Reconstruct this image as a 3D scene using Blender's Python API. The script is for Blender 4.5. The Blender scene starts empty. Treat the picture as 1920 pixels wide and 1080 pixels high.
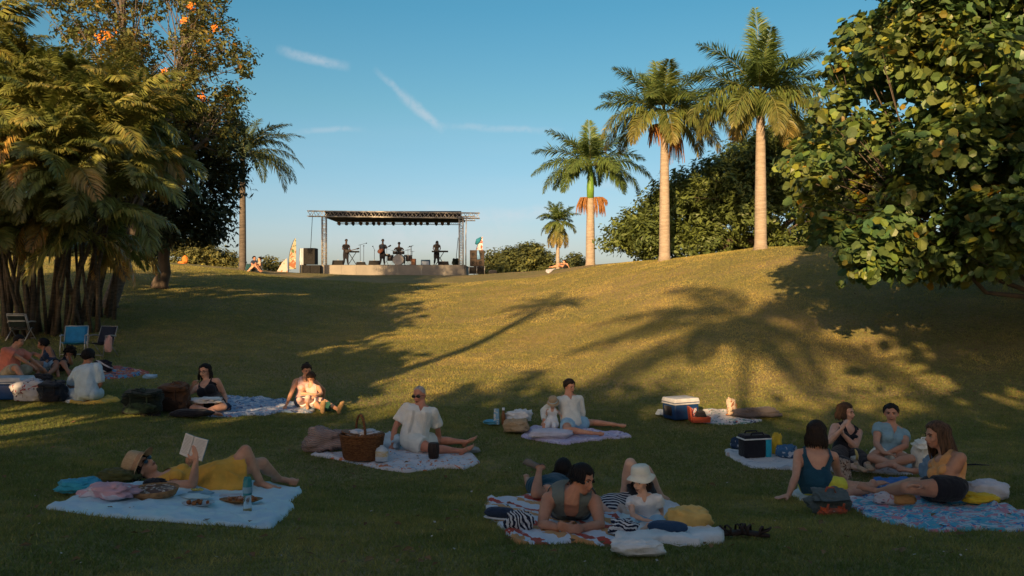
import bpy, bmesh, math, random, time
import numpy as np
from mathutils import Vector, Matrix, noise as mnoise
T0 = time.time()
random.seed(7); np.random.seed(7)
R = math.radians
sc = bpy.context.scene
col = sc.collection
# ------------------------------------------------------------------ camera, sky, sun, exposure
F, CU, CV = 1500.0, 960.0, 540.0        # focal length and centre in photograph pixels
CZ = 2.25                                # eye height above the valley floor
cam_d = bpy.data.cameras.new('camera'); cam = bpy.data.objects.new('camera', cam_d); col.objects.link(cam)
cam.location = (0, 0, CZ); cam.rotation_euler = (R(90), 0, 0)
cam_d.sensor_width = 36; cam_d.lens = 36 * F / 1920; cam_d.clip_start = 0.1; cam_d.clip_end = 3000
sc.camera = cam
SUN_AZ, SUN_EL = R(17), R(16)            # shadows run away from the camera, 17 degrees to the right
SUN = Vector((-math.sin(SUN_AZ) * math.cos(SUN_EL), -math.cos(SUN_AZ) * math.cos(SUN_EL), math.sin(SUN_EL)))
w = bpy.data.worlds.new('World'); sc.world = w; w.use_nodes = True
nt = w.node_tree; nt.nodes.clear(); N = nt.nodes.new; L = nt.links.new
sky = N('ShaderNodeTexSky'); sky.sky_type = 'NISHITA'; sky.sun_disc = False
sky.sun_elevation = SUN_EL; sky.sun_rotation = math.atan2(SUN.x, SUN.y)
sky.air_density = 1.0; sky.dust_density = 1.2; sky.ozone_density = 1.6
bg = N('ShaderNodeBackground'); bg.inputs[1].default_value = 0.052
out = N('ShaderNodeOutputWorld')
# thin high clouds, mapped by view direction (they belong to the sky, not to the lens)
tc = N('ShaderNodeTexCoord'); sep = N('ShaderNodeSeparateXYZ'); L(tc.outputs['Generated'], sep.inputs[0])
def wmath(op, a, b=None, c=None, clamp=False):
    n = N('ShaderNodeMath'); n.operation = op; n.use_clamp = clamp
    for i, q in enumerate((a, b, c)):
        if q is None: continue
        if isinstance(q, (int, float)): n.inputs[i].default_value = q
        else: L(q, n.inputs[i])
    return n.outputs[0]
X, Y, Z = sep.outputs
def wisp(u0, v0, u1, v1, width, seed, strength):
    """a streak of cirrus between two directions of the sky"""
    d0 = Vector(((u0 - CU) / F, 1, (CV - v0) / F)).normalized(); d1 = Vector(((u1 - CU) / F, 1, (CV - v1) / F)).normalized()
    t = (d1 - d0); ln = t.length; t.normalize(); n = d0.cross(t).normalized(); m = (d0 + d1) / 2
    def dot(vv):
        k = N('ShaderNodeVectorMath'); k.operation = 'DOT_PRODUCT'; L(tc.outputs['Generated'], k.inputs[0]); k.inputs[1].default_value = vv
        return k.outputs['Value']
    ns = N('ShaderNodeTexNoise'); ns.inputs['Scale'].default_value = 26; ns.inputs['Detail'].default_value = 5
    mp = N('ShaderNodeMapping'); mp.inputs['Location'].default_value = (seed, seed * 2, 0); L(tc.outputs['Generated'], mp.inputs[0]); L(mp.outputs[0], ns.inputs['Vector'])
    along = wmath('DIVIDE', wmath('SUBTRACT', dot(t), t.dot(m)), ln * 0.5)
    bend = wmath('MULTIPLY', wmath('SUBTRACT', ns.outputs['Fac'], 0.5), width * 1.6)
    across = wmath('DIVIDE', wmath('ADD', dot(n), bend), width)
    taper = wmath('MAXIMUM', wmath('SUBTRACT', 1.0, wmath('MULTIPLY', along, along)), 0.0)
    cross = wmath('MAXIMUM', wmath('SUBTRACT', 1.0, wmath('MULTIPLY', across, across)), 0.0)
    front = wmath('GREATER_THAN', dot(m), 0.5)
    f = wmath('MULTIPLY', wmath('MULTIPLY', taper, wmath('MULTIPLY', cross, cross)), wmath('MULTIPLY', ns.outputs['Fac'], strength * 1.25))
    fn_ = N('ShaderNodeTexNoise'); fn_.inputs['Scale'].default_value = 120; fn_.inputs['Detail'].default_value = 6; L(mp.outputs[0], fn_.inputs['Vector']); f = wmath('MULTIPLY', f, wmath('MULTIPLY_ADD', fn_.outputs['Fac'], 2.6, -.35, clamp=True))
    return wmath('MULTIPLY', f, front)
cl = None
for a in ((515, 92, 660, 128, .008, 1.3, .62), (700, 125, 770, 195, .006, 4.1, .34), (745, 170, 835, 248, .009, 2.2, .62), (540, 248, 690, 240, .005, 8.0, .30),
          (820, 235, 1060, 247, .006, 5.2, .32), (820, 410, 1130, 392, .012, 9.1, .38), (580, 470, 1000, 430, .035, 3.7, .40), (1090, 350, 1230, 345, .01, 6.6, .2)):
    q = wisp(*a); cl = q if cl is None else wmath('ADD', cl, q)
# faint broad veil near the horizon
mp = N('ShaderNodeMapping'); mp.inputs['Scale'].default_value = (1.5, 1.5, 14); L(tc.outputs['Generated'], mp.inputs[0])
vn = N('ShaderNodeTexNoise'); vn.inputs['Scale'].default_value = 2.2; vn.inputs['Detail'].default_value = 4; L(mp.outputs[0], vn.inputs['Vector'])
veil = wmath('MULTIPLY', wmath('SUBTRACT', vn.outputs['Fac'], 0.42, clamp=True), 0.55)
vh = wmath('SUBTRACT', 1.0, wmath('MULTIPLY', wmath('ABSOLUTE', Z), 4.5), clamp=True)
cl = wmath('MINIMUM', wmath('ADD', cl, wmath('MULTIPLY', veil, vh)), 0.8)
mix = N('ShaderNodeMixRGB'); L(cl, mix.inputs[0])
teal = N('ShaderNodeMixRGB'); teal.blend_type = 'MULTIPLY'; teal.inputs[0].default_value = 1; grad = N('ShaderNodeValToRGB'); L(Z, grad.inputs[0]); ge = grad.color_ramp.elements; ge[0].position = .05; ge[0].color = (1.02, 1.06, 1.30, 1); ge[1].position = .22; ge[1].color = (.73, 1.13, 1.10, 1); g3 = ge.new(.33); g3.color = (.51, 1.12, 1.15, 1); warm_fill = wmath('MULTIPLY_ADD', Y, -1.1, .25, clamp=True); gm_ = N('ShaderNodeMixRGB'); L(warm_fill, gm_.inputs[0]); L(grad.outputs[0], gm_.inputs[1]); gm_.inputs[2].default_value = (1.6, 1.34, 1.2, 1); L(gm_.outputs[0], teal.inputs[2]); L(sky.outputs[0], teal.inputs[1]); L(teal.outputs[0], mix.inputs[1])  # sky behind the camera made brighter and warmer, as added fill for the shade
mix.inputs[2].default_value = (7.0, 6.9, 7.2, 1)
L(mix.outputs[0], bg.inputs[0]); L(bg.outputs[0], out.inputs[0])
sd = bpy.data.lights.new('sun', 'SUN'); so = bpy.data.objects.new('sun', sd); col.objects.link(so)
sd.energy = 4.3; sd.angle = R(0.6); sd.color = (1.0, 0.66, 0.33)
so.rotation_euler = SUN.to_track_quat('Z', 'Y').to_euler(); so.location = SUN * 60
sc.view_settings.view_transform = 'Standard'; sc.view_settings.look = 'None'
sc.view_settings.exposure = 1.0; sc.view_settings.gamma = 1.0; sc.view_settings.use_curve_mapping = False
sc.cycles.max_bounces = 6; sc.cycles.diffuse_bounces = 3; sc.cycles.transparent_max_bounces = 6
# ------------------------------------------------------------------ terrain function
COLU = np.array([-1500, -400, 0, 200, 450, 560, 700, 870, 1000, 1107, 1245, 1425, 1550, 1700, 1920, 2400, 3400.])
CRV  = np.array([470, 470, 478, 482, 503, 512, 516, 515, 509, 496, 486, 463, 458, 452, 440, 430, 430.])
CRD  = np.array([42, 44, 45, 45, 46, 50, 52, 52, 50, 47, 39, 34.5, 33, 31, 29, 27, 27.])
VAL  = np.array([-1.8, -1.85, -1.92, -1.95, -2.12, -2.18, -2.24, -2.26, -2.26, -2.26, -2.28, -2.28, -2.28, -2.22, -2.15, -2.0, -2.0])
COLA = (COLU - CU) / F
CRZ = (CV - CRV) / F * CRD
def smooth(t): t = np.clip(t, 0, 1); return t * t * (3 - 2 * t)
def H(x, y):
    x = np.asarray(x, float); y = np.asarray(y, float)
    a = np.clip(x / np.maximum(y, 7.0), -1.6, 1.6)
    zc = np.interp(a, COLA, CRZ); dc = np.interp(a, COLA, CRD); zv = np.interp(a, COLA, VAL)
    near = -1.55 + (zv + 1.55) * smooth((y - 2.5) / 7.5)
    up = (zc - zv) * smooth((y - 12.3) / (dc - 12.3 + 1.5)) * 1.0
    z = near + up
    past = np.maximum(y - dc - 2, 0)
    z = z - np.minimum(past * 0.045, 2.6) * smooth(past / 6) 
    z = z + 0.03 * np.sin(x * 0.7 + 1) * np.sin(y * 0.53 + x * 0.2) * smooth((y - 8) / 8)
    return z + CZ
def Hs(x, y): return float(H(x, y))
def ray(u, v, d): return Vector(((u - CU) / F * d, d, CZ + (CV - v) / F * d))
def at(u, v, lift=0.0):
    """the point of the ground seen at photograph pixel (u, v)"""
    ds = np.arange(3, 75, 0.04); p = H((u - CU) / F * ds, ds) - (CZ + (CV - v) / F * ds)
    i = np.argmax(p >= 0)
    if p[i] < 0: i = len(ds) - 1
    d = float(ds[i]); return Vector(((u - CU) / F * d, d, Hs((u - CU) / F * d, d) + lift))
def gnd(x, y, lift=0.0): return Vector((x, y, Hs(x, y) + lift))
# ------------------------------------------------------------------ mesh helpers
class MB:
    """collects geometry and links it as one mesh object"""
    def __init__(s): s.v = []; s.f = []; s.m = []; s.c = []; s.n = 0
    def add(s, v, f, mi=0, c=None):
        v = np.asarray(v, float).reshape(-1, 3); s.v.append(v)
        s.c.append(np.tile(c if c is not None else (1, 1, 1), (len(v), 1)) if c is None or np.ndim(c) == 1 else np.asarray(c))
        for q in f: s.f.append(tuple(i + s.n for i in q)); s.m.append(mi)
        s.n += len(v); return s
    def box(s, c, size, rz=0, mi=0, rot=None, taper=1.0):
        c = Vector(c); hx, hy, hz = [q / 2 for q in size]
        M = rot if rot is not None else Matrix.Rotation(rz, 3, 'Z')
        vs = []
        for z, k in ((-hz, 1), (hz, taper)):
            for x, y in ((-hx, -hy), (hx, -hy), (hx, hy), (-hx, hy)): vs.append(c + M @ Vector((x * k, y * k, z)))
        return s.add(vs, [(3, 2, 1, 0), (4, 5, 6, 7), (0, 1, 5, 4), (1, 2, 6, 5), (2, 3, 7, 6), (3, 0, 4, 7)], mi)
    def tube(s, pts, rad, seg=8, mi=0, caps=True, flat=1.0, cols=None):
        pts = [Vector(p) for p in pts]; n = len(pts)
        if not hasattr(rad, '__len__'): rad = [rad] * n
        vs = []; fs = []; prev = None
        for i, p in enumerate(pts):
            t = (pts[min(i + 1, n - 1)] - pts[max(i - 1, 0)])
            t = t.normalized() if t.length > 1e-9 else Vector((0, 0, 1))
            a = prev if prev is not None else (Vector((1, 0, 0)) if abs(t.x) < .9 else Vector((0, 1, 0)))
            a = (a - t * a.dot(t)).normalized(); prev = a; b = t.cross(a)
            for k in range(seg):
                th = 2 * math.pi * k / seg; vs.append(p + (a * math.cos(th) + b * math.sin(th) * flat) * rad[i])
        for i in range(n - 1):
            for k in range(seg):
                k2 = (k + 1) % seg; fs.append((i * seg + k, i * seg + k2, (i + 1) * seg + k2, (i + 1) * seg + k))
        if caps: fs.append(tuple(range(seg - 1, -1, -1))); fs.append(tuple((n - 1) * seg + k for k in range(seg)))
        c = None
        if cols is not None: c = np.repeat(np.asarray(cols, float), seg, axis=0)
        return s.add(vs, fs, mi, c)
    def lathe(s, c, prof, seg=16, mi=0, rot=None, sx=1.0, sy=1.0, caps=True):
        """prof: list of (radius, z)"""
        c = Vector(c); M = rot if rot is not None else Matrix.Identity(3); vs = []; fs = []
        for r, z in prof:
            for k in range(seg):
                th = 2 * math.pi * k / seg; vs.append(c + M @ Vector((r * sx * math.cos(th), r * sy * math.sin(th), z)))
        for i in range(len(prof) - 1):
            for k in range(seg):
                k2 = (k + 1) % seg; fs.append((i * seg + k, i * seg + k2, (i + 1) * seg + k2, (i + 1) * seg + k))
        if caps: fs.append(tuple(range(seg - 1, -1, -1))); fs.append(tuple((len(prof) - 1) * seg + k for k in range(seg)))
        return s.add(vs, fs, mi)
    def ell(s, c, r, rot=None, seg=14, rings=9, mi=0, bumps=0.0, seed=0):
        c = Vector(c); M = rot if rot is not None else Matrix.Identity(3); vs = []; fs = []
        for i in range(rings + 1):
            ph = math.pi * i / rings
            for k in range(seg):
                th = 2 * math.pi * k / seg
                q = Vector((math.sin(ph) * math.cos(th), math.sin(ph) * math.sin(th), math.cos(ph)))
                g = 1 + (bumps * mnoise.noise(q * 1.9 + Vector((seed, seed * .7, 0))) if bumps else 0)
                vs.append(c + M @ Vector((q.x * r[0] * g, q.y * r[1] * g, q.z * r[2] * g)))
        for i in range(rings):
            for k in range(seg):
                k2 = (k + 1) % seg; fs.append((i * seg + k, (i + 1) * seg + k, (i + 1) * seg + k2, i * seg + k2))
        return s.add(vs, fs, mi)
    def mesh(s, name, mats, smooth=True):
        V = np.concatenate(s.v) if s.v else np.zeros((0, 3))
        me = bpy.data.meshes.new(name); me.from_pydata(V.tolist(), [], s.f); 
        for m in (mats if isinstance(mats, (list, tuple)) else [mats]): me.materials.append(m)
        if s.f:
            me.polygons.foreach_set('material_index', s.m)
            me.polygons.foreach_set('use_smooth', [smooth] * len(s.f))
        C = np.concatenate(s.c)
        at_ = me.color_attributes.new('tint', 'FLOAT_COLOR', 'POINT')
        at_.data.foreach_set('color', np.hstack([C, np.ones((len(C), 1))]).ravel().astype(np.float32))
        me.update(); return me
    def build(s, name, mats, parent=None, smooth=True, loc=None, local=False):
        me = s.mesh(name, mats, smooth); o = bpy.data.objects.new(name, me); col.objects.link(o)
        if parent is not None:
            o.parent = parent
            if not local: o.matrix_parent_inverse = pinv(parent)
        if loc is not None: o.location = loc
        return o
def pinv(p):
    M = Matrix.LocRotScale(p.location, p.rotation_euler, p.scale)
    while p.parent is not None:
        M = p.matrix_parent_inverse @ M; p = p.parent
        M = Matrix.LocRotScale(p.location, p.rotation_euler, p.scale) @ M
    return M.inverted()
def np_mesh(name, V, Fa, mats, tint=None, mi=None, smooth=False):
    """fast mesh from arrays; Fa is (n, 3) or (n, 4)"""
    me = bpy.data.meshes.new(name); V = np.ascontiguousarray(V, dtype=np.float32); Fa = np.ascontiguousarray(Fa, dtype=np.int32)
    n, k = Fa.shape
    me.vertices.add(len(V)); me.vertices.foreach_set('co', V.ravel())
    me.loops.add(n * k); me.loops.foreach_set('vertex_index', Fa.ravel())
    me.polygons.add(n); me.polygons.foreach_set('loop_start', np.arange(0, n * k, k, dtype=np.int32))
    try: me.polygons.foreach_set('loop_total', np.full(n, k, dtype=np.int32))
    except Exception: pass
    for m in (mats if isinstance(mats, (list, tuple)) else [mats]): me.materials.append(m)
    if mi is not None: me.polygons.foreach_set('material_index', np.asarray(mi, dtype=np.int32))
    me.polygons.foreach_set('use_smooth', np.full(n, smooth, dtype=bool))
    me.update(calc_edges=True)
    if tint is not None:
        at_ = me.color_attributes.new('tint', 'FLOAT_COLOR', 'POINT')
        at_.data.foreach_set('color', np.hstack([tint, np.ones((len(tint), 1))]).ravel().astype(np.float32))
    return me
def link(name, me, parent=None, loc=None, rot=None):
    o = bpy.data.objects.new(name, me); col.objects.link(o)
    if loc is not None: o.location = loc
    if rot is not None: o.rotation_euler = rot
    if parent is not None: o.parent = parent
    return o
def tag(o, label=None, cat=None, group=None, kind=None):
    if label: o['label'] = label
    if cat: o['category'] = cat
    if group: o['group'] = group
    if kind: o['kind'] = kind
    return o
def thing(name, label, cat, loc=(0, 0, 0), rz=0.0, group=None):
    o = bpy.data.objects.new(name, None); col.objects.link(o); o.empty_display_size = .1
    o.location = loc; o.rotation_euler = (0, 0, rz); return tag(o, label, cat, group)
# ------------------------------------------------------------------ materials
MATS = {}
def mat(name, c, rough=0.8, c2=None, scale=8.0, bump=0.0, bscale=None, metal=0.0, vary=0.12, tint=False, coord='Object', spec=0.3, sheen=0.0, stretch=None, detail=4, trans=0.0, emit=None, wave=None):
    if name in MATS: return MATS[name]
    m = bpy.data.materials.new(name); m.use_nodes = True; t = m.node_tree; b = t.nodes['Principled BSDF']
    n_ = t.nodes.new; l_ = t.links.new
    b.inputs['Roughness'].default_value = rough; b.inputs['Metallic'].default_value = metal
    b.inputs['Specular IOR Level'].default_value = spec
    if sheen: b.inputs['Sheen Weight'].default_value = sheen
    if trans: b.inputs['Transmission Weight'].default_value = trans
    co = n_('ShaderNodeTexCoord'); mp_ = n_('ShaderNodeMapping'); l_(co.outputs[coord], mp_.inputs[0])
    if stretch: mp_.inputs['Scale'].default_value = stretch
    ns = n_('ShaderNodeTexNoise'); ns.inputs['Scale'].default_value = scale; ns.inputs['Detail'].default_value = detail; l_(mp_.outputs[0], ns.inputs['Vector'])
    c2 = c2 if c2 is not None else [q * (1 - 2.2 * vary) for q in c]; c1 = c if len(c) else c
    rp = n_('ShaderNodeValToRGB'); rp.color_ramp.elements[0].position = .33; rp.color_ramp.elements[1].position = .67
    rp.color_ramp.elements[0].color = (*c2, 1); rp.color_ramp.elements[1].color = (*c1, 1); l_(ns.outputs['Fac'], rp.inputs[0])
    last = rp.outputs[0]
    if tint:
        a_ = n_('ShaderNodeVertexColor'); a_.layer_name = 'tint'
        mx = n_('ShaderNodeMixRGB'); mx.blend_type = 'MULTIPLY'; mx.inputs[0].default_value = 1; l_(last, mx.inputs[1]); l_(a_.outputs[0], mx.inputs[2]); last = mx.outputs[0]
    l_(last, b.inputs['Base Color'])
    if bump:
        n2 = n_('ShaderNodeTexNoise'); n2.inputs['Scale'].default_value = bscale or scale * 3; n2.inputs['Detail'].default_value = 3; l_(mp_.outputs[0], n2.inputs['Vector'])
        bp = n_('ShaderNodeBump'); bp.inputs['Strength'].default_value = bump; bp.inputs['Distance'].default_value = .02; l_(n2.outputs['Fac'], bp.inputs['Height']); l_(bp.outputs[0], b.inputs['Normal'])
    MATS[name] = m; return m
def leafmat(name, c, c2, trans=0.35, rough=0.5, scale=1.2, spec=.3):
    """leaf surface: diffuse with light passing through, tinted per leaf by the 'tint' attribute"""
    m = bpy.data.materials.new(name); m.use_nodes = True; t = m.node_tree; t.nodes.remove(t.nodes['Principled BSDF'])
    n_ = t.nodes.new; l_ = t.links.new; o = t.nodes['Material Output']
    b = n_('ShaderNodeBsdfPrincipled'); b.inputs['Roughness'].default_value = rough; b.inputs['Specular IOR Level'].default_value = spec
    tr = n_('ShaderNodeBsdfTranslucent'); ms = n_('ShaderNodeMixShader'); ms.inputs[0].default_value = trans
    co = n_('ShaderNodeTexCoord'); ns = n_('ShaderNodeTexNoise'); ns.inputs['Scale'].default_value = scale; ns.inputs['Detail'].default_value = 3; l_(co.outputs['Object'], ns.inputs['Vector'])
    rp = n_('ShaderNodeValToRGB'); rp.color_ramp.elements[0].position = .35; rp.color_ramp.elements[1].position = .65
    rp.color_ramp.elements[0].color = (*c2, 1); rp.color_ramp.elements[1].color = (*c, 1); l_(ns.outputs['Fac'], rp.inputs[0])
    a_ = n_('ShaderNodeVertexColor'); a_.layer_name = 'tint'
    mx = n_('ShaderNodeMixRGB'); mx.blend_type = 'MULTIPLY'; mx.inputs[0].default_value = 1; l_(rp.outputs[0], mx.inputs[1]); l_(a_.outputs[0], mx.inputs[2])
    l_(mx.outputs[0], b.inputs['Base Color']); l_(mx.outputs[0], tr.inputs[0])
    l_(b.outputs[0], ms.inputs[1]); l_(tr.outputs[0], ms.inputs[2]); l_(ms.outputs[0], o.inputs[0])
    MATS[name] = m; return m
# ------------------------------------------------------------------ the ground
def ground_material():
    m = bpy.data.materials.new('lawn_ground'); m.use_nodes = True; t = m.node_tree; b = t.nodes['Principled BSDF']; n_ = t.nodes.new; l_ = t.links.new
    b.inputs['Roughness'].default_value = .95; b.inputs['Specular IOR Level'].default_value = .1
    co = n_('ShaderNodeTexCoord')
    def nz(s, d, dist=0.0):
        q = n_('ShaderNodeTexNoise'); q.inputs['Scale'].default_value = s; q.inputs['Detail'].default_value = d; q.inputs['Distortion'].default_value = dist; l_(co.outputs['Object'], q.inputs['Vector']); return q.outputs['Fac']
    def ramp(f, p0, p1, a, c):
        r = n_('ShaderNodeValToRGB'); r.color_ramp.elements[0].position = p0; r.color_ramp.elements[1].position = p1; r.color_ramp.elements[0].color = (*a, 1); r.color_ramp.elements[1].color = (*c, 1); l_(f, r.inputs[0]); return r.outputs[0]
    def mx(f, a, c, mode='MIX'):
        q = n_('ShaderNodeMixRGB'); q.blend_type = mode
        if isinstance(f, float): q.inputs[0].default_value = f
        else: l_(f, q.inputs[0])
        l_(a, q.inputs[1]); l_(c, q.inputs[2]); return q.outputs[0]
    fine = ramp(nz(9, 6), .3, .7, (.17, .165, .07), (.30, .27, .12))
    dry = ramp(nz(14, 5), .3, .7, (.26, .19, .10), (.46, .35, .19))
    patch = ramp(nz(.33, 6, .6), .46, .66, (0, 0, 0), (.75, .75, .75))
    patch2 = ramp(nz(1.3, 4, .3), .52, .72, (0, 0, 0), (.5, .5, .5))
    c = mx(patch2, mx(patch, fine, dry), dry)
    speck = ramp(nz(60, 2), .25, .75, (.55, .55, .55), (1.35, 1.3, 1.2))
    l_(mx(1.0, c, speck, 'MULTIPLY'), b.inputs['Base Color'])
    bp = n_('ShaderNodeBump'); bp.inputs['Strength'].default_value = .9; bp.inputs['Distance'].default_value = .06; l_(nz(22, 5), bp.inputs['Height']); l_(bp.outputs[0], b.inputs['Normal'])
    return m
def warp(lo, hi, dense_lo, dense_hi, step, grow=1.18):
    a = list(np.arange(dense_lo, dense_hi + 1e-6, step)); s = step; x = dense_hi
    while x < hi: s *= grow; x += s; a.append(min(x, hi))
    s = step; x = dense_lo; bk = []
    while x > lo: s *= grow; x -= s; bk.append(max(x, lo))
    return np.array(bk[::-1] + a)
gx = warp(-700, 700, -26, 30, .4); gy = warp(-90, 1300, -2, 56, .4)
GX, GY = np.meshgrid(gx, gy); GZ = H(GX, GY)
nx, ny = len(gx), len(gy); idx = np.arange(nx * ny).reshape(ny, nx)
quads = np.stack([idx[:-1, :-1], idx[:-1, 1:], idx[1:, 1:], idx[1:, :-1]], -1).reshape(-1, 4)
ground = link('ground', np_mesh('ground', np.stack([GX, GY, GZ], -1).reshape(-1, 3), quads, ground_material(), smooth=True))
tag(ground, 'mown park lawn dipping to a valley and rising to a grassy hill', None, None, 'structure')
# dry leaves lying on the lawn
rng = np.random.RandomState(11); lv = MB()
leaf_lit = mat('fallen_leaf', (.22, .14, .07), .8, (.12, .07, .03), 3, tint=True, vary=.3)
V = []; Fa = []; tt = []
spots = []
for i in range(620):
    if i < 240: p = at(1560 + rng.rand() * 380, 520 + rng.rand() ** .8 * 240)
    else: p = at(rng.rand() * 1920, 600 + rng.rand() * 470)
    spots.append(p)
for i, p in enumerate(spots):
    s = .018 + .026 * rng.rand(); th = rng.rand() * 6.28; k = len(V)
    ax = np.array([math.cos(th), math.sin(th), (rng.rand() - .5) * .6]) * s; bx = np.array([-math.sin(th), math.cos(th), (rng.rand() - .5) * .8]) * s * .6; c = np.array(p) + (0, 0, .035)
    V += [c - ax, c + bx + (0, 0, .01), c + ax, c - bx + (0, 0, .006)]; Fa += [(k, k + 1, k + 2), (k, k + 2, k + 3)]
    q = (1.4, 1.3, 1.2) if rng.rand() < .25 else (1, .85 + .2 * rng.rand(), .8); tt += [q] * 4
fl = link('fallen_leaves', np_mesh('fallen_leaves', np.array(V), np.array(Fa), leaf_lit, np.array(tt)))
tag(fl, 'scattered dry brown leaves lying on the lawn', 'fallen leaves', None, 'stuff')

# little pale scraps and flowers in the turf
V = []; Fa = []; rng = np.random.RandomState(5)
for i in range(170):
    p = np.array(at(rng.rand() * 1920, 640 + rng.rand() ** 1.3 * 430)) + (0, 0, .036); s = .006 + .012 * rng.rand() ** 2; k = len(V); th = rng.rand() * 6.28
    a = np.array([math.cos(th), math.sin(th), .2]) * s; b_ = np.array([-math.sin(th), math.cos(th), .35]) * s * .8; V += [p - a, p + b_, p + a, p - b_]; Fa += [(k, k + 1, k + 2), (k, k + 2, k + 3)]
tag(link('daisies', np_mesh('daisies', np.array(V), np.array(Fa), mat('pale_petal', (.55, .50, .45), .8))), 'tiny pale flowers and scraps dotted over the turf', 'flowers', None, 'stuff')
# ------------------------------------------------------------------ palms
M_FROND = leafmat('palm_leaflet', (.145, .20, .06), (.10, .155, .05), .3, .45, 2.0, .35)
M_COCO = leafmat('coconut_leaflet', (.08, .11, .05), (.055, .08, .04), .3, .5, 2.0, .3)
M_ARECA = leafmat('areca_leaflet', (.30, .30, .085), (.13, .165, .045), .35, .36, 1.2, .5)
M_RACHIS = mat('frond_stalk', (.20, .21, .07), .6, (.14, .13, .05), 4)
M_ROYAL = mat('royal_palm_bark', (.40, .33, .26), .85, (.27, .22, .17), 1.5, bump=.4, bscale=9, stretch=(2, 2, 14))
M_PBARK = mat('palm_bark', (.15, .125, .10), .9, (.08, .068, .055), 2.0, bump=.6, bscale=7, stretch=(2, 2, 9))
M_CROWNSHAFT = mat('crownshaft_green', (.16, .30, .04), .45, (.11, .22, .04), 2)
M_SEEDS = mat('flower_spike', (.34, .16, .05), .85, (.22, .10, .035), 9)
def frond_mesh(name, length, el0, el1, n, leaf, gm, brown=0.0, plum=0.5, side_droop=.35, seed=0, wid=.03, curl=1.2, twist=0.0):
    """a pinnate frond leaving the origin along +X at elevation el0 and ending at el1 (degrees)"""
    rng = np.random.RandomState(seed); K = 14; s = np.linspace(0, 1, K + 1)
    el = np.radians(el0 + (el1 - el0) * s ** curl); az = np.cumsum(rng.randn(K + 1) * .012) + twist * s ** 2
    d = np.stack([np.cos(el) * np.cos(az), np.cos(el) * np.sin(az), np.sin(el)], -1)
    P = np.concatenate([np.zeros((1, 3)), np.cumsum(d[:-1] * length / K, 0)])
    t = np.linspace(.13, .995, n); t = np.concatenate([t, t]); side = np.concatenate([np.ones(n), -np.ones(n)])
    t = np.clip(t + rng.randn(2 * n) * .006, .1, 1)
    p = np.stack([np.interp(t, s, P[:, i]) for i in range(3)], -1); dd = np.stack([np.interp(t, s, d[:, i]) for i in range(3)], -1)
    dd /= np.linalg.norm(dd, axis=1)[:, None]
    a_ = np.interp(t, s, az); sv = np.stack([-np.sin(a_), np.cos(a_), 0 * t], -1) * side[:, None]; up = np.cross(dd, np.stack([-np.sin(a_), np.cos(a_), 0 * t], -1)) 
    prof = np.sin(np.clip((t - .02) / .98, 0, 1) ** .75 * math.pi * .9 + .22) ** .7
    prof = np.clip(prof, .2, 1); Ln = leaf * prof * (.85 + .3 * rng.rand(2 * n))
    u = rng.randn(2 * n) * plum
    dirv = sv * .85 + dd * (.45 + .45 * t[:, None]) + up * (u * .8 + .18)[:, None]
    dirv /= np.linalg.norm(dirv, axis=1)[:, None]
    g_ = np.zeros((2 * n, 3)); g_[:, 2] = -1
    mid = p + dirv * (Ln * .45)[:, None] + g_ * (Ln * side_droop * .12)[:, None]
    d2 = dirv + g_ * (side_droop * (1 + .5 * rng.rand(2 * n)))[:, None]; d2 /= np.linalg.norm(d2, axis=1)[:, None]
    tip = mid + d2 * (Ln * .55)[:, None]
    wv = np.cross(dirv, up + rng.randn(2 * n, 3) * .25); wv /= np.linalg.norm(wv, axis=1)[:, None] + 1e-9
    wd = wid * (.7 + .6 * rng.rand(2 * n))[:, None] * (.5 + .5 * prof)[:, None]
    V = np.stack([p, mid - wv * wd / 2, mid + wv * wd / 2, tip], 1).reshape(-1, 3)
    b = np.arange(2 * n) * 4
    Fa = np.concatenate([np.stack([b, b + 1, b + 2], -1), np.stack([b + 1, b + 3, b + 2], -1)])
    base = (np.array([.95, 1.0, .9]) * (.75 + .5 * rng.rand(2 * n))[:, None])
    br = np.clip(brown * 1.25 * (.08 + 1.1 * t ** 1.6) + rng.randn(2 * n) * .12 * (brown > 0), 0, 1)[:, None]
    tt = base * (1 - br) + np.array([2.2, 1.15, 1.0]) * br * (.7 + .5 * rng.rand(2 * n))[:, None]
    T = np.stack([tt, tt, tt, tt + .04 * np.array([3, 1.5, .5])], 1).reshape(-1, 3)
    mi = [0] * len(Fa)
    # rachis, a tapering three sided stalk
    w0 = .035 * length / 3.8; vs = []
    for i in range(K + 1):
        r = w0 * (1 - .88 * s[i]); sd_ = np.array([-math.sin(az[i]), math.cos(az[i]), 0]); u_ = np.cross(d[i], sd_)
        vs += [P[i] + sd_ * r, P[i] - sd_ * r, P[i] - u_ * r * 1.2]
    k0 = len(V); V = np.concatenate([V, np.array(vs)]); T = np.concatenate([T, np.ones((len(vs), 3))]); fr = []
    for i in range(K):
        for q in range(3):
            a = k0 + i * 3 + q; c = k0 + i * 3 + (q + 1) % 3; fr += [(a, c, c + 3), (a, c + 3, a + 3)]
    Fa = np.concatenate([Fa, np.array(fr)]); mi = mi + [1] * len(fr)
    return np_mesh(name, V, Fa, [gm, M_RACHIS], T, mi)
def trunk_tube(mb, base, top, r0, r1, bulge=0.0, lean=(0, 0), n=12, seg=14, mi=0, flare=.35):
    pts = []; rr = []
    for i in range(n + 1):
        t = i / n; p = Vector(base).lerp(Vector(top), t)
        p.x += lean[0] * math.sin(t * math.pi); p.y += lean[1] * math.sin(t * math.pi)
        pts.append(p); rr.append((r0 + (r1 - r0) * t) * (1 + bulge * math.sin(t * math.pi)) + r0 * flare * max(0, 1 - t * n / 1.3) ** 2)
    mb.tube(pts, rr, seg, mi); return pts
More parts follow.
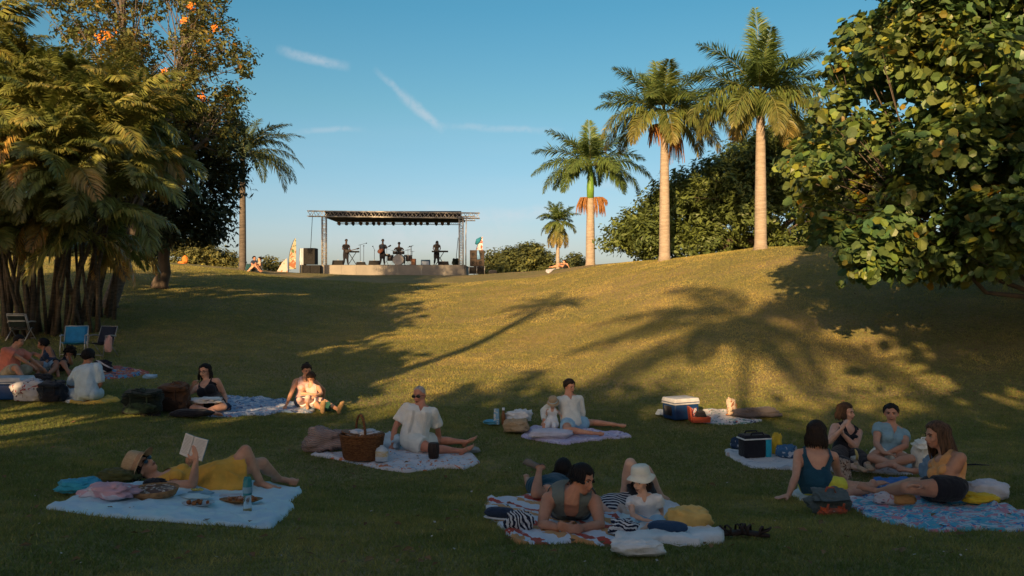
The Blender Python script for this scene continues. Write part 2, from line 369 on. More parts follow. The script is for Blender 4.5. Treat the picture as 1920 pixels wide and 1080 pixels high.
def palm(name, label, base, htrunk, r0, r1, fronds, gm=M_FROND, bark=M_ROYAL, shaft=0.0, seeds=(), group=None, lean=(0, 0), bend=(0, 0), cat='palm tree', seed=0, n=70, leaf=.75, wid=.03, plum=.5, bulge=.06):
    """fronds: (azimuth, el0, el1, length, brown)"""
    t = thing(name, label, cat, base, 0, group); b = MB()
    top = Vector((lean[0], lean[1], htrunk)); trunk_tube(b, (0, 0, -.15), top, r0, r1, bulge, bend, 16)
    b.build('trunk', bark, t, local=True)
    hub = top.copy()
    if shaft > 0:
        s = MB(); s.tube([top, top + Vector((0, 0, shaft * .3)), top + Vector((0, 0, shaft * .8)), top + Vector((0, 0, shaft * 1.1))], [r1 * 1.0, r1 * 1.08, r1 * .7, r1 * .4], 14); s.build('crownshaft', M_CROWNSHAFT, t, local=True)
        hub = top + Vector((0, 0, shaft * .95))
    for i, (az, e0, e1, ln, br) in enumerate(fronds):
        me = frond_mesh('frond', ln, e0, e1, n, leaf, gm, br, plum, .35 + .5 * (e1 < -50), seed * 100 + i, wid)
        f = link('frond', me, t, hub + Vector((math.cos(R(az)), math.sin(R(az)), 0)) * r1 * .4, (0, 0, R(az)))
    for i, (dx, dz, sz) in enumerate(seeds):
        s = MB(); rg = random.Random(i + seed)
        for q in range(34):
            a = rg.random() * 6.28; rr = rg.random() ** .5; x0 = dx * .25
            p0 = top + Vector((x0, -.05, .05)); p1 = top + Vector((dx * .75 + math.cos(a) * rr * sz * .3, math.sin(a) * rr * sz * .3, dz * .1 + sz * .05))
            p2 = top + Vector((dx + math.cos(a) * rr * sz * .5, math.sin(a) * rr * sz * .5, dz - sz * (.75 + .4 * rg.random())))
            s.tube([p0, p1, (p1 + p2) / 2 + Vector((dx * .12, 0, 0)), p2], [.02, .03, .03, .008], 4, caps=False)
        s.build('flower_spike', M_SEEDS, t, local=True)
    return t
def crown(n_up, n_mid, n_low, ln, seed, lowbrown=.8, up=(55, 80), extra=()):
    rg = random.Random(seed); out_ = []
    for k, (n, e0, e1, br) in enumerate(((n_up, up, (5, 35), 0.0), (n_mid, (28, 48), (-45, -15), .06), (n_low, (-8, 14), (-92, -80), lowbrown))):
        o = rg.random() * 360
        for i in range(n):
            out_.append((o + 360 * i / n + rg.uniform(-10, 10), rg.uniform(*e0), rg.uniform(*e1), ln * rg.uniform(.88, 1.08), br * rg.uniform(.3, 1.1)))
    return out_ + list(extra)
def base_at(u, d): return gnd((u - CU) / F * d, d)
# the three royal palms on the right-hand shoulder of the hill, tallest nearest
bB = base_at(1426, 33.0); bA = base_at(1246, 37.6); bC = base_at(1107, 46.0)
def hgt_to(base, v): return (CZ + (CV - v) / F * base.y) - base.z
fB = [(90, 88, 70, 3.9, 0), (186, 58, 8, 3.4, 0), (172, 34, -18, 3.5, .05), (-8, 55, 5, 3.0, 0), (4, 38, -12, 2.9, .0), (200, 15, -72, 3.9, .25), (190, 3, -88, 3.6, .35), (-20, 22, -68, 3.7, .1), (-4, 10, -80, 3.5, .2),
      (262, 66, 20, 3.0, 0), (250, 40, -25, 3.0, 0), (285, 45, -30, 3.0, 0), (230, 5, -85, 3.4, .35), (310, 5, -86, 3.3, .45), (270, -5, -92, 3.3, .5), (75, 60, 0, 3.4, 0), (120, 40, -30, 3.4, 0), (50, 42, -30, 3.3, 0), (150, 0, -85, 3.4, .6), (30, 0, -86, 3.3, .5), (90, 10, -80, 3.3, .3), (295, -30, -95, 3.0, .9), (215, -25, -92, 2.6, .8)]
palm('royal_palm', 'tallest royal palm with a bare spear leaf, nearest the sea grape', bB, hgt_to(bB, 218), .25, .17, fB, group='royal palms on the hill', shaft=.9, seed=1, n=165, leaf=.88, wid=.058, plum=.5)
fA = [(180, 60, 15, 3.2, 0), (165, 38, -12, 3.2, 0), (190, 26, -35, 3.4, .05), (200, 12, -75, 3.9, .35), (170, 5, -88, 3.6, .5), (0, 62, 12, 3.3, 0), (15, 42, -8, 3.2, 0), (-12, 28, -40, 3.4, 0), (-25, 10, -78, 3.8, .35), (5, 3, -88, 3.5, .5),
      (95, 78, 40, 3.2, .05), (110, 66, 20, 3.3, 0), (80, 50, -10, 3.2, 0), (265, 70, 10, 2.8, .12), (245, 40, -45, 2.8, .05), (290, 38, -50, 2.8, .05), (225, 0, -88, 3.3, .55), (315, -2, -90, 3.3, .5), (270, -10, -92, 2.8, .5), (140, 0, -86, 3.2, .4), (40, 0, -86, 3.4, .5), (330, 15, -60, 3.2, .15)]
palm('royal_palm', 'middle royal palm with browning lower fronds and orange flower spikes', bA, hgt_to(bA, 236), .26, .17, fA, group='royal palms on the hill', shaft=.7, seeds=((-.42, -.1, .8), (.3, .05, .9), (.46, -.6, 1.1), (-.15, .3, .8), (-.5, .25, .6)), seed=2, n=160, leaf=.88, wid=.06, plum=.5)
fC = [(180, 60, 10, 3.3, 0), (172, 38, -20, 3.5, 0), (188, 20, -55, 3.7, 0), (200, 5, -80, 3.6, .05), (0, 58, 5, 3.1, 0), (10, 35, -30, 3.4, 0), (-8, 18, -60, 3.9, 0), (-20, 2, -80, 3.6, .05), (90, 82, 60, 2.9, 0), (60, 66, 20, 3.0, 0), (120, 60, 5, 3.0, 0),
      (265, 55, -20, 2.7, 0), (240, 20, -65, 2.9, 0), (300, 20, -65, 2.9, 0), (220, -5, -85, 2.9, 0), (320, -5, -85, 3.1, 0), (75, 15, -60, 3.0, 0), (140, 10, -75, 3.0, 0), (35, 10, -75, 3.0, 0)]
palm('royal_palm', 'shortest royal palm with a bright green crownshaft above hanging orange seed bunches', bC, hgt_to(bC, 372), .27, .20, fC, group='royal palms on the hill', shaft=2.0, seeds=((-.50, -.05, .8), (.50, -.1, .9), (.72, .22, .6)), seed=3, n=150, leaf=.85, wid=.064, plum=.5)
# little palm beyond the crest
bS = base_at(1046, 66.0)
palm('coconut_palm', 'small far palm with a skirt of dead fronds beyond the crest', bS, hgt_to(bS, 415), .16, .12, crown(6, 8, 7, 1.9, 5, .35, up=(50, 75)) + [(k * 40, -55, -92, 2.3, 1.0) for k in range(9)], M_FROND, M_ROYAL, group=None, seed=5, n=50, leaf=.6, wid=.08, plum=.35)
# dark palm left of the stage
bL = base_at(455, 43.5)
fL = [(a, b_, c_, d_ * 1.18, e_) for a, b_, c_, d_, e_ in [(0, 42, -22, 3.1, 0), (12, 25, -60, 3.0, 0), (-10, 12, -84, 3.3, 0), (-20, 0, -92, 3.2, .1), (25, 62, 0, 2.8, 0), (60, 78, 35, 2.2, 0), (120, 72, 25, 2.3, 0), (180, 55, -10, 2.8, 0), (170, 30, -50, 3.0, 0), (190, 10, -80, 3.0, 0), (205, -5, -92, 3.0, 0), (270, 60, -20, 2.6, 0),
      (290, 30, -70, 2.8, 0), (250, 20, -75, 2.8, 0), (310, 5, -88, 2.9, 0), (230, -5, -90, 2.8, .1), (90, 30, -50, 2.8, 0), (45, 15, -70, 2.9, 0), (135, 10, -80, 2.8, 0), (335, 48, -45, 3.0, 0), (-5, 60, -5, 2.6, 0), (5, 50, -70, 2.8, 0), (18, 10, -88, 2.7, 0), (80, 50, -20, 2.6, 0)]]
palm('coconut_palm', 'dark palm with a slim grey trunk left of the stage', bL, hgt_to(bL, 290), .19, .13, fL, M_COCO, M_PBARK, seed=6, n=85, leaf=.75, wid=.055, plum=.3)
print('palms', round(time.time() - T0, 1))
# ------------------------------------------------------------------ leafy trees
def leaf_geo(C, Nn, size, rng, shape='kite', asp=.5):
    """arrays of leaves at centres C facing normals Nn"""
    n = len(C); r = rng.randn(n, 3); ax = np.cross(Nn, r); ax /= np.linalg.norm(ax, axis=1)[:, None] + 1e-9; bx = np.cross(Nn, ax)
    s = size * (.5 + .8 * rng.rand(n))[:, None]
    if shape == 'kite':
        V = np.stack([C - ax * s, C + bx * s * asp + Nn * s * .12, C + ax * s, C - bx * s * asp + Nn * s * .12], 1).reshape(-1, 3)
        b = np.arange(n) * 4; Fa = np.concatenate([np.stack([b, b + 1, b + 2], -1), np.stack([b, b + 2, b + 3], -1)]); k = 4
    else:  # round leaf folded a little along its midrib
        vs = [C - Nn * s * .1]
        for q in range(6):
            th = 2 * math.pi * q / 6; vs.append(C + ax * s * math.cos(th) + bx * s * math.sin(th) * .95 + Nn * s * .22 * abs(math.sin(th)) - Nn * s * .1 * rng.rand(n)[:, None])
        V = np.stack(vs, 1).reshape(-1, 3); b = np.arange(n) * 7
        Fa = np.concatenate([np.stack([b, b + 1 + q, b + 1 + (q + 1) % 6], -1) for q in range(6)]); k = 7
    return V, Fa, k
def unit(v): return v / (np.linalg.norm(v, axis=1)[:, None] + 1e-9)
def lobes_leaves(lobes, per, size, rng, shape='kite', asp=.5, up=.5, pal=None, tw=.12):
    """leaves gathered in sprays on the surface of many small lobes"""
    C = []; Nn = []; T = []
    for (c, r, sq) in lobes:
        n = int(per * (r ** 2)); ns_ = max(3, n // 9)
        sp = unit(rng.randn(ns_, 3)); sp[:, 2] = np.where(sp[:, 2] < -.55, -sp[:, 2], sp[:, 2])
        rad = r * (.62 + .45 * rng.rand(ns_))[:, None]; sc_ = np.array(c) + sp * rad * np.array([1, 1, sq])
        tone = .72 + .55 * rng.rand(ns_); k = np.repeat(np.arange(ns_), 9)
        ax_ = unit(sp + np.array([0, 0, .35]) + rng.randn(ns_, 3) * .45); pr_ = unit(np.cross(ax_, rng.randn(ns_, 3))); tt_ = np.tile(np.linspace(-.6, 1, 9), ns_)[:, None]; sd__ = np.where(np.arange(len(k)) % 2, 1., -1.)[:, None]
        cc = sc_[k] + ax_[k] * tt_ * size * 3.0 + pr_[k] * sd__ * size * .62 + rng.randn(len(k), 3) * r * tw * .35; nn = unit(sp[k] * .7 + ax_[k] * .3 - pr_[k] * sd__ * .25 + np.array([0, 0, up]) + rng.randn(len(k), 3) * .38)
        C.append(cc); Nn.append(nn)
        t = np.ones((len(k), 3)) * (tone[k] * (.85 + .3 * rng.rand(len(k))))[:, None]
        if pal is not None:
            for prob, colr in pal:
                h = rng.rand(len(k)) < prob * (.3 + 1.4 * rng.rand(ns_)[k]); t[h] *= np.array(colr)
        T.append(t)
    C = np.concatenate(C); Nn = np.concatenate(Nn); T = np.concatenate(T)
    V, Fa, k = leaf_geo(C, Nn, size, rng, shape, asp); return V, Fa, np.repeat(T, k, axis=0), C
M_BARK = mat('tree_bark', (.14, .11, .085), .95, (.07, .055, .045), 3, bump=.8, bscale=12, stretch=(1, 1, .35))
M_GREYBARK = mat('pale_bark', (.27, .22, .17), .9, (.17, .13, .10), 3, bump=.5, bscale=12)
def twigs(mb, base, lobes, r0, fork, rng, nlimb=6, seg=7, thin=.010):
    """trunk, limbs towards groups of lobes, branch to each lobe"""
    base = Vector(base); fork = Vector(fork); mb.tube([base - Vector((0, 0, .2)), base + Vector((0, 0, .15)), base.lerp(fork, .4) + Vector((.08, .05, 0)), base.lerp(fork, .7), fork], [r0 * 1.5, r0 * 1.1, r0 * .85, r0 * .78, r0 * .75], 12)
    cs = np.array([l[0] for l in lobes]); seeds_ = cs[rng.choice(len(cs), nlimb, replace=False)]
    lab = np.argmin(((cs[:, None] - seeds_[None]) ** 2).sum(-1), 1)
    for k in range(nlimb):
        g_ = cs[lab == k]
        if not len(g_): continue
        m = Vector(g_.mean(0)); q1 = fork.lerp(m, .45) + Vector(rng.randn(3) * .15) - Vector((0, 0, .12 * (m - fork).length)); q2 = fork.lerp(m, .85) + Vector(rng.randn(3) * .12)
        ra = r0 * .5; mb.tube([fork - Vector((0, 0, .1)), q1, q2], [ra, ra * .75, ra * .5], seg, caps=False)
        for c in g_:
            c = Vector(c); st = q1.lerp(q2, .3 + .7 * rng.rand()); mid = st.lerp(c, .5) + Vector(rng.randn(3) * .18)
            mb.tube([st, mid, c], [ra * .26, ra * .14, thin], 5, caps=False)
            for e in range(1):
                mb.tube([mid.lerp(c, rng.rand()), c + Vector(rng.randn(3) * .16)], [thin * .8, thin * .4], 4, caps=False)
def blob_lobes(outline, d, depth, rng, n, r, v_bottom=None):
    """lobes filling the solid whose silhouette (pixel rows: v -> left, right) is given, at distance d with the given depth"""
    out_ = []; vs = [o[0] for o in outline]
    while len(out_) < n:
        v = rng.uniform(min(vs), max(vs)); lo = np.interp(v, vs, [o[1] for o in outline]); hi = np.interp(v, vs, [o[2] for o in outline])
        u = rng.uniform(lo, hi); e = min(u - lo, hi - u) / max(1.0, (hi - lo) / 2); e = max(0.0, min(1.0, e * 1.6))
        span = depth * math.sqrt(1 - (1 - e) ** 2) ; dy = rng.uniform(-1, 1) * span
        rr = r * rng.uniform(.75, 1.25); p = ray(u, v, d); s_ = rr * F / d * .55
        if u - lo < s_: p.x += (s_ - (u - lo)) * d / F
        if hi - u < s_: p.x -= (s_ - (hi - u)) * d / F
        out_.append(((p.x, p.y + dy, p.z), rr, .8))
    return out_
def leafy(name, label, cat, base, lobes, per, size, gm, bark=M_BARK, r0=.3, fork=None, shape='kite', asp=.5, pal=None, seed=0, parts=0, group=None, flowers=None, up=.5, nlimb=6, part_name='crown', tw=.12):
    rng = np.random.RandomState(seed); t = thing(name, label, cat, base, 0, group); base = Vector(base)
    b = MB(); twigs(b, base, lobes, r0, fork if fork is not None else base + Vector((0, 0, 2)), rng, min(nlimb, len(lobes)))
    b.build('trunk', bark, t)
    V, Fa, T, C = lobes_leaves(lobes, per, size, rng, shape, asp, up, pal, tw)
    k = 7 if shape == 'round' else 4; nl = len(C)
    if parts:
        # the leaves that show largest and nearest become parts of their own
        sc_ = C[:, 1] + .8 * np.abs(rng.randn(nl)); inview = (np.abs(C[:, 0] / C[:, 1]) < .625) & ((C[:, 2] - CZ) / C[:, 1] < .35)
        order = np.argsort(np.where(inview, sc_, 1e9))[:parts]; sel = set(order.tolist()); mask = np.ones(nl, bool); mask[order] = False
        per_f = len(Fa) // nl
        for j in order:
            vv = V[j * k:(j + 1) * k] - C[j]; fa = np.array([Fa[q * nl + j] - j * k for q in range(per_f)])
            me = np_mesh('leaf', vv, fa, gm, T[j * k:(j + 1) * k]); link('leaf', me, t, C[j] - np.array(base))
        keep = np.tile(mask, per_f); Fa = Fa[keep]
        o = link('foliage', np_mesh('foliage', V - np.array(base), Fa, gm, T), t); o['kind'] = 'stuff'
    else:
        link(part_name, np_mesh(part_name, V - np.array(base), Fa, gm, T), t)
    if flowers:
        n, fc, fs = flowers; cs = np.array([l[0] for l in lobes]); rr = np.array([l[1] for l in lobes])
        near = np.argsort(cs[:, 1] - cs[:, 2] * .25 + rng.rand(len(cs)) * 2.5)[:n]
        for j in near:
            d_ = np.array([rng.uniform(-.3, .3), -.9, rng.uniform(.1, .7)]); p = cs[j] + d_ * rr[j] * 1.5
            Cf = p + rng.randn(26, 3) * fs * .55; Nf = unit(d_ + rng.randn(26, 3) * .6)
            Vf, Ff, _ = leaf_geo(Cf, Nf, fs * .42, rng, 'kite', .6)
            link('blossom', np_mesh('blossom', Vf - np.array(base), Ff, fc), t)
    return t
# sea grape on the right
M_SEAGRAPE = leafmat('sea_grape_leaf', (.17, .205, .05), (.08, .14, .05), .28, .42, .7, .4)
rg = np.random.RandomState(21)
ol = [(-330, 1800, 2250), (-160, 1720, 2420), (-60, 1665, 2480), (0, 1655, 2500), (60, 1620, 2500), (120, 1570, 2500), (170, 1555, 2500), (220, 1540, 2500), (270, 1535, 2500), (310, 1500, 2500), (350, 1490, 2480), (390, 1515, 2450), (440, 1560, 2400), (470, 1610, 2400), (495, 1780, 2300)]
lob = blob_lobes(ol, 17.5, 3.6, rg, 300, .62)
for (u, v, d) in ((1500, 322, 17), (1530, 345, 16.5), (1560, 375, 16.6), (1545, 215, 17.3), (1575, 165, 17.2), (1580, 128, 17), (1602, 78, 17), (1640, 60, 17), (1690, 12, 17.2), (1660, 30, 17), (1560, 445, 16.4), (1600, 472, 16.2), (1870, 505, 14.8), (1900, 490, 14.8), (1850, 470, 14.9), (1520, 395, 16.7), (1620, 130, 16.8), (1600, 250, 16.2), (1570, 300, 16.2), (1745, 5, 16.5), (1640, 440, 15.8), (1700, 480, 15.8)):
    p = ray(u, v, d); lob.append(((p.x, p.y, p.z), .34, .8))
for _ in range(60):
    p = ray(rg.uniform(1690, 1960), rg.uniform(-20, 330), rg.uniform(15.4, 18)); lob.append(((p.x, p.y, p.z), .55, .8))
for _ in range(46):
    p = ray(rg.uniform(1600, 1960), rg.uniform(395, 515), rg.uniform(15.6, 19)); lob.append(((p.x, p.y, p.z), .5, .8))
bG = base_at(1985, 18.0)
leafy('sea_grape_tree', 'big sea grape tree with round leathery leaves at the right edge', 'tree', bG, lob, 560, .094, M_SEAGRAPE, M_BARK, .13, bG + Vector((-.2, 0, 1.0)), 'round', 1, [(.26, (1.5, 1.25, .7)), (.03, (2.3, 1.1, .55)), (.35, (.8, 1.0, 1.1))], 22, 300, up=.35, nlimb=9, tw=.2)
# big leafy tree behind the royal palms
M_MANGO = leafmat('mango_leaf', (.13, .17, .045), (.08, .115, .035), .22, .45, .5, .35)
rg = np.random.RandomState(31)
ol = [(262, 1440, 1500), (285, 1392, 1600), (310, 1345, 1640), (340, 1300, 1640), (370, 1228, 1640), (400, 1200, 1640), (430, 1165, 1600), (455, 1140, 1600), (485, 1130, 1580)]
bM = gnd((1350 - CU) / F * 43, 43)
leafy('mango_tree', 'broad dark green leafy tree behind the royal palms', 'tree', bM, blob_lobes(ol, 43, 3.2, rg, 240, .95), 380, .16, M_MANGO, M_BARK, .35, bM + Vector((.3, 0, 1.2)), 'kite', .42, [(.2, (1.25, 1.2, .9))], 32, nlimb=8)
# flowering tree on the left
M_FLOWERTREE = leafmat('tulip_tree_leaf', (.17, .17, .05), (.09, .12, .04), .3, .5, .4, .3)
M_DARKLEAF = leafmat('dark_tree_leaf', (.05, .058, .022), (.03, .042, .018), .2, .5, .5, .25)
M_BLOSSOM = mat('orange_blossom', (.80, .28, .03), .7, (.62, .16, .02), 5)
rg = np.random.RandomState(41)
ol = [(-120, 150, 420), (0, 115, 405), (40, 105, 440), (80, 110, 450), (120, 150, 478), (150, 200, 488), (190, 250, 468), (230, 280, 442), (290, 300, 420)]
lf = [l for l in blob_lobes(ol, 28.5, 3.0, rg, 170, .5)]
bF = base_at(207, 26.0)
tF = leafy('flowering_tree', 'tall loose-crowned tree with orange blossoms rising behind the left palms', 'tree', bF, lf, 500, .10, M_FLOWERTREE, M_PBARK, .22, bF + Vector((.9, .6, 4.6)), 'kite', .45, [(.22, (1.4, 1.05, .7)), (.03, (2.2, 1.0, .4))], 42, flowers=(26, M_BLOSSOM, .12), nlimb=9, tw=.2)
rg = np.random.RandomState(43)
ol = [(190, 230, 400), (230, 220, 430), (280, 220, 445), (330, 210, 440), (380, 215, 425), (420, 220, 415), (455, 230, 390)]
bD = gnd((300 - CU) / F * 31.5, 31.5)
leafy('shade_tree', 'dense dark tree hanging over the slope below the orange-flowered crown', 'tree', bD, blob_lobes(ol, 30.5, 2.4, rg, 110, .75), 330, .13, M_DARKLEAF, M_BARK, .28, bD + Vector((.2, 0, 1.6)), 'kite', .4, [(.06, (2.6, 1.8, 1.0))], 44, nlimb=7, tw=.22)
# ------------------------------------------------------------------ areca palm clump
rg = random.Random(51); arm = []
for k, (e0, e1) in enumerate(((80, 20), (65, -10), (50, -45), (35, -70), (15, -85), (0, -92), (60, -30), (75, -30))):
    for br in (0.0, .12):
        arm.append((e0, frond_mesh('frond', 2.0, e0, e1, 58, .62, M_ARECA, br, .14, .6, 60 + k * 2 + int(br > 0), .062, 1.3, rg.uniform(-1.1, 1.1))))
arb = [frond_mesh('frond', 2.1, 5, -92, 50, .6, M_ARECA, .75, .2, .9, 90 + k, .06) for k in range(2)]
def areca(label, base, stems, seed, group='areca palms at the left edge'):
    rg = random.Random(seed); t = thing('areca_palm', label, 'palm tree', base, 0, group)
    for (dx, dy, hx, hy, hz, nf, r) in stems:
        b = MB(); p0 = Vector((dx, dy, -.1)); p1 = Vector((hx, hy, hz)); mid = (p0 + p1) / 2 + Vector(((hx - dx) * -.12, 0, .1))
        b.tube([p0, p0.lerp(mid, .5), mid, mid.lerp(p1, .5), p1], [r * 1.3, r, r * .95, r * .9, r * .7], 8); b.build('stem', M_PBARK, t, local=True)
        for i in range(int(nf * 1.5)):
            if i < nf * 1.5 - 1 - (hz < 3.5): q = arm[rg.randrange(len(arm))][1]
            else: q = arb[rg.randrange(2)]
            a = rg.uniform(0, 6.28) if rg.random() < .35 else rg.uniform(math.pi * .95, math.pi * 2.15)
            f = link('frond', q, t, p1 + Vector((0, 0, rg.uniform(-.15, .1))), (rg.uniform(-.5, .5), rg.uniform(-.35, .25), a)); s_ = rg.uniform(.75, 1.12); f.scale = (s_, s_, s_)
    return t
def ast(u0, v0, d, heads, seed):
    """stems rising from near (u0, ground) at distance d to head pixels"""
    rg = random.Random(seed); b = base_at(u0, d); st = []
    for (u, v, dd, nf) in heads:
        h = ray(u, v, d + dd) - b; dx = rg.uniform(-.55, .55) + h.x * .25; st.append((dx, rg.uniform(-.5, .6), h.x, h.y, h.z, nf, .038 + .018 * rg.random()))
    return b, st
b1, s1 = ast(25, 0, 21.5, [(15, 120, .4, 9), (60, 195, 0, 9), (5, 190, -.8, 8), (-60, 130, 0, 8), (-40, 240, -.6, 8), (90, 250, -1.2, 8), (35, 290, -1.4, 7), (-20, 330, -1.2, 6), (70, 360, -1.5, 5), (-120, 60, 0, 8), (-140, 220, 0, 7), (10, 400, -1.0, 6), (55, 170, .8, 9), (-20, 80, .6, 9), (95, 215, .2, 9), (30, 230, -1.2, 9), (75, 310, -1.6, 8), (20, 350, -1.6, 7), (110, 335, -1.6, 7), (-30, 420, -1.4, 5), (60, 430, -1.7, 5), (0, 450, -1.7, 4)], 1)
areca('tall bushy areca palm with golden fronds at the far left edge', b1, s1, 61)
b2, s2 = ast(100, 0, 21.8, [(115, 205, .6, 9), (165, 190, 1.0, 8), (150, 245, -.4, 9), (205, 205, .6, 8), (120, 285, -1.0, 8), (180, 300, -1.0, 7), (225, 260, -.3, 8), (150, 365, -1.3, 7), (235, 330, -.8, 8), (140, 200, .9, 9), (185, 260, -.9, 9), (140, 330, -1.6, 8), (210, 375, -1.3, 7), (95, 400, -1.2, 6), (255, 225, .2, 8), (130, 440, -1.8, 5), (180, 430, -1.6, 5)], 2)
areca('areca palm with a leaning grey stem and tiers of golden fronds', b2, s2, 62)
b3, s3 = ast(165, 0, 24.0, [(230, 205, .8, 8), (275, 220, .8, 8), (260, 270, 0, 8), (290, 300, .3, 7), (245, 370, -.6, 7), (205, 410, -.8, 5), (285, 240, .4, 8), (270, 330, -.3, 7), (225, 450, -.9, 5), (200, 470, -1.0, 4)], 3)
areca('smaller areca palm drooping in front of the dark shade tree', b3, s3, 63)
b4, s4 = ast(-190, 0, 21.0, [(-190, 60, 0, 8), (-240, 150, 0, 8), (-180, 190, -.5, 8), (-250, 260, 0, 7), (-200, 330, -.5, 6)], 4)
areca('areca palm mostly out of the picture beside the others', b4, s4, 64)
print('trees', round(time.time() - T0, 1))
# ------------------------------------------------------------------ far greenery beyond the crest
M_FAR = leafmat('far_scrub_leaf', (.13, .15, .05), (.08, .10, .04), .2, .6, .3, .2)
M_FAR2 = leafmat('far_yellow_scrub_leaf', (.20, .20, .065), (.12, .13, .05), .2, .6, .3, .2)
def bush(label, ol, d, depth, n, r, gm, seed, per=260, size=.17, cat='bush', name='shrub', group=None):
    rgn = np.random.RandomState(seed); u = sum(o[1] + o[2] for o in ol) / len(ol) / 2; b = gnd((u - CU) / F * d, d); b.z = min(b.z, ray(u, ol[-1][0] + 20, d).z)
    leafy(name, label, cat, b, blob_lobes(ol, d, depth, rgn, n, r), per, size, gm, M_BARK, .1, b + Vector((0, 0, .4)), 'kite', .5, [(.2, (1.4, 1.2, .8))], seed, group=group, nlimb=5)
bush('low rounded green thicket on the skyline right of the stage', [(476, 985, 1005), (484, 950, 1025), (494, 915, 1045), (508, 905, 1050), (525, 905, 1050)], 75, 2.5, 70, 1.0, M_FAR, 71)
bush('dark little shrub just behind the right speaker stack', [(485, 915, 930), (500, 906, 945), (520, 904, 950)], 68, 1, 12, .7, M_FAR, 72)
bush('low shrub strip between the small palm and the first royal palm', [(492, 1072, 1085), (500, 1062, 1100), (515, 1062, 1108)], 80, 1.5, 16, .8, M_FAR, 73)
bush('sunny yellow-green scrub on the skyline seen under the dark tree', [(458, 300, 370), (468, 285, 400), (480, 275, 430), (495, 270, 440), (515, 270, 445)], 84, 2, 90, .8, M_FAR2, 74)
bush('small sunny shrub on the skyline beside the dark palm trunk', [(484, 425, 438), (492, 415, 447), (512, 412, 450)], 84, 1, 12, .6, M_FAR2, 75)
bush('tiny scrub left of the leaning flag on the skyline', [(496, 495, 515), (504, 485, 525), (520, 485, 530)], 62, 1, 12, .5, M_FAR2, 76)
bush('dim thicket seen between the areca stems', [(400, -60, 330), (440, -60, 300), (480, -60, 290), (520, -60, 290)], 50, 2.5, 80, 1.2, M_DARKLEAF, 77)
# ------------------------------------------------------------------ trees behind the photographer, which throw the long evening shadows
def toward_sun(p, up_to_z):
    t = (up_to_z - p.z) / SUN.z; return p + SUN * t
M_BACK = leafmat('back_tree_leaf', (.07, .085, .03), (.045, .06, .025), .15, .6, .5, .2)
def back_palm(label, u, v, z, fr, seed, n=60, leaf=.6, wid=.06, bend=(0, 0), lean=(0, 0), r=.2):
    P_ = at(u, v); c = toward_sun(P_, z); b = gnd(c.x - lean[0], c.y - lean[1]); palm('royal_palm', label, b, c.z - b.z - .8, r, r * .75, fr, group='palms behind the photographer', shaft=.8, seed=seed, n=n, leaf=leaf, wid=wid, plum=.35, bend=bend, lean=lean)
    return c
cS2 = back_palm('broad-crowned palm behind the photographer whose shadow spreads on the hill', 1400, 606, CZ + 10.5, [(k * 27.7 + (6 if k % 2 else -4), (46, 28, 12, -4)[k % 4], (-30, -45, -62, -80)[k % 4], 5.4, .1) for k in range(13)], 81, 110, 1.15, .11, r=.13)
cS1 = back_palm('slender leaning palm behind the photographer casting a thin curved shadow', 1015, 578, CZ + 7.6, [(k * 26, (55, 35, 10, 70)[k % 4], (-60, -80, -90, -20)[k % 4], 2.3, .1) for k in range(14)], 82, 50, .5, .05, bend=(.8, 0), lean=(2.6, 0), r=.2)
def back_tree(label, x, y, r, top, seed, n=66, per=30, group='leafy trees behind the photographer', low=1.2, ry=None):
    rgn = np.random.RandomState(seed); b = gnd(x, y); lobes = []
    zc = (top + b.z + low) / 2; rz = (top - b.z - low) / 2
    for _ in range(n):
        q = rgn.randn(3); q /= np.linalg.norm(q); k = rgn.rand() ** .4 * .85
        lobes.append(((x + q[0] * r * k, y + q[1] * (ry or r) * k, zc + q[2] * rz * k), r * .28, .8))
    leafy('leafy_tree', label, 'tree', b, lobes, per, .39, M_BACK, M_BARK, .3, b + Vector((0, 0, low + .6)), 'kite', .55, None, seed, group=group, nlimb=5)
def shade_edge(u, v, y):
    """height that a crown at depth y must reach for its shadow to end at pixel (u, v); returns (x, z)"""
    P_ = at(u, v); t = (P_.y - y) / -SUN.y; q = P_ + SUN * t; return q.x, q.z
NTH = ('first', 'second', 'third', 'fourth', 'fifth', 'sixth', 'seventh', 'eighth', 'ninth', 'tenth', 'eleventh', 'twelfth', 'thirteenth', 'fourteenth', 'fifteenth', 'sixteenth', 'seventeenth')
for i, (u, v, y, r) in enumerate(((-60, 905, -9, 3.2), (160, 880, -11, 3.0), (420, 835, -12, 3.0), (640, 790, -10, 2.8), (800, 762, -9, 2.6), (960, 755, -10, 2.6), (1150, 765, -12, 2.6), (1380, 765, -9, 2.8), (1620, 760, -11, 3.0), (1850, 750, -10, 3.0), (2050, 720, -12, 3.2))):
    x, z = shade_edge(u, v, y); back_tree(NTH[i] + ' from the left of the leafy trees behind the photographer', x, y, r, z + (.35 if i in (5, 6) else -.6), 100 + i)
# off to the left: the trees whose shade covers the left lawn
for i, (x, y, r, top) in enumerate(((-17.4, 9.5, 3.2, 7.8), (-12.2, 9.3, 2.8, 8.2), (-10.0, 2.6, 1.9, 5.2), (-12.6, 3.2, 2.4, 5.6), (-16.2, 4.5, 2.6, 6.2), (-21, 17, 3.4, 8.2))):
    back_tree(NTH[i] + ' of the leafy trees standing beyond the left edge', x, y, r, CZ + top - 2, 130 + i, group='leafy trees beyond the left edge', low=2.95)
for i, (x, y, r, z) in enumerate(((5.9, -2, 3.6, CZ + 9.0), (12.5, 0, 3.6, CZ + 10), (1.2, -5.5, 2.2, CZ + 1.2))):
    back_tree(NTH[i] + ' of the leafy trees behind and right of the photographer', x, y, r, z, 140 + i, group='leafy trees behind and to the right', per=40)
print('back trees', round(time.time() - T0, 1))
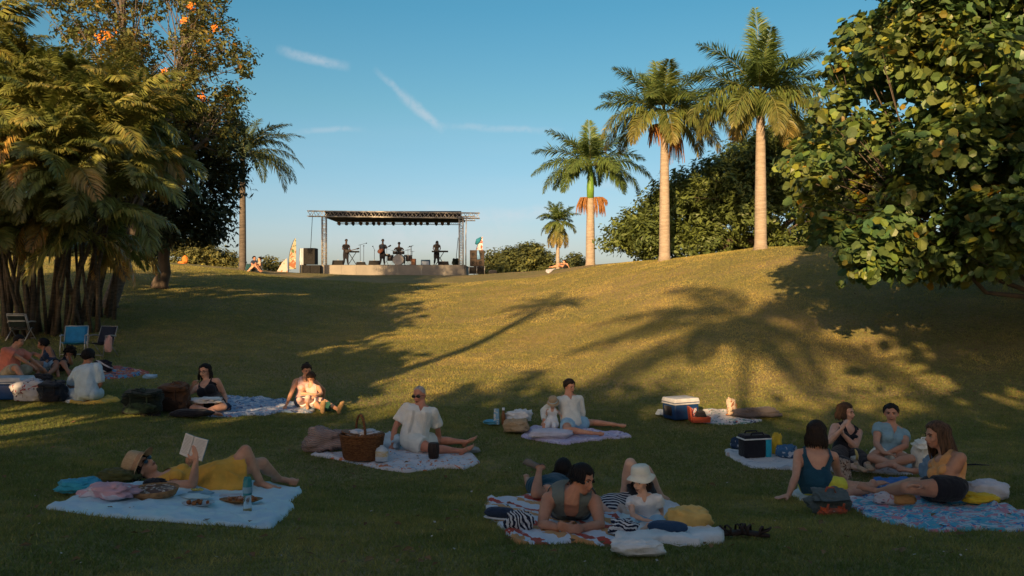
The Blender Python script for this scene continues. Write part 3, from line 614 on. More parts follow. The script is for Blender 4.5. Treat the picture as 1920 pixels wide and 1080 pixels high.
# ------------------------------------------------------------------ people
def cloth_mat(name, c, c2=None, **k):
    c = tuple(min(.82, q * 1.5) for q in c); c2 = None if c2 is None else tuple(min(.8, q * 1.5) for q in c2); k.setdefault('bump', .5); k.setdefault('bscale', 30); k.setdefault('rough', .9); k.setdefault('spec', .1); k.setdefault('sheen', .15)
    return mat(name, c, c2=c2 or [q * .82 for q in c], scale=k.pop('scale', 9), **k)
SKINS = {}
def skin(c):
    c = tuple(min(.75, q * 1.22) for q in c)
    if c not in SKINS:
        SKINS[c] = mat('skin_%d' % len(SKINS), c, .55, (c[0] * .84, c[1] * .76, c[2] * .74), 11, bump=.12, bscale=70, spec=.35)
        b_ = SKINS[c].node_tree.nodes['Principled BSDF']; b_.inputs['Subsurface Weight'].default_value = .06; b_.inputs['Subsurface Radius'].default_value = (.02, .008, .004)
    return SKINS[c]
def hair_mat(name, c, c2=None):
    return mat(name, c, .62, c2 or [q * .55 for q in c], 55, bump=.5, bscale=160, stretch=(1, 1, .10), spec=.22)
M_LIPS = mat('lips', (.30, .13, .10), .6); M_EYEW = mat('eye_white', (.42, .40, .37), .3); M_IRIS = mat('iris', (.03, .018, .012), .2); M_LENS = mat('dark_lens', (.012, .012, .014), .08, spec=.8)
HAIR = {'black': hair_mat('black_hair', (.016, .012, .011)), 'dark': hair_mat('dark_brown_hair', (.032, .02, .014)), 'brown': hair_mat('brown_hair', (.075, .042, .024)), 'streak': hair_mat('streaked_brown_hair', (.15, .085, .05), (.035, .02, .012)), 'grey': hair_mat('white_hair', (.50, .46, .43), (.38, .28, .23))}
def dirv(yaw, pitch=0.0):
    y = R(yaw); p = R(pitch); return Vector((math.sin(y) * math.cos(p), -math.cos(y) * math.cos(p), math.sin(p)))
CAMP = Vector((0, 0, CZ))
def solve(p, uv, Ln, sgn, warn=''):
    """point on the sight line of pixel uv at distance Ln from p, the farther (+1) or nearer (-1) one"""
    d = (Vector(((uv[0] - CU) / F, 1, (CV - uv[1]) / F))).normalized(); q = p - CAMP; t0 = q.dot(d); c = CAMP + d * t0; h = (c - p).length
    if h >= Ln: return p + (c - p).normalized() * Ln
    return c + d * (sgn * math.sqrt(Ln * Ln - h * h))
def remesh(mb, voxel, smooth=3):
    me = mb.mesh('tmp', [M_LIPS]); o = bpy.data.objects.new('tmp', me); col.objects.link(o)
    m = o.modifiers.new('r', 'REMESH'); m.mode = 'VOXEL'; m.voxel_size = voxel; m.adaptivity = 0
    if smooth: s = o.modifiers.new('s', 'SMOOTH'); s.factor = .5; s.iterations = smooth
    dg = bpy.context.evaluated_depsgraph_get(); ev = o.evaluated_get(dg); e = ev.to_mesh()
    nv = len(e.vertices); V = np.zeros(nv * 3, np.float32); e.vertices.foreach_get('co', V); V = V.reshape(-1, 3).astype(float)
    NN = np.zeros(nv * 3, np.float32); e.vertices.foreach_get('normal', NN); NN = NN.reshape(-1, 3).astype(float)
    nf = len(e.polygons); Fq = np.zeros(nf * 4, np.int32)
    if len(e.loops) == nf * 4: e.loops.foreach_get('vertex_index', Fq); Fq = Fq.reshape(-1, 4)
    else: raise RuntimeError('remesh')
    ev.to_mesh_clear(); bpy.data.objects.remove(o); bpy.data.meshes.remove(me)
    return V, NN, Fq
def clip_shell(V, NN, Fq, f, off=0.006):
    """the part of a surface where f > 0, moved out along its normals, with a clean edge"""
    W = V + NN * (off if np.ndim(off) == 0 else np.asarray(off)[:, None]); pos = f > 0; cnt = pos[Fq].sum(1)
    verts = W.tolist(); faces = Fq[cnt == 4].tolist(); cache = {}
    for q in Fq[(cnt > 0) & (cnt < 4)]:
        poly = []
        for i in range(4):
            a, b = int(q[i]), int(q[(i + 1) % 4])
            if pos[a]: poly.append(a)
            if pos[a] != pos[b]:
                k = (min(a, b), max(a, b))
                if k not in cache:
                    t = f[a] / (f[a] - f[b]); cache[k] = len(verts); verts.append((W[a] * (1 - t) + W[b] * t).tolist())
                poly.append(cache[k])
        if len(poly) >= 3: faces.append(poly)
    Vv = np.array(verts); used = np.zeros(len(Vv), bool)
    for q in faces: used[q] = True
    mp_ = np.cumsum(used) - 1
    return Vv[used], [[int(mp_[i]) for i in q] for q in faces]
def poly_obj(name, V, faces, m, parent, base):
    me = bpy.data.meshes.new(name); me.from_pydata((np.asarray(V) - np.array(base)).tolist(), [], faces); me.materials.append(m)
    me.polygons.foreach_set('use_smooth', [True] * len(faces)); me.update()
    o = bpy.data.objects.new(name, me); col.objects.link(o); o.parent = parent; return o
def seg_t(V, a, b):
    a = np.array(a); b = np.array(b); ab = b - a; t = ((V - a) @ ab) / (ab @ ab); tc = np.clip(t, 0, 1); return t, np.linalg.norm(V - (a + tc[:, None] * ab), axis=1)
class Person:
    def __init__(s, label, seat, neck, head, chest=0, hips=None, face=None, S=1.0, sk=(.36, .20, .125), fat=1.0, fem=True, vox=.010,
                 armL=None, armR=None, legL=None, legR=None, neck_s=1, head_s=0, lift=None, chest_pitch=0, P=None, handL=None, handR=None, footL=None, footR=None, group=None, bust=1.0, headsize=1.0, roll=0, wide=1.0, Nn=None):
        vox *= 1.30; s.S = S; s.fem = fem; s.vox = vox; s.fat = fat; s.sk = skin(sk)
        hips = chest if hips is None else hips; face = face if face is not None else (chest, 0)
        s.P = Vector(P) if P is not None else at(seat[0], seat[1]) + Vector((0, .09 * S, (.10 * S + .03) if lift is None else lift))
        s.base = Vector((s.P.x, s.P.y, Hs(s.P.x, s.P.y)))
        if Nn is not None: s.N = Vector(Nn)
        else:
            s.N = solve(s.P, neck, .50 * S, neck_s); dy = max(-.13 * S, min(.13 * S, s.N.y - s.P.y)); s.N = ray(neck[0], neck[1], s.P.y + dy)
        s.up = (s.N - s.P).normalized(); f = dirv(chest, chest_pitch); s.f = (f - s.up * f.dot(s.up)).normalized(); s.left = s.up.cross(s.f)
        fh = dirv(hips, 0 if chest_pitch > -40 else chest_pitch); hu = (s.up + Vector((0, 0, .0))).normalized(); fh = (fh - hu * fh.dot(hu)).normalized(); s.hl = hu.cross(fh); s.hf = fh
        s.Hd = solve(s.N, head, .19 * S, head_s) if head_s else None
        if s.Hd is None:
            d = (Vector(((head[0] - CU) / F, 1, (CV - head[1]) / F))).normalized(); s.Hd = CAMP + d * (s.N - CAMP).dot(d)
            if (s.Hd - s.N).length > .24 * S: s.Hd = s.N + (s.Hd - s.N).normalized() * .24 * S
        s.hf_ = dirv(*face).normalized()
        hup = Vector((0, 0, 1)) if abs(s.up.z) > .45 or face[1] < 40 and abs(s.hf_.z) < .7 else s.up
        hup = (hup + (s.Hd - s.N).normalized() * .25).normalized()
        hup = (hup - s.hf_ * hup.dot(s.hf_)).normalized(); s.hup = Matrix.Rotation(R(roll), 3, s.hf_) @ hup; s.hleft = s.hup.cross(s.hf_)
        s.t = thing('person', label, 'person', s.base, 0, group)
        s.J = {}
        sw = (.165 if fem else .185) * S * wide; hw = .085 * S
        for k, sg in (('L', 1), ('R', -1)):
            s.J['sh' + k] = s.N + s.left * sg * sw - s.up * .062 * S; s.J['hip' + k] = s.P + s.hl * sg * hw - s.up * .0 * S
        def chain(key, p0, spec, l1, l2, rr):
            if spec is None: return
            a, b = spec
            j1 = a if isinstance(a, Vector) else solve(p0, a, l1 * S, a[2] if len(a) > 2 else 1)
            g = Hs(j1.x, j1.y) + rr * S + .03
            if j1.z < g: j1.z = g
            j2 = b if isinstance(b, Vector) else solve(j1, b, l2 * S, b[2] if len(b) > 2 else 1)
            g = Hs(j2.x, j2.y) + rr * .8 * S + .03
            if j2.z < g: j2.z = g
            s.J[key + '1'] = j1; s.J[key + '2'] = j2
        chain('armL', s.J['shL'], armL, .285, .245, .035); chain('armR', s.J['shR'], armR, .285, .245, .035)
        chain('legL', s.J['hipL'], legL, .41, .40, .055); chain('legR', s.J['hipR'], legR, .41, .40, .055)
        s.hand = {'L': handL, 'R': handR}; s.foot = {'L': footL, 'R': footR}; s.bust = bust; s.hs = headsize
        s.V, s.NN, s.F = remesh(s.prims(), vox, 2)
        s.body = poly_obj('body', s.V, s.F.tolist(), s.sk, s.t, s.base)
        if vox < .019: s.facebits()
    # -- shape
    def torso(s, mb, infl=0.0, t0=-.16, t1=1.0, both=True, flat=False):
        S = s.S; fa = s.fat
        if s.fem: prof = [(-.16, .10, .08), (-.08, .155, .115), (.04, .172, .125), (.2, .155, .115), (.4, .122, .095), (.6, .13, .102), (.78, .148, .108), (.92, .135, .078), (1.0, .075, .058), (1.06, .05, .048)]
        else: prof = [(-.16, .10, .08), (-.08, .145, .11), (.04, .158, .118), (.2, .152, .115), (.4, .142, .112), (.6, .155, .118), (.8, .178, .12), (.93, .155, .085), (1.0, .085, .062), (1.06, .058, .055)]
        ts = [p[0] for p in prof]; ringN = 20; vs = []; fs = []; ln = (s.N - s.P).length
        tl = [t for t in np.linspace(t0, t1 if t1 < 1 else 1.06, 14)]
        for i, t in enumerate(tl):
            w_ = np.interp(t, ts, [p[1] for p in prof]) * S; d_ = np.interp(t, ts, [p[2] for p in prof]) * S
            mid = 1 - abs(2 * min(max(t, 0), 1) - .7) * .35
            w_ *= 1 + (fa - 1) * (1.0 if t < .95 else .5); d_ *= 1 + (fa - 1) * 1.5 * (1.0 if t < .85 else .5)
            w_ += infl; d_ += infl
            k = min(max(t, 0), 1); lf = (s.hl * (1 - k) + s.left * k).normalized(); ff = (s.hf * (1 - k) + s.f * k).normalized()
            c = s.P + (s.N - s.P) * t - ff * (.03 * S * math.sin(k * math.pi)) * 1.0 + s.f * (-.01 * S if t > .9 else 0)
            for q in range(ringN):
                th = 2 * math.pi * q / ringN; ca, sa = math.cos(th), math.sin(th); e = .82
                vs.append(c + lf * w_ * math.copysign(abs(ca) ** e, ca) + ff * d_ * math.copysign(abs(sa) ** e, sa))
        for i in range(len(tl) - 1):
            for q in range(ringN):
                q2 = (q + 1) % ringN; fs.append((i * ringN + q, i * ringN + q2, (i + 1) * ringN + q2, (i + 1) * ringN + q))
        fs.append(tuple(range(ringN - 1, -1, -1))); fs.append(tuple((len(tl) - 1) * ringN + q for q in range(ringN)))
        mb.add(vs, fs)
        if s.fem and s.bust and t1 > .75:
            for sg in (1, -1):
                c = s.N - s.up * .185 * S + s.left * sg * .068 * S + s.f * (.065 + .02 * (fa - 1)) * S; mb.ell(c, ((.062 * s.bust * S * fa + infl),) * 3)
    def limb(s, mb, pts, rad, infl=0.0, round_=True):
        rr = [r + infl for r in rad]; mb.tube(pts, rr, 12)
        if round_:
            for p, r in zip(pts, rr): 
                if p in (pts[0], pts[-1]): mb.ell(p, (r * .99,) * 3, None, 12, 8)
    def prims(s):
        mb = MB(); S = s.S; J = s.J; fa = s.fat; s.torso(mb)
        for k, sg in (('L', 1), ('R', -1)):
            sh = J['sh' + k]
            mb.ell(sh - s.left * sg * .008 * S, (.052 * S * fa,) * 3); s.limb(mb, [s.N + s.left * sg * .045 * S - s.up * .012 * S, sh + s.up * .004 * S], [.043 * S, .042 * S * fa], 0)
            if 'arm' + k + '1' in J:
                e, w_ = J['arm' + k + '1'], J['arm' + k + '2']
                s.limb(mb, [sh, sh.lerp(e, .35), sh.lerp(e, .75), e], [.052 * S * fa, .049 * S * fa, .041 * S * fa, .037 * S])
                s.limb(mb, [e, e.lerp(w_, .3), e.lerp(w_, .75), w_], [.037 * S, .039 * S * (.5 + fa / 2), .029 * S, .0235 * S])
                s.hand_prims(mb, w_, (w_ - e).normalized(), s.hand[k], sg)
            if 'leg' + k + '1' in J:
                h, kn, an = J['hip' + k], J['leg' + k + '1'], J['leg' + k + '2']
                s.limb(mb, [h, h.lerp(kn, .35), h.lerp(kn, .75), kn], [.092 * S * fa, .084 * S * fa, .063 * S * (.5 + fa / 2), .053 * S])
                bk = (kn - h).normalized() + (kn - an).normalized(); bk = -bk.normalized() if bk.length > .1 else Vector((0, 0, 0))
                calf = kn.lerp(an, .32) + bk * .012 * S
                s.limb(mb, [kn, calf, kn.lerp(an, .7), an], [.053 * S, .056 * S * (.5 + fa / 2), .038 * S, .033 * S])
                s.foot_prims(mb, an, (an - kn).normalized(), s.foot[k])
        # neck and head
        mb.tube([s.N - s.up * .03 * S, s.N.lerp(s.Hd, .5) - s.hf_ * .005 * S, s.Hd - s.hup * .03 * S - s.hf_ * .015 * S], [.064 * S * (.5 + fa / 2) * (.9 if s.fem else 1.15), .053 * S * (.9 if s.fem else 1.2), .054 * S * (1 if s.fem else 1.1)], 12)
        s.head_prims(mb); return mb
    def hR(s): return Matrix((s.hleft, -s.hf_, s.hup)).transposed()      # columns: x = left, y = back, z = up
    def hp(s, x, y, z): k = s.S * s.hs * (1.0 if s.S > .8 else 1.0); return s.Hd + (s.hleft * x + s.hf_ * y + s.hup * z) * s.headk()
    def headk(s): return s.hs * (s.S if s.S > .85 else s.S ** .5 * .93)
    def head_prims(s, mb):
        k = s.headk(); M = s.hR(); e = lambda p, r, seg=14: mb.ell(s.hp(*p), tuple(q * k for q in r), M, seg, 10)
        e((0, -.012, .028), (.074, .092, .088), 18); e((0, .02, -.03), (.058, .062, .078)); e((0, .045, -.078), (.031, .032, .027)); e((0, .0, -.055), (.052, .055, .045))
        for sg in (1, -1):
            e((sg * .074, -.01, -.012), (.010, .020, .032)); e((sg * .034, .058, -.028), (.022, .02, .022)); e((sg * .03, .072, .022), (.022, .012, .009))
        mb.tube([s.hp(0, .076, .018), s.hp(0, .090, -.008), s.hp(0, .101, -.026), s.hp(0, .086, -.036)], [.008 * k, .010 * k, .0135 * k, .011 * k], 8)
        e((.009, .088, -.030), (.009, .009, .008)); e((-.009, .088, -.030), (.009, .009, .008)); e((0, .078, -.056), (.024, .014, .012)); e((0, .078, -.064), (.018, .013, .008))
    def hand_prims(s, mb, w_, d, spec, sg):
        S = s.S; spec = spec or {}
        hd = (spec.get('d') or d).normalized(); n = spec.get('n') or Vector((0, 0, -1)); n = (n - hd * n.dot(hd))
        n = n.normalized() if n.length > .05 else hd.orthogonal().normalized(); side = n.cross(hd).normalized() * (1 if spec.get('thumb', 1) > 0 else -1)
        curl = spec.get('curl', .35); p = w_ + hd * .05 * S; M = Matrix((side, hd, n)).transposed()
        mb.ell(p, (.040 * S, .052 * S, .016 * S), M, 12, 8); mb.tube([w_, p], [.023 * S, .026 * S], 8)
        for i, (o, ln) in enumerate(((-.030, .062), (-.011, .074), (.010, .070), (.030, .055))):
            a = p + side * o * S + hd * .034 * S; sp = side * o * 2.2; 
            d1 = (hd + n * curl * .5 + sp).normalized(); d2 = (hd + n * curl * 1.5 + sp).normalized(); b = a + d1 * ln * .5 * S; c = b + d2 * ln * .5 * S
            mb.tube([a, b, c], [.0095 * S, .009 * S, .0075 * S], 7)
        a = p - side * .030 * S - hd * .02 * S; b = a + (-side * .8 + hd * .6 + n * .3).normalized() * .035 * S; c = b + (hd + n * curl - side * .2).normalized() * .03 * S
        mb.tube([a, b, c], [.013 * S, .0105 * S, .009 * S], 7)
    def foot_prims(s, mb, an, d, spec):
        S = s.S; t = spec if spec is not None else (Vector((d.x, d.y, 0)) * .6 + Vector((0, 0, -.15)) if abs(d.z) < .8 else s.hf)
        t = Vector(t).normalized(); sole = -(d - t * d.dot(t)); sole = (sole.normalized() if sole.length > .1 else t.orthogonal().normalized()); sd = t.cross(sole); M = Matrix((sd, t, sole)).transposed()
        heel = an - t * .03 * S - sole * .025 * S; mb.ell(heel, (.032 * S, .04 * S, .032 * S), M, 12, 8)
        mb.tube([an - sole * .01 * S, an + t * .06 * S - sole * .028 * S, an + t * .13 * S - sole * .042 * S, an + t * .175 * S - sole * .046 * S], [.035 * S, .036 * S, .030 * S, .016 * S], 12, flat=.75)
        mb.ell(an + t * .12 * S - sole * .044 * S, (.044 * S, .045 * S, .018 * S), M, 12, 8)
        for i in range(5):
            o = (-.032 + .016 * i) * S; mb.ell(an + t * (.172 - .004 * i) * S + sd * o - sole * .048 * S, (.0085 * S, .018 * S, .009 * S), M, 8, 6)
        s.J.setdefault('feet', []).append((an, t, sole))
    def facebits(s):
        k = s.headk(); M = s.hR()
        for sg in (1, -1):
            b = MB(); b.ell(s.hp(sg * .031, .0715, .004), (.0125 * k, .008 * k, .0068 * k), M, 10, 8, 0); b.ell(s.hp(sg * .031, .0785, .004), (.0056 * k, .0028 * k, .0056 * k), M, 8, 6, 1); b.build('eye', [M_EYEW, M_IRIS], s.t)
            b = MB(); b.tube([s.hp(sg * .014, .087, .021), s.hp(sg * .033, .084, .027), s.hp(sg * .050, .070, .020)], [.0035 * k, .0045 * k, .002 * k], 6); b.build('eyebrow', HAIR[getattr(s, 'brow', 'dark')], s.t)
            b = MB(); b.tube([s.hp(sg * .018, .079, .009), s.hp(sg * .032, .081, .0125), s.hp(sg * .045, .073, .008)], [.0016 * k, .0024 * k, .0012 * k], 5); b.build('eyelid', HAIR['black'], s.t)
        b = MB(); b.tube([s.hp(.025, .076, -.059), s.hp(.010, .091, -.0565), s.hp(0, .092, -.058), s.hp(-.010, .091, -.0565), s.hp(-.025, .076, -.059)], [.002 * k, .005 * k, .005 * k, .005 * k, .002 * k], 6, flat=.8)
        b.tube([s.hp(.020, .077, -.0635), s.hp(0, .090, -.067), s.hp(-.020, .077, -.0635)], [.002 * k, .0062 * k, .002 * k], 6); b.build('lips', M_LIPS, s.t)
    # -- dressing
    def coords(s):
        q = s.V - np.array(s.N); return q @ np.array(s.left), q @ np.array(s.up), q @ np.array(s.f)
    def part_of(s):
        """for each body vertex the bone it is nearest to (relative to the bone's thickness)"""
        if hasattr(s, '_po'): return s._po
        S = s.S; bones = [('torso', s.P, s.P.lerp(s.N, .88), .14), ('neck', s.N, s.Hd, .06), ('head', s.Hd - s.hup * .02, s.Hd + s.hup * .04 * S, .10)]
        for k in 'LR':
            if 'arm' + k + '1' in s.J: bones += [('ua' + k, s.J['sh' + k], s.J['arm' + k + '1'], .048), ('fa' + k, s.J['arm' + k + '1'], s.J['arm' + k + '2'], .036), ('ha' + k, s.J['arm' + k + '2'], s.J['arm' + k + '2'] + ((s.hand[k] or {}).get('d') or (s.J['arm' + k + '2'] - s.J['arm' + k + '1'])).normalized() * .17 * S, .055)]
            if 'leg' + k + '1' in s.J: bones += [('th' + k, s.J['hip' + k], s.J['leg' + k + '1'], .08), ('sn' + k, s.J['leg' + k + '1'], s.J['leg' + k + '2'], .05)]
        for i, (an, t, so_) in enumerate(s.J.get('feet', [])): bones.append(('foot%d' % i, an - so_ * .02 * S, an + t * .16 * S - so_ * .04 * S, .042))
        D = []; Tt = {}
        for n, a, b, r in bones:
            t, d = seg_t(s.V, a, b); D.append(d / (r * S)); Tt[n] = t
        s._po0 = np.argmin(np.array(D), 0); best = np.full(len(s.V), .013 * S)
        for j, (n, a, b, r) in enumerate(bones):
            rr = {'ua': .046 * s.fat, 'fa': .033, 'ha': .03}.get(n[:2])
            if rr is None: continue
            dd = D[j] * r * S; res = np.abs(dd - rr * S) if n[:2] != 'ha' else np.maximum(dd - .045 * S, 0) * .5; ok_ = (res < best) & (Tt[n] > (.10 if n[:2] == 'ua' else -.2)) & (Tt[n] < 1.2)
            s._po0[ok_] = j; best = np.where(ok_, res, best)
        s._po = (s._po0, [b[0] for b in bones], Tt, np.array(D)); return s._po
    def wear(s, name, m, f, off=.006, crease=.0, freq=14):
        off = np.full(len(s.V), off * 1.0)
        if crease:
            o_ = np.array([mnoise.noise(Vector(v) * freq) for v in s.V[f > -.02]]); off[f > -.02] += crease * (o_ * .7 + .3)
        Vv, fs = clip_shell(s.V, s.NN, s.F, f, off); return poly_obj(name, Vv, fs, m, s.t, s.base)
    def tank(s, m, nf=.16, nb=.10, si=.055, so=.105, arm=.15, bottom=.0, off=.006, name='tank_top', top=None, crease=.004, one=0):
        S = s.S; a, b, c = s.coords(); lab, names, Tt, D = s.part_of(); a = a / S; b = b / S; c = c / S
        fr = c > -.01; neck = np.where(fr, nf, nb)
        # below the armhole the whole trunk, above it only the straps
        hole = np.clip((b + arm) / .10, 0, 1); lim = (.30 - (.30 - so) * smooth(hole)) * s.fat
        f1 = lim - np.abs(a)
        uu = np.clip((b + neck) / neck, 0, 1); inner = si * np.sqrt(np.clip(uu * 1.6, 0, 1)); f2 = np.where(b > -neck, np.abs(a) - inner, .05)
        if top is not None: f2 = np.minimum(f2, top - b)
        f3 = b + (.5 - bottom) + .06
        f = np.minimum(np.minimum(f1, f2), f3)
        arms = np.array([n[:2] in ('ua', 'fa', 'ha') for n in names])[lab]; tA = np.zeros(len(lab))
        for k in 'LR':
            if 'ua' + k in Tt: tA = np.where(lab == names.index('ua' + k), Tt['ua' + k], tA)
        hand = np.array([n[:2] in ('fa', 'ha', 'he', 'sn', 'fo') for n in names])[lab]
        f = np.where(hand, -1, f); f = np.where(arms, np.minimum(f, (-.02 - tA) * .3), f); f = np.where((lab == 0) & (D[0] > 1.75), -1, f)
        legs = np.array([n[:2] == 'th' for n in names])[lab]
        f = np.where(legs & (b < -.40), np.minimum(f, .02), f) if bottom < .05 else np.where(legs, -1, f)
        return s.wear(name, m, f * S, off, crease)
    def vol(s, name, m, torso=None, arms=None, legs=None, infl=.018, leg_infl=.022, arm_infl=.016, clip=None, crease=.006, freq=11, flare=0.0, extra=None, forearm=None, shin=None, smooth_=2, vox=None):
        """a loose garment: its own volume round the trunk and limbs"""
        mb = MB(); S = s.S; fa = s.fat
        if torso: s.torso(mb, infl * 1.0, torso[0], torso[1])
        for k, sg in (('L', 1), ('R', -1)):
            if arms and 'arm' + k + '1' in s.J:
                sh, e, w_ = s.J['sh' + k], s.J['arm' + k + '1'], s.J['arm' + k + '2']
                mb.ell(sh - s.left * sg * .008 * S, (.052 * S * fa + arm_infl * .7,) * 3); mb.tube([s.N + s.left * sg * .045 * S - s.up * .018 * S, sh], [.047 * S, .044 * S * fa + arm_infl * .6], 12)
                mb.tube([sh, sh.lerp(e, arms * .6), sh.lerp(e, arms)], [.052 * S * fa + arm_infl * .6, .05 * S * fa + arm_infl, .046 * S * fa + arm_infl * (1.7 if arms < .9 else .8)], 14)
                if forearm: mb.ell(e, (.04 * S + arm_infl,) * 3); mb.tube([e, e.lerp(w_, forearm)], [.04 * S + arm_infl, (.042 - .014 * forearm) * S + arm_infl * .8], 12)
            if legs and 'leg' + k + '1' in s.J:
                h, kn, an = s.J['hip' + k], s.J['leg' + k + '1'], s.J['leg' + k + '2']
                mb.ell(h, (.092 * S * fa + leg_infl * .7,) * 3); mb.tube([h, h.lerp(kn, legs * .5), h.lerp(kn, legs)], [.093 * S * fa + leg_infl * .7, .088 * S * fa + leg_infl, (.088 - .028 * legs) * S * fa + leg_infl * (1.3 + flare)], 14)
                if shin: mb.ell(kn, (.055 * S + leg_infl,) * 3); mb.tube([kn, kn.lerp(an, .35), kn.lerp(an, shin)], [.054 * S + leg_infl, .056 * S + leg_infl, .04 * S + leg_infl], 12)
        if extra: extra(mb)
        V, NN, Fq = remesh(mb, vox or max(s.vox, .0150), smooth_)
        f = clip(V) if clip is not None else np.ones(len(V))
        q_ = V - np.array(s.N); qa, qb, qc = q_ @ np.array(s.left), q_ @ np.array(s.up), q_ @ np.array(s.f)
        def fold(a_, b_, c_):
            n1 = mnoise.noise(Vector((a_ * 13 + b_ * 5, b_ * 4, c_ * 13))); n2 = mnoise.noise(Vector((a_ * 26 - b_ * 12, b_ * 9, c_ * 24 + 3))); return (1 - abs(n1) * 2.4) * .75 + (1 - abs(n2) * 2.4) * .3 - .5
        off = crease * np.array([fold(*z_) for z_ in zip(qa, qb, qc)])
        Vv, fs = clip_shell(V, NN, Fq, f, off); return poly_obj(name, Vv, fs, m, s.t, s.base)
    def neck_clip(s, depth=.10, halfw=.06, back=.02):
        def fn(V):
            q = V - np.array(s.N); a = np.abs(q @ np.array(s.left)) / s.S; b = q @ np.array(s.up) / s.S; c = q @ np.array(s.f)
            d_ = np.where(c > 0, depth, back); u_ = np.clip((b + d_) / (d_ + .02), 0, 1.2)
            hole = halfw * u_ - a; return np.where(b > -d_, -hole, .1) * s.S + np.where(b > .035, -.1, 0)
        return fn
    def shirt(s, m, sleeve=.55, bottom=-.12, vneck=.10, hw=.06, infl=.016, name='shirt', forearm=None, crease=.009, arm_infl=.014):
        return s.vol(name, m, (bottom, .985), sleeve, None, infl, clip=s.neck_clip(vneck, hw), crease=crease, forearm=forearm, arm_infl=arm_infl)
    def shorts(s, m, leg=.5, top=.12, infl=.014, name='shorts', shin=None, leg_infl=.02, flare=0):
        return s.vol(name, m, (-.16, top), None, leg, infl, leg_infl=leg_infl, shin=shin, flare=flare, crease=.005)
    def shoes(s, m, off=.007, name='shoe', which=(0, 1), sandal=False):
        lab, names, Tt, D = s.part_of(); so_ = []
        for i in which:
            if 'foot%d' % i not in names: continue
            an, t, sole = s.J['feet'][i]; sel = (lab == names.index('foot%d' % i)); h = (s.V - np.array(an)) @ np.array(sole)
            f = np.where(sel, (.012 * s.S - h), -1)
            if sandal:
                u_ = (s.V - np.array(an)) @ np.array(t); st = np.minimum(np.minimum(np.abs(u_ - .09 * s.S) - .014, 0) * -1, 1); f = np.where(sel, np.maximum(-.040 * s.S - h, st - .002), -1)
            s.wear(name, m, f, off)
    def hair(s, kind, colr='dark', length=.0, locks=0, seed=0, front=.052, side=.0, back_z=-.075, off=.016, gather=None, spread=1.0, fall=None, bun=None, wave=.012, name='hair'):
        """cap that follows the skull, plus hanging locks"""
        k = s.headk(); q = (s.V - np.array(s.Hd)) / k; x = q @ np.array(s.hleft); y = q @ np.array(s.hf_); z = q @ np.array(s.hup)
        line = np.interp(y, [-.11, -.04, -.012, .02, .05, .08, .11], [back_z, back_z * .7, side - .002, side + .022, front, front + .018, front + .03]) + .008 * np.sin(x * 90)
        f = (z - line) * k; f = np.where(np.abs(z) > .16, -1, f); f = np.where((q ** 2).sum(1) > .16 ** 2, -1, f)
        rng = np.random.RandomState(seed + 5)
        thick = off * k * (1 + .22 * np.array([mnoise.noise(Vector((p[0] * 14, p[1] * 14, p[2] * 4))) for p in q]) * (np.abs(f) < 9))
        thick = thick * np.clip(.35 + (z - line) / .035, .25, 1)
        Vv, fs = clip_shell(s.V, s.NN, s.F, f, thick); mb = MB(); mb.add(Vv, fs)
        # strands lying over the cap give it grain
        Mc = lambda a, e, r: s.Hd + (s.hleft * math.sin(a) * math.cos(e) * .078 * r - s.hf_ * math.cos(a) * math.cos(e) * .098 * r - s.hf_ * .012 + s.hup * (.028 + math.sin(e) * .09 * r)) * k
        for i in range(int(locks * 1.8)):
            a = rng.uniform(-1, 1) * 2.0 * spread; e0 = rng.uniform(.15, 1.25); p = [Mc(a * .75, e0 + .2, 1.10), Mc(a, e0 * .5, 1.17), Mc(a, -.25, 1.14)]
            if length > 0:
                g = Vector((0, 0, -1)) if fall is None else fall.normalized(); L_ = length * rng.uniform(.78, 1.05) * s.S; st = p[-1]
                outw = (s.hleft * math.sin(a) - s.hf_ * math.cos(a)) * .02 * s.S
                sway = rng.uniform(-1, 1) * wave; kk = 4
                for j in range(1, kk + 1):
                    t = j / kk; pt = st + g * L_ * t + outw * math.sin(t * 2.4) + s.hleft * sway * math.sin(t * 6 + i)
                    if gather is not None: pt = pt.lerp(gather + g * L_ * t * .5, t * .8)
                    p.append(pt)
            r0 = rng.uniform(.006, .0125) * k; rr = [r0 * .5] + [r0] * (len(p) - 2) + [r0 * .18]; mb.tube(p, rr, 6, caps=False, flat=.6)
        if bun:
            for (bx, by, bz, br) in bun: mb.ell(s.hp(bx, by, bz), (br * k,) * 3, None, 14, 10, 0, .35, seed)
        if kind == 'curly':
            for i in range(90):
                a = rng.uniform(-2.3, 2.3); e = rng.uniform(-.6, 1.5); c = Mc(a, e, 1.25 + .2 * rng.rand()) + g_curl(rng) * .01; mb.ell(c, (.022 * k * rng.uniform(.7, 1.3),) * 3, None, 8, 6, 0, .4, i)
        return mb.build(name, HAIR[colr], s.t)
    def glasses(s, dark=True, name='sunglasses'):
        k = s.headk(); b = MB(); M = s.hR()
        for sg in (1, -1):
            if dark: b.ell(s.hp(sg * .033, .088, .004), (.029 * k, .005 * k, .021 * k), M, 12, 8, 0)
            else:
                pts = [s.hp(sg * .033 + .024 * math.cos(a), .093, .002 + .019 * math.sin(a)) for a in np.linspace(0, 2 * math.pi, 13)]; b.tube(pts, .0022 * k, 5, 0, caps=False)
            b.tube([s.hp(sg * .056, .085, .008), s.hp(sg * .078, .03, .006), s.hp(sg * .082, -.02, .0)], [.003 * k] * 3, 5, 0)
        b.tube([s.hp(-.012, .094, .008), s.hp(.012, .094, .008)], [.003 * k] * 2, 5, 0); b.build(name, M_LENS, s.t)
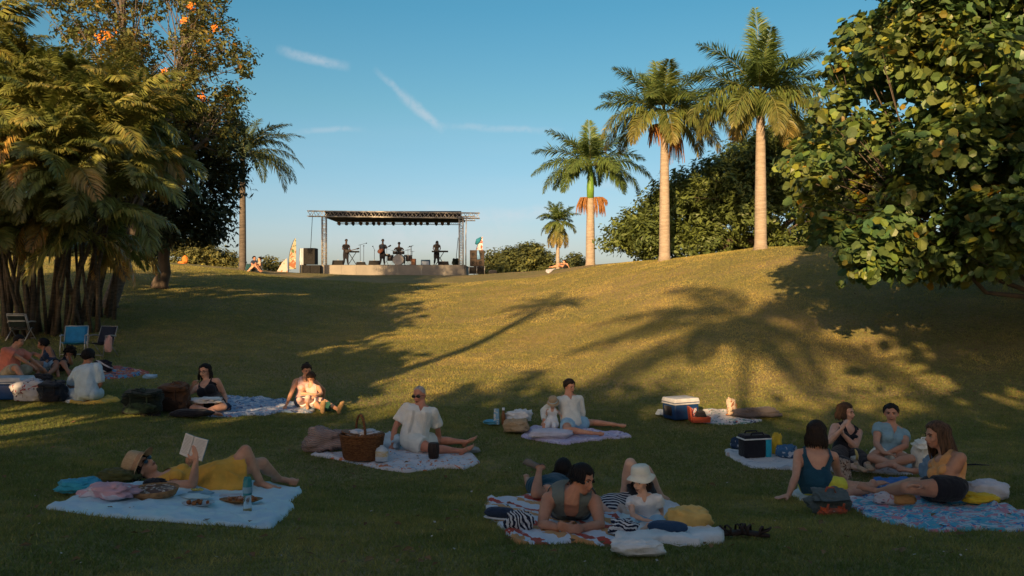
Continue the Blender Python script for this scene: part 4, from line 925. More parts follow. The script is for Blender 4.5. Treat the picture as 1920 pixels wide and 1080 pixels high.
    def hat(s, m, crown_r=.096, crown_h=.105, brim=.06, droop=.012, tilt=0.0, name='sun_hat', band=None, pos=(0, -.012, .045), axis=None, seedn=0, flop=.008):
        k = s.headk(); ax = axis.normalized() if axis is not None else (s.hup * math.cos(R(tilt)) + s.hf_ * math.sin(R(tilt))).normalized()
        c = s.hp(*pos); x = s.hleft; x = (x - ax * x.dot(ax)).normalized(); y = ax.cross(x); M = Matrix((x, y, ax)).transposed(); b = MB()
        R0 = crown_r * k; H0 = crown_h * k; Br = brim * k
        prof = [(R0 + Br, -droop * k * 2 - .003), (R0 + Br * 1.0, -droop * k * 2), (R0 + Br * .5, -droop * k * .7), (R0 * 1.01, 0), (R0 * .98, H0 * .45), (R0 * .9, H0 * .85), (R0 * .74, H0 * 1.02), (R0 * .3, H0 * 1.05), (.002, H0 * 1.04)]
        vs = []; fs = []; sg_ = 32
        for r, z in prof:
            for q in range(sg_):
                th = 2 * math.pi * q / sg_; fl = (flop * k * (math.sin(2 * th + seedn) + .6 * math.sin(3 * th + seedn * 2))) * max(0, (r - R0) / Br)
                vs.append(c + M @ Vector((r * math.cos(th), r * 1.1 * math.sin(th), z + fl)))
        for i in range(len(prof) - 1):
            for q in range(sg_): q2 = (q + 1) % sg_; fs.append((i * sg_ + q, i * sg_ + q2, (i + 1) * sg_ + q2, (i + 1) * sg_ + q))
        b.add(vs, fs); o = b.build(name, m, s.t)
        if band is not None:
            b2 = MB(); b2.lathe(c, [(R0 * 1.025, .003), (R0 * 1.02, H0 * .28)], 32, 0, M, 1, 1.1, caps=False); bo = b2.build('hat_band', band, o)
        return o
def g_curl(rng): return Vector(rng.randn(3))
# ------------------------------------------------------------------ the cast
TAN = (.46, .24, .145); MED = (.54, .29, .185); FAIR = (.64, .38, .27); BRN = (.36, .18, .11); DEEP = (.10, .055, .038); PALE = (.60, .40, .32)
C_YELLOW = cloth_mat('mustard_linen', (.62, .29, .05)); C_WHITE = cloth_mat('white_cotton', (.70, .68, .64)); C_CREAM = cloth_mat('cream_linen', (.66, .60, .50)); C_BLACK = cloth_mat('black_cotton', (.014, .014, .018))
C_NAVY = cloth_mat('navy_cotton', (.02, .032, .06)); C_OLIVE = cloth_mat('grey_green_jersey', (.11, .125, .11)); C_TEAL = cloth_mat('dark_teal_cotton', (.014, .055, .085)); C_GREYBLUE = cloth_mat('dusty_blue_linen', (.16, .26, .31))
C_DENIM = cloth_mat('pale_denim', (.20, .29, .36), (.14, .21, .28)); C_CORAL = cloth_mat('faded_coral_cotton', (.50, .16, .11)); C_SKYBLUE = cloth_mat('light_blue_cotton', (.37, .47, .60)); C_KHAKI = cloth_mat('khaki_cotton', (.36, .30, .21), (.22, .18, .12)); C_YEL2 = cloth_mat('bright_yellow_cotton', (.60, .52, .06))
C_PINKTOP = cloth_mat('dusty_pink_knit', (.50, .32, .27), (.38, .25, .24)); C_TAN = cloth_mat('tan_ribbed_knit', (.52, .25, .09)); C_STRAW = mat('straw', (.58, .43, .27), .85, (.44, .31, .18), 40, bump=.6, bscale=60, stretch=(1, 1, 6)); C_BANDH = cloth_mat('hat_band_cloth', (.32, .20, .12)); C_JEANS = cloth_mat('light_blue_denim', (.22, .38, .50)); C_GREENSH = cloth_mat('dark_green_cloth', (.02, .07, .05)); C_SOLE = mat('tan_sole', (.50, .32, .15), .8, (.40, .24, .11), 20)
def stripes_mat(name, cols, scale, rough=.9, coord='Object', vec=(1, 0, 0), noise_=.02):
    m = bpy.data.materials.new(name); m.use_nodes = True; t = m.node_tree; b = t.nodes['Principled BSDF']; b.inputs['Roughness'].default_value = rough; b.inputs['Specular IOR Level'].default_value = .1; b.inputs['Sheen Weight'].default_value = .1
    n_ = t.nodes.new; l_ = t.links.new; co = n_('ShaderNodeTexCoord'); d = n_('ShaderNodeVectorMath'); d.operation = 'DOT_PRODUCT'; d.inputs[1].default_value = vec
    ns = n_('ShaderNodeTexNoise'); ns.inputs['Scale'].default_value = 6; ns.inputs['Detail'].default_value = 3; l_(co.outputs[coord], ns.inputs['Vector'])
    vm = n_('ShaderNodeVectorMath'); vm.operation = 'MULTIPLY_ADD'; vm.inputs[1].default_value = (noise_,) * 3; l_(ns.outputs['Color'], vm.inputs[0]); l_(co.outputs[coord], vm.inputs[2]); l_(vm.outputs[0], d.inputs[0])
    mu = n_('ShaderNodeMath'); mu.operation = 'MULTIPLY'; mu.inputs[1].default_value = scale; l_(d.outputs['Value'], mu.inputs[0]); fr = n_('ShaderNodeMath'); fr.operation = 'FRACT'; l_(mu.outputs[0], fr.inputs[0])
    r = n_('ShaderNodeValToRGB'); r.color_ramp.interpolation = 'CONSTANT'; els = r.color_ramp.elements; k = len(cols)
    els[0].position = 0; els[0].color = (*cols[0][1], 1); els[1].position = cols[1][0]; els[1].color = (*cols[1][1], 1)
    for p, c in cols[2:]: e = els.new(p); e.color = (*c, 1)
    l_(fr.outputs[0], r.inputs[0]); l_(r.outputs[0], b.inputs['Base Color'])
    n2 = n_('ShaderNodeTexNoise'); n2.inputs['Scale'].default_value = 30; l_(co.outputs['Object'], n2.inputs['Vector']); bp = n_('ShaderNodeBump'); bp.inputs['Strength'].default_value = .4; bp.inputs['Distance'].default_value = .015; l_(n2.outputs[0], bp.inputs['Height']); l_(bp.outputs[0], b.inputs['Normal'])
    return m
C_NSTR = stripes_mat('navy_white_stripes', [(0, (.018, .022, .05)), (.55, (.62, .62, .62))], 24, vec=(.3, .9, .6))
C_GUAYA = cloth_mat('pleated_cream_linen', (.62, .59, .52), (.50, .47, .41)); C_CHILDP = cloth_mat('white_shirt_print', (.72, .68, .66))
Vc = Vector
# 1 woman reading on her back
pD = at(400, 925).y
P = ray(408, 905, pD + .20); Nn = ray(296, 900, pD + .18)
p = Person('woman in a yellow dress and straw hat lying on her back reading', None, None, (269, 876), chest=0, P=P, Nn=Nn, chest_pitch=82, face=(62, 52), sk=MED, vox=.008, S=1.14, bust=.9,
           legR=((468, 833, -1), (488, 919, 1)), legL=((492, 868, 1), (522, 918, 1)), armR=(ray(362, 916, pD + .0), (367, 868, -1)), armL=((345, 885, 1), (352, 872, -1)),
           handR={'d': Vc((.05, .1, 1)), 'n': Vc((-.6, .6, 0)), 'curl': .5}, handL={'d': Vc((.35, -.1, .8)), 'n': Vc((.3, -.9, 0)), 'curl': .5}, footR=Vc((.95, -.15, -.12)), footL=Vc((.95, .1, -.12)))
p.tank(C_YELLOW, nf=.115, nb=.14, si=.062, so=.10, arm=.12, name='dress', off=.008)
ey = Vc((0, 0, 0))
p.vol('skirt', C_YELLOW, (-.16, .25), None, .5, .016, leg_infl=.028, flare=1.2, crease=.010, extra=lambda mb: (mb.tube([p.P + Vc((-.02, 0, -.03)), p.P + Vc((.16, 0, -.04)), p.P + Vc((.27, .02, -.03))], [.13, .11, .06], 12, flat=.6)))
p.hair('long', 'black', .16, 26, 1, fall=Vc((-.35, 0, -1)), spread=1.1)
p.glasses()
p.hat(C_STRAW, .098, .125, .062, .01, band=C_BANDH, axis=Vc((-.86, -.1, .34)), pos=(0, .005, .035), name='straw_hat', flop=.004)
READER = p
# 2 old man
p = Person('white-haired man in sunglasses and a cream guayabera sitting beside the wicker basket', (775, 850), (789, 761, 1), (786, 741), chest=8, hips=42, face=(-22, -6), sk=(.50, .23, .15), S=1.04, fem=False, fat=1.14, vox=.009, headsize=1.06,
           armR=((737, 808, -1), (732, 842, -1)), armL=((821, 806, 1), (824, 834, 1)), legL=((824, 840, 1), (886, 862, -1)), legR=((812, 850, -1), (868, 866, -1)), footL=Vc((.75, -.2, .62)), footR=Vc((.7, -.4, .6)), handR={'d': Vc((0, -.5, -.75)), 'n': Vc((-.2, 0, -1))}, handL={'d': Vc((.3, .5, -.5))})
p.shirt(C_GUAYA, .72, -.13, .09, .05, .022, crease=.008, arm_infl=.026); p.shorts(C_CREAM, .62, .1, .02, leg_infl=.034)
p.hair('short', 'grey', 0, 0, front=.088, side=.015, off=.0025, back_z=-.06); p.glasses(); p.shoes(C_BANDH, .006, 'sandal', sandal=True)
OLD = p
b = MB()
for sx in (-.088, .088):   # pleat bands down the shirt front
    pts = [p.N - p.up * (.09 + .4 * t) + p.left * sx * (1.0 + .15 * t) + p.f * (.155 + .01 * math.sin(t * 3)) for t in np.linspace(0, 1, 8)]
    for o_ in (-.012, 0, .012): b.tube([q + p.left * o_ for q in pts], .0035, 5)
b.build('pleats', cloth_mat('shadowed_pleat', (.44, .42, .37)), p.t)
# 3 father
p = Person('dark-haired man in a cream long-sleeved shirt with a toddler at his side', (1073, 812), (1066, 742, 1), (1068, 725), chest=12, hips=35, face=(38, -8), sk=(.58, .29, .18), S=.98, fem=False, vox=.010,
           armL=((1092, 779, 1), (1067, 792, -1)), armR=((1013, 775, -1), (1020, 792, -1)), legL=((1110, 795, 1), (1166, 815, -1)), legR=((1062, 806, -1), (1112, 815, -1)), footL=Vc((.9, -.35, .1)), footR=Vc((.8, -.3, -.1)))
p.shirt(C_CREAM, .97, -.12, .09, .055, .020, forearm=.75); p.shorts(C_JEANS, .55, .08, .016, leg_infl=.03); p.brow = 'dark'
p.hair('short', 'dark', .0, 14, 3, front=.055, off=.02, bun=[(0, -.10, -.005, .03)]); 
# 4 toddler
dT = at(1036, 812).y
p = Person('toddler in a sun hat and white dress standing against the father', None, (1036, 768, 1), (1037, 757), chest=-8, face=(-12, -28), sk=FAIR, S=.47, vox=.009, P=ray(1035, 790, dT), bust=0, neck_s=-1, Nn=ray(1036, 767, dT - .02),
           armR=((1024, 780, 1), (1017, 792, -1)), armL=((1052, 779, 1), (1059, 794, -1)), legL=((1039, 800, -1), (1037, 812, 1)), legR=((1026, 799, -1), (1026, 810, 1)), headsize=1.12)
p.tank(C_CHILDP, .09, .08, .05, .12, .12, name='dress_top', off=.008); p.vol('dress_skirt', C_CHILDP, (-.16, .5), None, .55, .014, leg_infl=.02, flare=1)
p.hair('short', 'brown', .05, 10, 4, front=.06); p.hat(C_STRAW, .098, .105, .04, .012, name='bucket_hat', pos=(0, -.012, .055), band=cloth_mat('pale_blue_band', (.45, .60, .66)))
# 5 woman with glasses
p = Person('woman with long dark hair, glasses and a black camisole beside the rucksacks', (390, 772), (388, 714, 1), (384, 696), chest=-4, hips=5, face=(-10, -4), sk=(.56, .32, .22), S=1.06, fat=1.10, vox=.010,
           armR=((352, 738, -1), (362, 722, -1)), armL=((421, 741, 1), (424, 757, -1)), legR=((361, 766, -1), (400, 778, -1)), legL=((420, 763, -1), (378, 776, -1)), footL=Vc((-1, -.2, 0)), footR=Vc((1, -.2, 0)), handR={'d': Vc((.5, -.4, .7)), 'curl': .8}, bust=1.2)
p.tank(C_BLACK, .155, .15, .085, .10, .16, name='camisole', bottom=.1); p.shorts(C_BLACK, .5); p.hair('long', 'black', .17, 34, 5, front=.06, side=.02); p.glasses(False, 'eyeglasses')
M_TOWEL = cloth_mat('white_towel', (.66, .64, .62), scale=14)
GLW = p
# 6 couple
p = Person('woman in a pink vest leaning back with legs stretched towards the camera', (568, 768), (572, 709, 1), (575, 694), chest=18, hips=30, face=(30, -18), sk=(.55, .30, .18), S=1.0, vox=.011,
           armR=((547, 735, -1), (535, 764, -1)), armL=((607, 731, 1), (606, 751, 1)), legR=((592, 756, -1), (604, 768, -1)), legL=((606, 752, -1), (634, 768, -1)), footL=Vc((.35, -.2, 1)), footR=Vc((.1, -.2, 1)), handR={'d': Vc((-.3, -.4, -.4))})
p.tank(C_PINKTOP, .10, .09, .06, .10, .14); p.shorts(C_NAVY, .6, .12); p.hair('short', 'dark', 0, 10, 6, bun=[(.01, -.06, .10, .038)]); p.shoes(C_SOLE, .012)
p = Person('girl with bowed head and bare knees sitting against the woman in pink', (582, 771), (584, 723, -1), (583, 708), chest=-10, face=(-14, -42), sk=(.56, .31, .19), S=.84, vox=.010, bust=0,
           armR=((566, 738, -1), (586, 739, -1)), armL=((603, 738, -1), (592, 742, -1)), legR=((561, 749, -1), (566, 769, 1)), legL=((577, 745, -1), (577, 770, 1)), handR={'curl': .8}, handL={'curl': .8})
p.tank(C_PINKTOP, .08, .07, .05, .12, .13); p.shorts(C_WHITE, .6); p.hair('short', 'brown', .06, 16, 7, front=.05, bun=[(0, -.05, .10, .03)])
# 7 left-hand group
p = Person('man in a faded red shirt and plaid shorts at the far left', (12, 716), (26, 653, 1), (36, 640), chest=70, hips=80, face=(78, -10), sk=(.46, .25, .16), S=1.0, fem=False, vox=.012, fat=1.08,
           armR=((50, 677, -1), (82, 700, -1)), armL=((60, 675, 1), (80, 690, 1)), legR=((30, 689, -1), (48, 716, -1)), legL=((60, 688, 1), (84, 714, 1)), handR={'curl': .8})
p.shirt(C_CORAL, .62, -.1, .06, .04, .026, arm_infl=.028); p.shorts(C_KHAKI, .85, .1, leg_infl=.03); p.hair('short', 'black', 0, 16, 8, front=.052, off=.024)
p = Person('woman in a dark swimsuit top sitting between two people on the left', (92, 700), (84, 657, -1), (80, 645), chest=-35, hips=-20, face=(-62, -5), sk=BRN, S=1.0, vox=.012, armL=((101, 681, -1), (77, 680, -1)), armR=((62, 662, 1), (50, 668, -1)), legR=((60, 677, -1), (72, 700, -1)), legL=((106, 689, -1), (90, 702, -1)))
p.tank(C_NAVY, .14, .12, .085, .10, .15, name='swim_top'); p.shorts(C_DENIM, .5); p.hair('short', 'black', .03, 14, 9, front=.05, off=.02)
p = Person('curly-haired woman with bowed head below the bright blue chair', (113, 698), (124, 671, -1), (131, 661), chest=-30, hips=-40, face=(20, -40), sk=BRN, S=.95, vox=.012, armL=((134, 682, -1), (130, 668, -1)), armR=((112, 684, -1), (126, 692, -1)), legR=((104, 676, -1), (108, 697, -1)), legL=((118, 680, -1), (128, 697, -1)))
p.tank(C_BLACK, .13, .12, .06, .10, .14); p.shorts(C_BLACK, .3); p.hair('curly', 'black', .12, 26, 10, front=.04)
p = Person('black-haired man in a light blue shirt seen from behind', (158, 756), (164, 684, 1), (166, 669), chest=168, hips=172, face=(160, -18), sk=BRN, S=1.06, fem=False, vox=.011, fat=1.02, wide=1.05,
           armL=((130, 722, 1), (146, 735, 1)), armR=((190, 728, 1), (174, 738, 1)), legL=((128, 742, 1), (160, 740, 1)), legR=((186, 742, 1), (150, 742, 1)))
p.shirt(C_SKYBLUE, .92, -.14, .03, .04, .024, arm_infl=.024, crease=.012); p.shorts(C_SKYBLUE, .8, .1, leg_infl=.03); p.hair('short', 'black', .02, 22, 11, off=.026, front=.05)
# 8 man lying on his elbows in front
gz = at(1065, 1002); D8 = gz.y + .12
Nn = ray(1072, 936, D8 + .08); Pp = Vc((Nn.x + .02, Nn.y + .44, Hs(Nn.x, Nn.y + .44) + .13))
p = Person('short-haired person in a grey-green vest propped on both elbows in front', None, None, (1092, 899), chest=-6, P=Pp, Nn=Nn, chest_pitch=-50, face=(48, -10), sk=(.46, .23, .145), fem=False, fat=1.12, vox=.0065, S=1.0, wide=1.0, roll=-4,
           armR=((1016, 990, -1), (1058, 994, -1)), armL=((1126, 992, -1), (1078, 994, -1)), legL=(Pp + Vc((.1, .42, -.05)), Pp + Vc((.14, .82, -.08))), legR=(Pp + Vc((-.1, .42, -.05)), Pp + Vc((-.14, .82, -.08))),
           handR={'d': Vc((1, -.25, .1)), 'n': Vc((0, .8, -.5)), 'curl': .9}, handL={'d': Vc((-1, -.35, .25)), 'n': Vc((0, 1, .2)), 'curl': .9})
p.tank(C_OLIVE, .125, .10, .056, .140, .17, name='vest', off=.008); p.shorts(C_NAVY, .6, .15)
p.hair('short', 'black', .015, 40, 12, front=.050, side=.012, off=.018, spread=1.15, back_z=-.08); PRONE = p
M_SILVER = mat('silver_metal', (.55, .55, .54), .25, metal=.9); M_BLUEB = mat('pale_blue_beads', (.30, .55, .68), .4)
for k, m_ in (('R', M_BLUEB), ('L', M_SILVER)):
    a, c = p.J['arm' + k + '1'], p.J['arm' + k + '2']; d = (c - a).normalized(); b = MB(); M = d.to_track_quat('Z', 'Y').to_matrix(); pts = [c - d * .02 + M @ Vc((math.cos(t) * .03, math.sin(t) * .03, 0)) for t in np.linspace(0, 6.283, 15)]
    b.tube(pts, .0045, 6, caps=False); b.build('bracelet', m_, p.t)
# 9 person behind him with a raised foot
d9 = at(1020, 945).y
Pp = ray(1028, 921, d9 + .45); Nn = ray(1052, 906, d9 + .9)
p = Person('dark-haired person in a teal dress lying face down with one foot raised', None, None, (1056, 880), chest=175, P=Pp, Nn=Nn, chest_pitch=-45, face=(172, 0), sk=(.46, .23, .14), S=.95, vox=.009, bust=0,
           armL=((1030, 925, 1), (1040, 935, 1)), armR=((1090, 925, 1), (1080, 935, 1)), legR=((1004, 938, -1), (1012, 878, 1)), legL=((992, 936, 1), (988, 915, 1)), footR=Vc((-.9, -.1, .25)))
p.tank(C_TEAL, .1, .08, .05, .12, .13, name='dress_top'); p.vol('dress_skirt', C_TEAL, (-.16, .6), None, .62, .02, leg_infl=.026); p.hair('short', 'black', .06, 26, 13, off=.028, front=.045, side=-.02); p.shoes(mat('grey_sneaker', (.20, .18, .16), .8), .010, 'sneaker', which=(1,)); p.glasses(True, 'eyeglasses')
# 10 girl in hat
d10 = at(1215, 990).y
p = Person('small girl in a white t-shirt and floppy cream sun hat', None, (1208, 926), (1201, 904), chest=-12, P=ray(1216, 978, d10 + .05), Nn=ray(1208, 929, d10), face=(-38, -2), sk=FAIR, S=.60, vox=.0065, bust=0, fat=1.0, headsize=1.08,
           armR=((1186, 966, -1), (1208, 975, -1)), armL=((1240, 963, 1), (1236, 978, -1)), legR=((1188, 985, -1), (1216, 992, 1)), legL=((1240, 985, -1), (1214, 992, -1)), handR={'d': Vc((1, -.3, 0))}, handL={'d': Vc((.5, -.8, 0))}, wide=1.15)
p.shirt(cloth_mat('white_tee', (.68, .70, .74)), .42, -.1, .07, .045, .018, arm_infl=.018); p.shorts(C_JEANS, 1.0, .1, shin=.8, leg_infl=.012)
p.hair('short', 'dark', .12, 22, 14, front=.05); p.hat(cloth_mat('cream_canvas', (.60, .56, .47)), .100, .10, .048, .018, name='floppy_sun_hat', flop=.012, tilt=2, band=C_CREAM, pos=(0, -.016, .074))
# 11 woman on her back, knees up
d11 = at(1208, 972).y
Pp = ray(1208, 950, d11 + .42); Nn = ray(1130, 956, d11 + .22)
p = Person('person in black shorts lying on the towels with both bare knees up behind the girl', None, None, (1108, 955), chest=0, P=Pp, Nn=Nn, chest_pitch=85, hips=0, face=(0, 80), sk=(.66, .40, .30), S=1.02, vox=.010, bust=0, fat=1.05,
           legL=((1182, 869, -1), (1168, 930, 1)), legR=((1212, 869, -1), (1238, 928, 1)), armL=((1165, 965, -1), (1172, 980, -1)), footL=Vc((-.5, .6, -.1)), footR=Vc((.4, .6, -.1)))
p.vol('striped_top', C_NSTR, (-.05, .98), .5, None, .02); p.vol('shorts', C_BLACK, (-.16, .15), None, .55, .02, leg_infl=.03, extra=lambda mb: (mb.ell(p.P + Vc((0, -.02, -.02)), (.2, .16, .12)))); p.hair('short', 'dark', 0, 6, 15)
# 12 the four women on the right
p = Person('woman in a navy one-shouldered top seen from behind leaning on one hand', (1538, 940), (1530, 842, 1), (1531, 812), chest=168, hips=140, face=(150, -6), sk=(.54, .30, .20), S=1.04, vox=.008, 
           armL=((1492, 893, -1), (1478, 935, -1)), armR=((1571, 888, 1), (1590, 905, 1)), legR=((1624, 918, 1), (1575, 938, -1)), legL=((1590, 915, 1), (1640, 925, 1)), handL={'d': Vc((-.9, -.3, -.05)), 'n': Vc((0, 0, -1)), 'curl': .1})
p.tank(C_TEAL, .12, .235, .10, .125, .17, name='navy_top', off=.012, bottom=.12); b = MB(); b.tube([p.N - p.f * .055 + p.up * .01 - p.left * .0, p.N - p.f * .10 - p.up * .08 - p.left * .005, p.N - p.f * .118 - p.up * .16 - p.left * .02, p.N - p.f * .115 - p.up * .24 - p.left * .06], [.010, .012, .022, .05], 8, flat=.5); b.build('strap', C_TEAL, p.t)
p.shorts(C_YEL2, .46, .10, infl=.008, leg_infl=.014); p.hair('long', 'dark', .15, 60, 16, off=.024, spread=1.2, wave=.008); p.brow = 'dark'
p = Person('brown-haired woman in a black sleeveless top with clasped hands', (1592, 874), (1588, 797, 1), (1587, 773), chest=6, hips=20, face=(42, -2), sk=(.64, .37, .27), S=1.02, vox=.0085,
           armR=((1556, 828, -1), (1577, 806, -1)), armL=((1604, 838, -1), (1580, 814, -1)), legL=((1616, 858, -1), (1628, 876, -1)), legR=((1572, 862, -1), (1606, 878, -1)), handR={'d': Vc((.35, -.2, .9)), 'n': Vc((1, 0, 0)), 'curl': .4}, handL={'d': Vc((-.3, -.2, .9)), 'n': Vc((-1, 0, 0)), 'curl': .4})
p.tank(C_BLACK, .14, .1, .062, .135, .15, off=.007); p.shorts(C_BLACK, 1.0, .12, shin=.75, leg_infl=.018); p.hair('long', 'brown', .11, 40, 17, front=.056, wave=.006); p.shoes(C_BANDH, .006, 'sandal', sandal=True)
p = Person('dark-haired woman in a dusty blue v-neck top sitting cross-legged', (1672, 880), (1672, 797, 1), (1671, 775), chest=-4, hips=0, face=(-26, 0), sk=(.47, .25, .165), S=1.02, vox=.0085,
           armR=((1643, 832, -1), (1657, 849, -1)), armL=((1698, 836, -1), (1664, 850, -1)), legR=((1634, 858, -1), (1692, 879, -1)), legL=((1708, 860, -1), (1662, 870, -1)), footR=Vc((1, -.3, 0)), footL=Vc((-1, -.2, 0)), handR={'d': Vc((.9, -.4, -.1)), 'curl': .7}, handL={'d': Vc((-1, -.2, .1)), 'curl': .7})
p.shirt(C_GREYBLUE, .42, -.1, .13, .055, .014, arm_infl=.014); p.shorts(C_CREAM, .42, .1); p.hair('short', 'black', .04, 26, 18, front=.058, off=.010, bun=[(0, -.115, -.01, .034)], gather=p.hp(0, -.12, -.02), spread=.7)
p = Person('woman in profile with long streaked hair, tan top and black shorts', (1784, 953), (1776, 852, 1), (1756, 817), chest=-78, hips=-78, face=(-86, -4), sk=(.44, .235, .15), S=1.08, vox=.008, bust=.85,
           armL=((1763, 917, -1), (1733, 912, -1)), armR=((1750, 905, 1), (1728, 900, 1)), legL=((1697, 914, -1), (1649, 922, 1)), legR=((1712, 905, 1), (1668, 925, 1)), handL={'d': Vc((-.9, .1, .2)), 'curl': .7}, footL=Vc((-.8, .3, .3)))
p.tank(C_TAN, .10, .09, .06, .11, .14, name='crop_top', bottom=.13); p.shorts(C_BLACK, .42, .3, infl=.018, leg_infl=.026); p.hair('long', 'streak', .26, 70, 19, front=.058, side=.0, off=.022, wave=.012, fall=Vc((.18, .0, -1)))
print('people near', round(time.time() - T0, 1))
# ------------------------------------------------------------------ picnic things
def print_mat(name, base, cols, scale=9, stretch=(1, 1, 1), smoothw=.02, dist=1.2, rough=.92, thresh=None):
    """printed cloth: blotches of several colours over a base"""
    m = bpy.data.materials.new(name); m.use_nodes = True; t = m.node_tree; b = t.nodes['Principled BSDF']; b.inputs['Roughness'].default_value = rough; b.inputs['Specular IOR Level'].default_value = .1; b.inputs['Sheen Weight'].default_value = .1
    n_ = t.nodes.new; l_ = t.links.new; co = n_('ShaderNodeTexCoord'); mp_ = n_('ShaderNodeMapping'); mp_.inputs['Scale'].default_value = stretch; l_(co.outputs['Object'], mp_.inputs[0])
    last = None
    for i, (c, th) in enumerate(cols):
        mp2 = n_('ShaderNodeMapping'); mp2.inputs['Location'].default_value = (i * 7.3, i * 3.1, i); l_(mp_.outputs[0], mp2.inputs[0])
        ns = n_('ShaderNodeTexNoise'); ns.inputs['Scale'].default_value = scale * (1 + .25 * i); ns.inputs['Detail'].default_value = 2.5; ns.inputs['Distortion'].default_value = dist; l_(mp2.outputs[0], ns.inputs['Vector'])
        r = n_('ShaderNodeValToRGB'); r.color_ramp.elements[0].position = th; r.color_ramp.elements[1].position = th + smoothw; l_(ns.outputs['Fac'], r.inputs[0])
        mx = n_('ShaderNodeMixRGB'); l_(r.outputs[0], mx.inputs[0]); mx.inputs[2].default_value = (*c, 1)
        if last is None: mx.inputs[1].default_value = (*base, 1)
        else: l_(last, mx.inputs[1])
        last = mx.outputs[0]
    l_(last, b.inputs['Base Color'])
    n2 = n_('ShaderNodeTexNoise'); n2.inputs['Scale'].default_value = 22; l_(co.outputs['Object'], n2.inputs['Vector']); bp = n_('ShaderNodeBump'); bp.inputs['Strength'].default_value = .35; bp.inputs['Distance'].default_value = .015; l_(n2.outputs[0], bp.inputs['Height']); l_(bp.outputs[0], b.inputs['Normal'])
    return m
BLANKETS = []
def blanket(name, label, cat, outline, m, lift=.014, fold=.052, wob=.02, seed=0, rings=22, group=None):
    P_ = [at(u, v) for u, v in outline]; n = len(P_); K = 12; B = []
    for i in range(n):       # rounded outline through the corners
        p0, p1, p2, p3 = P_[i - 1], P_[i], P_[(i + 1) % n], P_[(i + 2) % n]
        for j in range(K):
            t = j / K; q = .5 * ((2 * p1) + (p2 - p0) * t + (2 * p0 - 5 * p1 + 4 * p2 - p3) * t * t + (3 * p1 - p0 - 3 * p2 + p3) * t ** 3); lin = p1.lerp(p2, t); q = lin.lerp(q, .45)
            w_ = mnoise.noise(Vector((q.x * 5, q.y * 5, seed))) * wob * 2; B.append(Vector((q.x + w_, q.y - w_ * .8, 0)))
    BLANKETS.append(np.array([(q.x, q.y) for q in B])); c = sum(B, Vector()) / len(B); NB = len(B); V = []; Fa = []
    def hh(x, y, e):
        q1 = mnoise.noise(Vector((x * 2.3 + seed, y * 3.1, seed))); q2 = mnoise.noise(Vector((x * 6 + y * 3, y * 7 - x * 2, seed + 4))); q3 = 1 - abs(mnoise.noise(Vector((x * 13 + y * 9, y * 15, seed)))) * 3
        return lift + fold * ((1 - abs(q1) * 3.4) * .5 + (1 - abs(q2) * 3.2) * .42 + q3 * .16) * (.6 + .4 * e)
    V.append((c.x, c.y, Hs(c.x, c.y) + hh(c.x, c.y, 0)))
    for r in range(1, rings + 1):
        k = r / rings
        for b in B: p = c.lerp(b, k); V.append((p.x, p.y, Hs(p.x, p.y) + max(.008, hh(p.x, p.y, k ** 3)) * (1 if k < .97 else .75)))
    for b in B:   # turned-down hem
        d = (b - c).normalized(); V.append((b.x + d.x * .006, b.y + d.y * .006, Hs(b.x, b.y) + .002))
    for j in range(NB): Fa.append((0, 1 + j, 1 + (j + 1) % NB))
    for r in range(rings):
        o = 1 + r * NB; q = o + NB
        for j in range(NB): j2 = (j + 1) % NB; Fa.append((o + j, q + j, q + j2, o + j2))
    me = bpy.data.meshes.new(name); me.from_pydata([(x - c.x, y - c.y, z - V[0][2]) for x, y, z in V], [], Fa); me.materials.append(m); me.polygons.foreach_set('use_smooth', [True] * len(Fa)); me.update()
    o = link(name, me, None, (c.x, c.y, V[0][2])); return tag(o, label, cat, group)
def lump_mesh(mb, c, size, seed, rz=0, ridge=.22, seg=44, rings=26, mi=0, boxy=.75, foldf=2.6, tilt=None):
    """soft heap: squashed super-ellipsoid with folds"""
    M = Matrix.Rotation(rz, 3, 'Z') if tilt is None else tilt; vs = []; fs = []; c = Vector(c)
    pw = lambda x: math.copysign(abs(x) ** boxy, x)
    for i in range(rings + 1):
        ph = math.pi * i / rings
        for k in range(seg):
            th = 2 * math.pi * k / seg; q = Vector((pw(math.sin(ph)) * pw(math.cos(th)), pw(math.sin(ph)) * pw(math.sin(th)), pw(math.cos(ph))))
            n1 = mnoise.noise(q * foldf * .5 + Vector((seed, 0, 0))); n2 = mnoise.noise(q * foldf + Vector((0, seed, 3))); n3 = mnoise.noise(q * foldf * 2.4 + Vector((seed, seed, 0)))
            n4 = mnoise.noise(q * foldf * 5 + Vector((0, seed, seed))); g = 1 + n1 * ridge * 1.5 + ((1 - abs(n2) * 3) * .5 + (1 - abs(n3) * 3) * .32 + (1 - abs(n4) * 3) * .10) * ridge * 1.15
            p = Vector((q.x * size[0] / 2 * g, q.y * size[1] / 2 * g, q.z * size[2] / 2 * g)); p = M @ p
            p.z = max(p.z, -size[2] / 2 * .96); vs.append(c + p)
    for i in range(rings):
        for k in range(seg): k2 = (k + 1) % seg; fs.append((i * seg + k, (i + 1) * seg + k, (i + 1) * seg + k2, i * seg + k2))
    mb.add(vs, fs, mi)
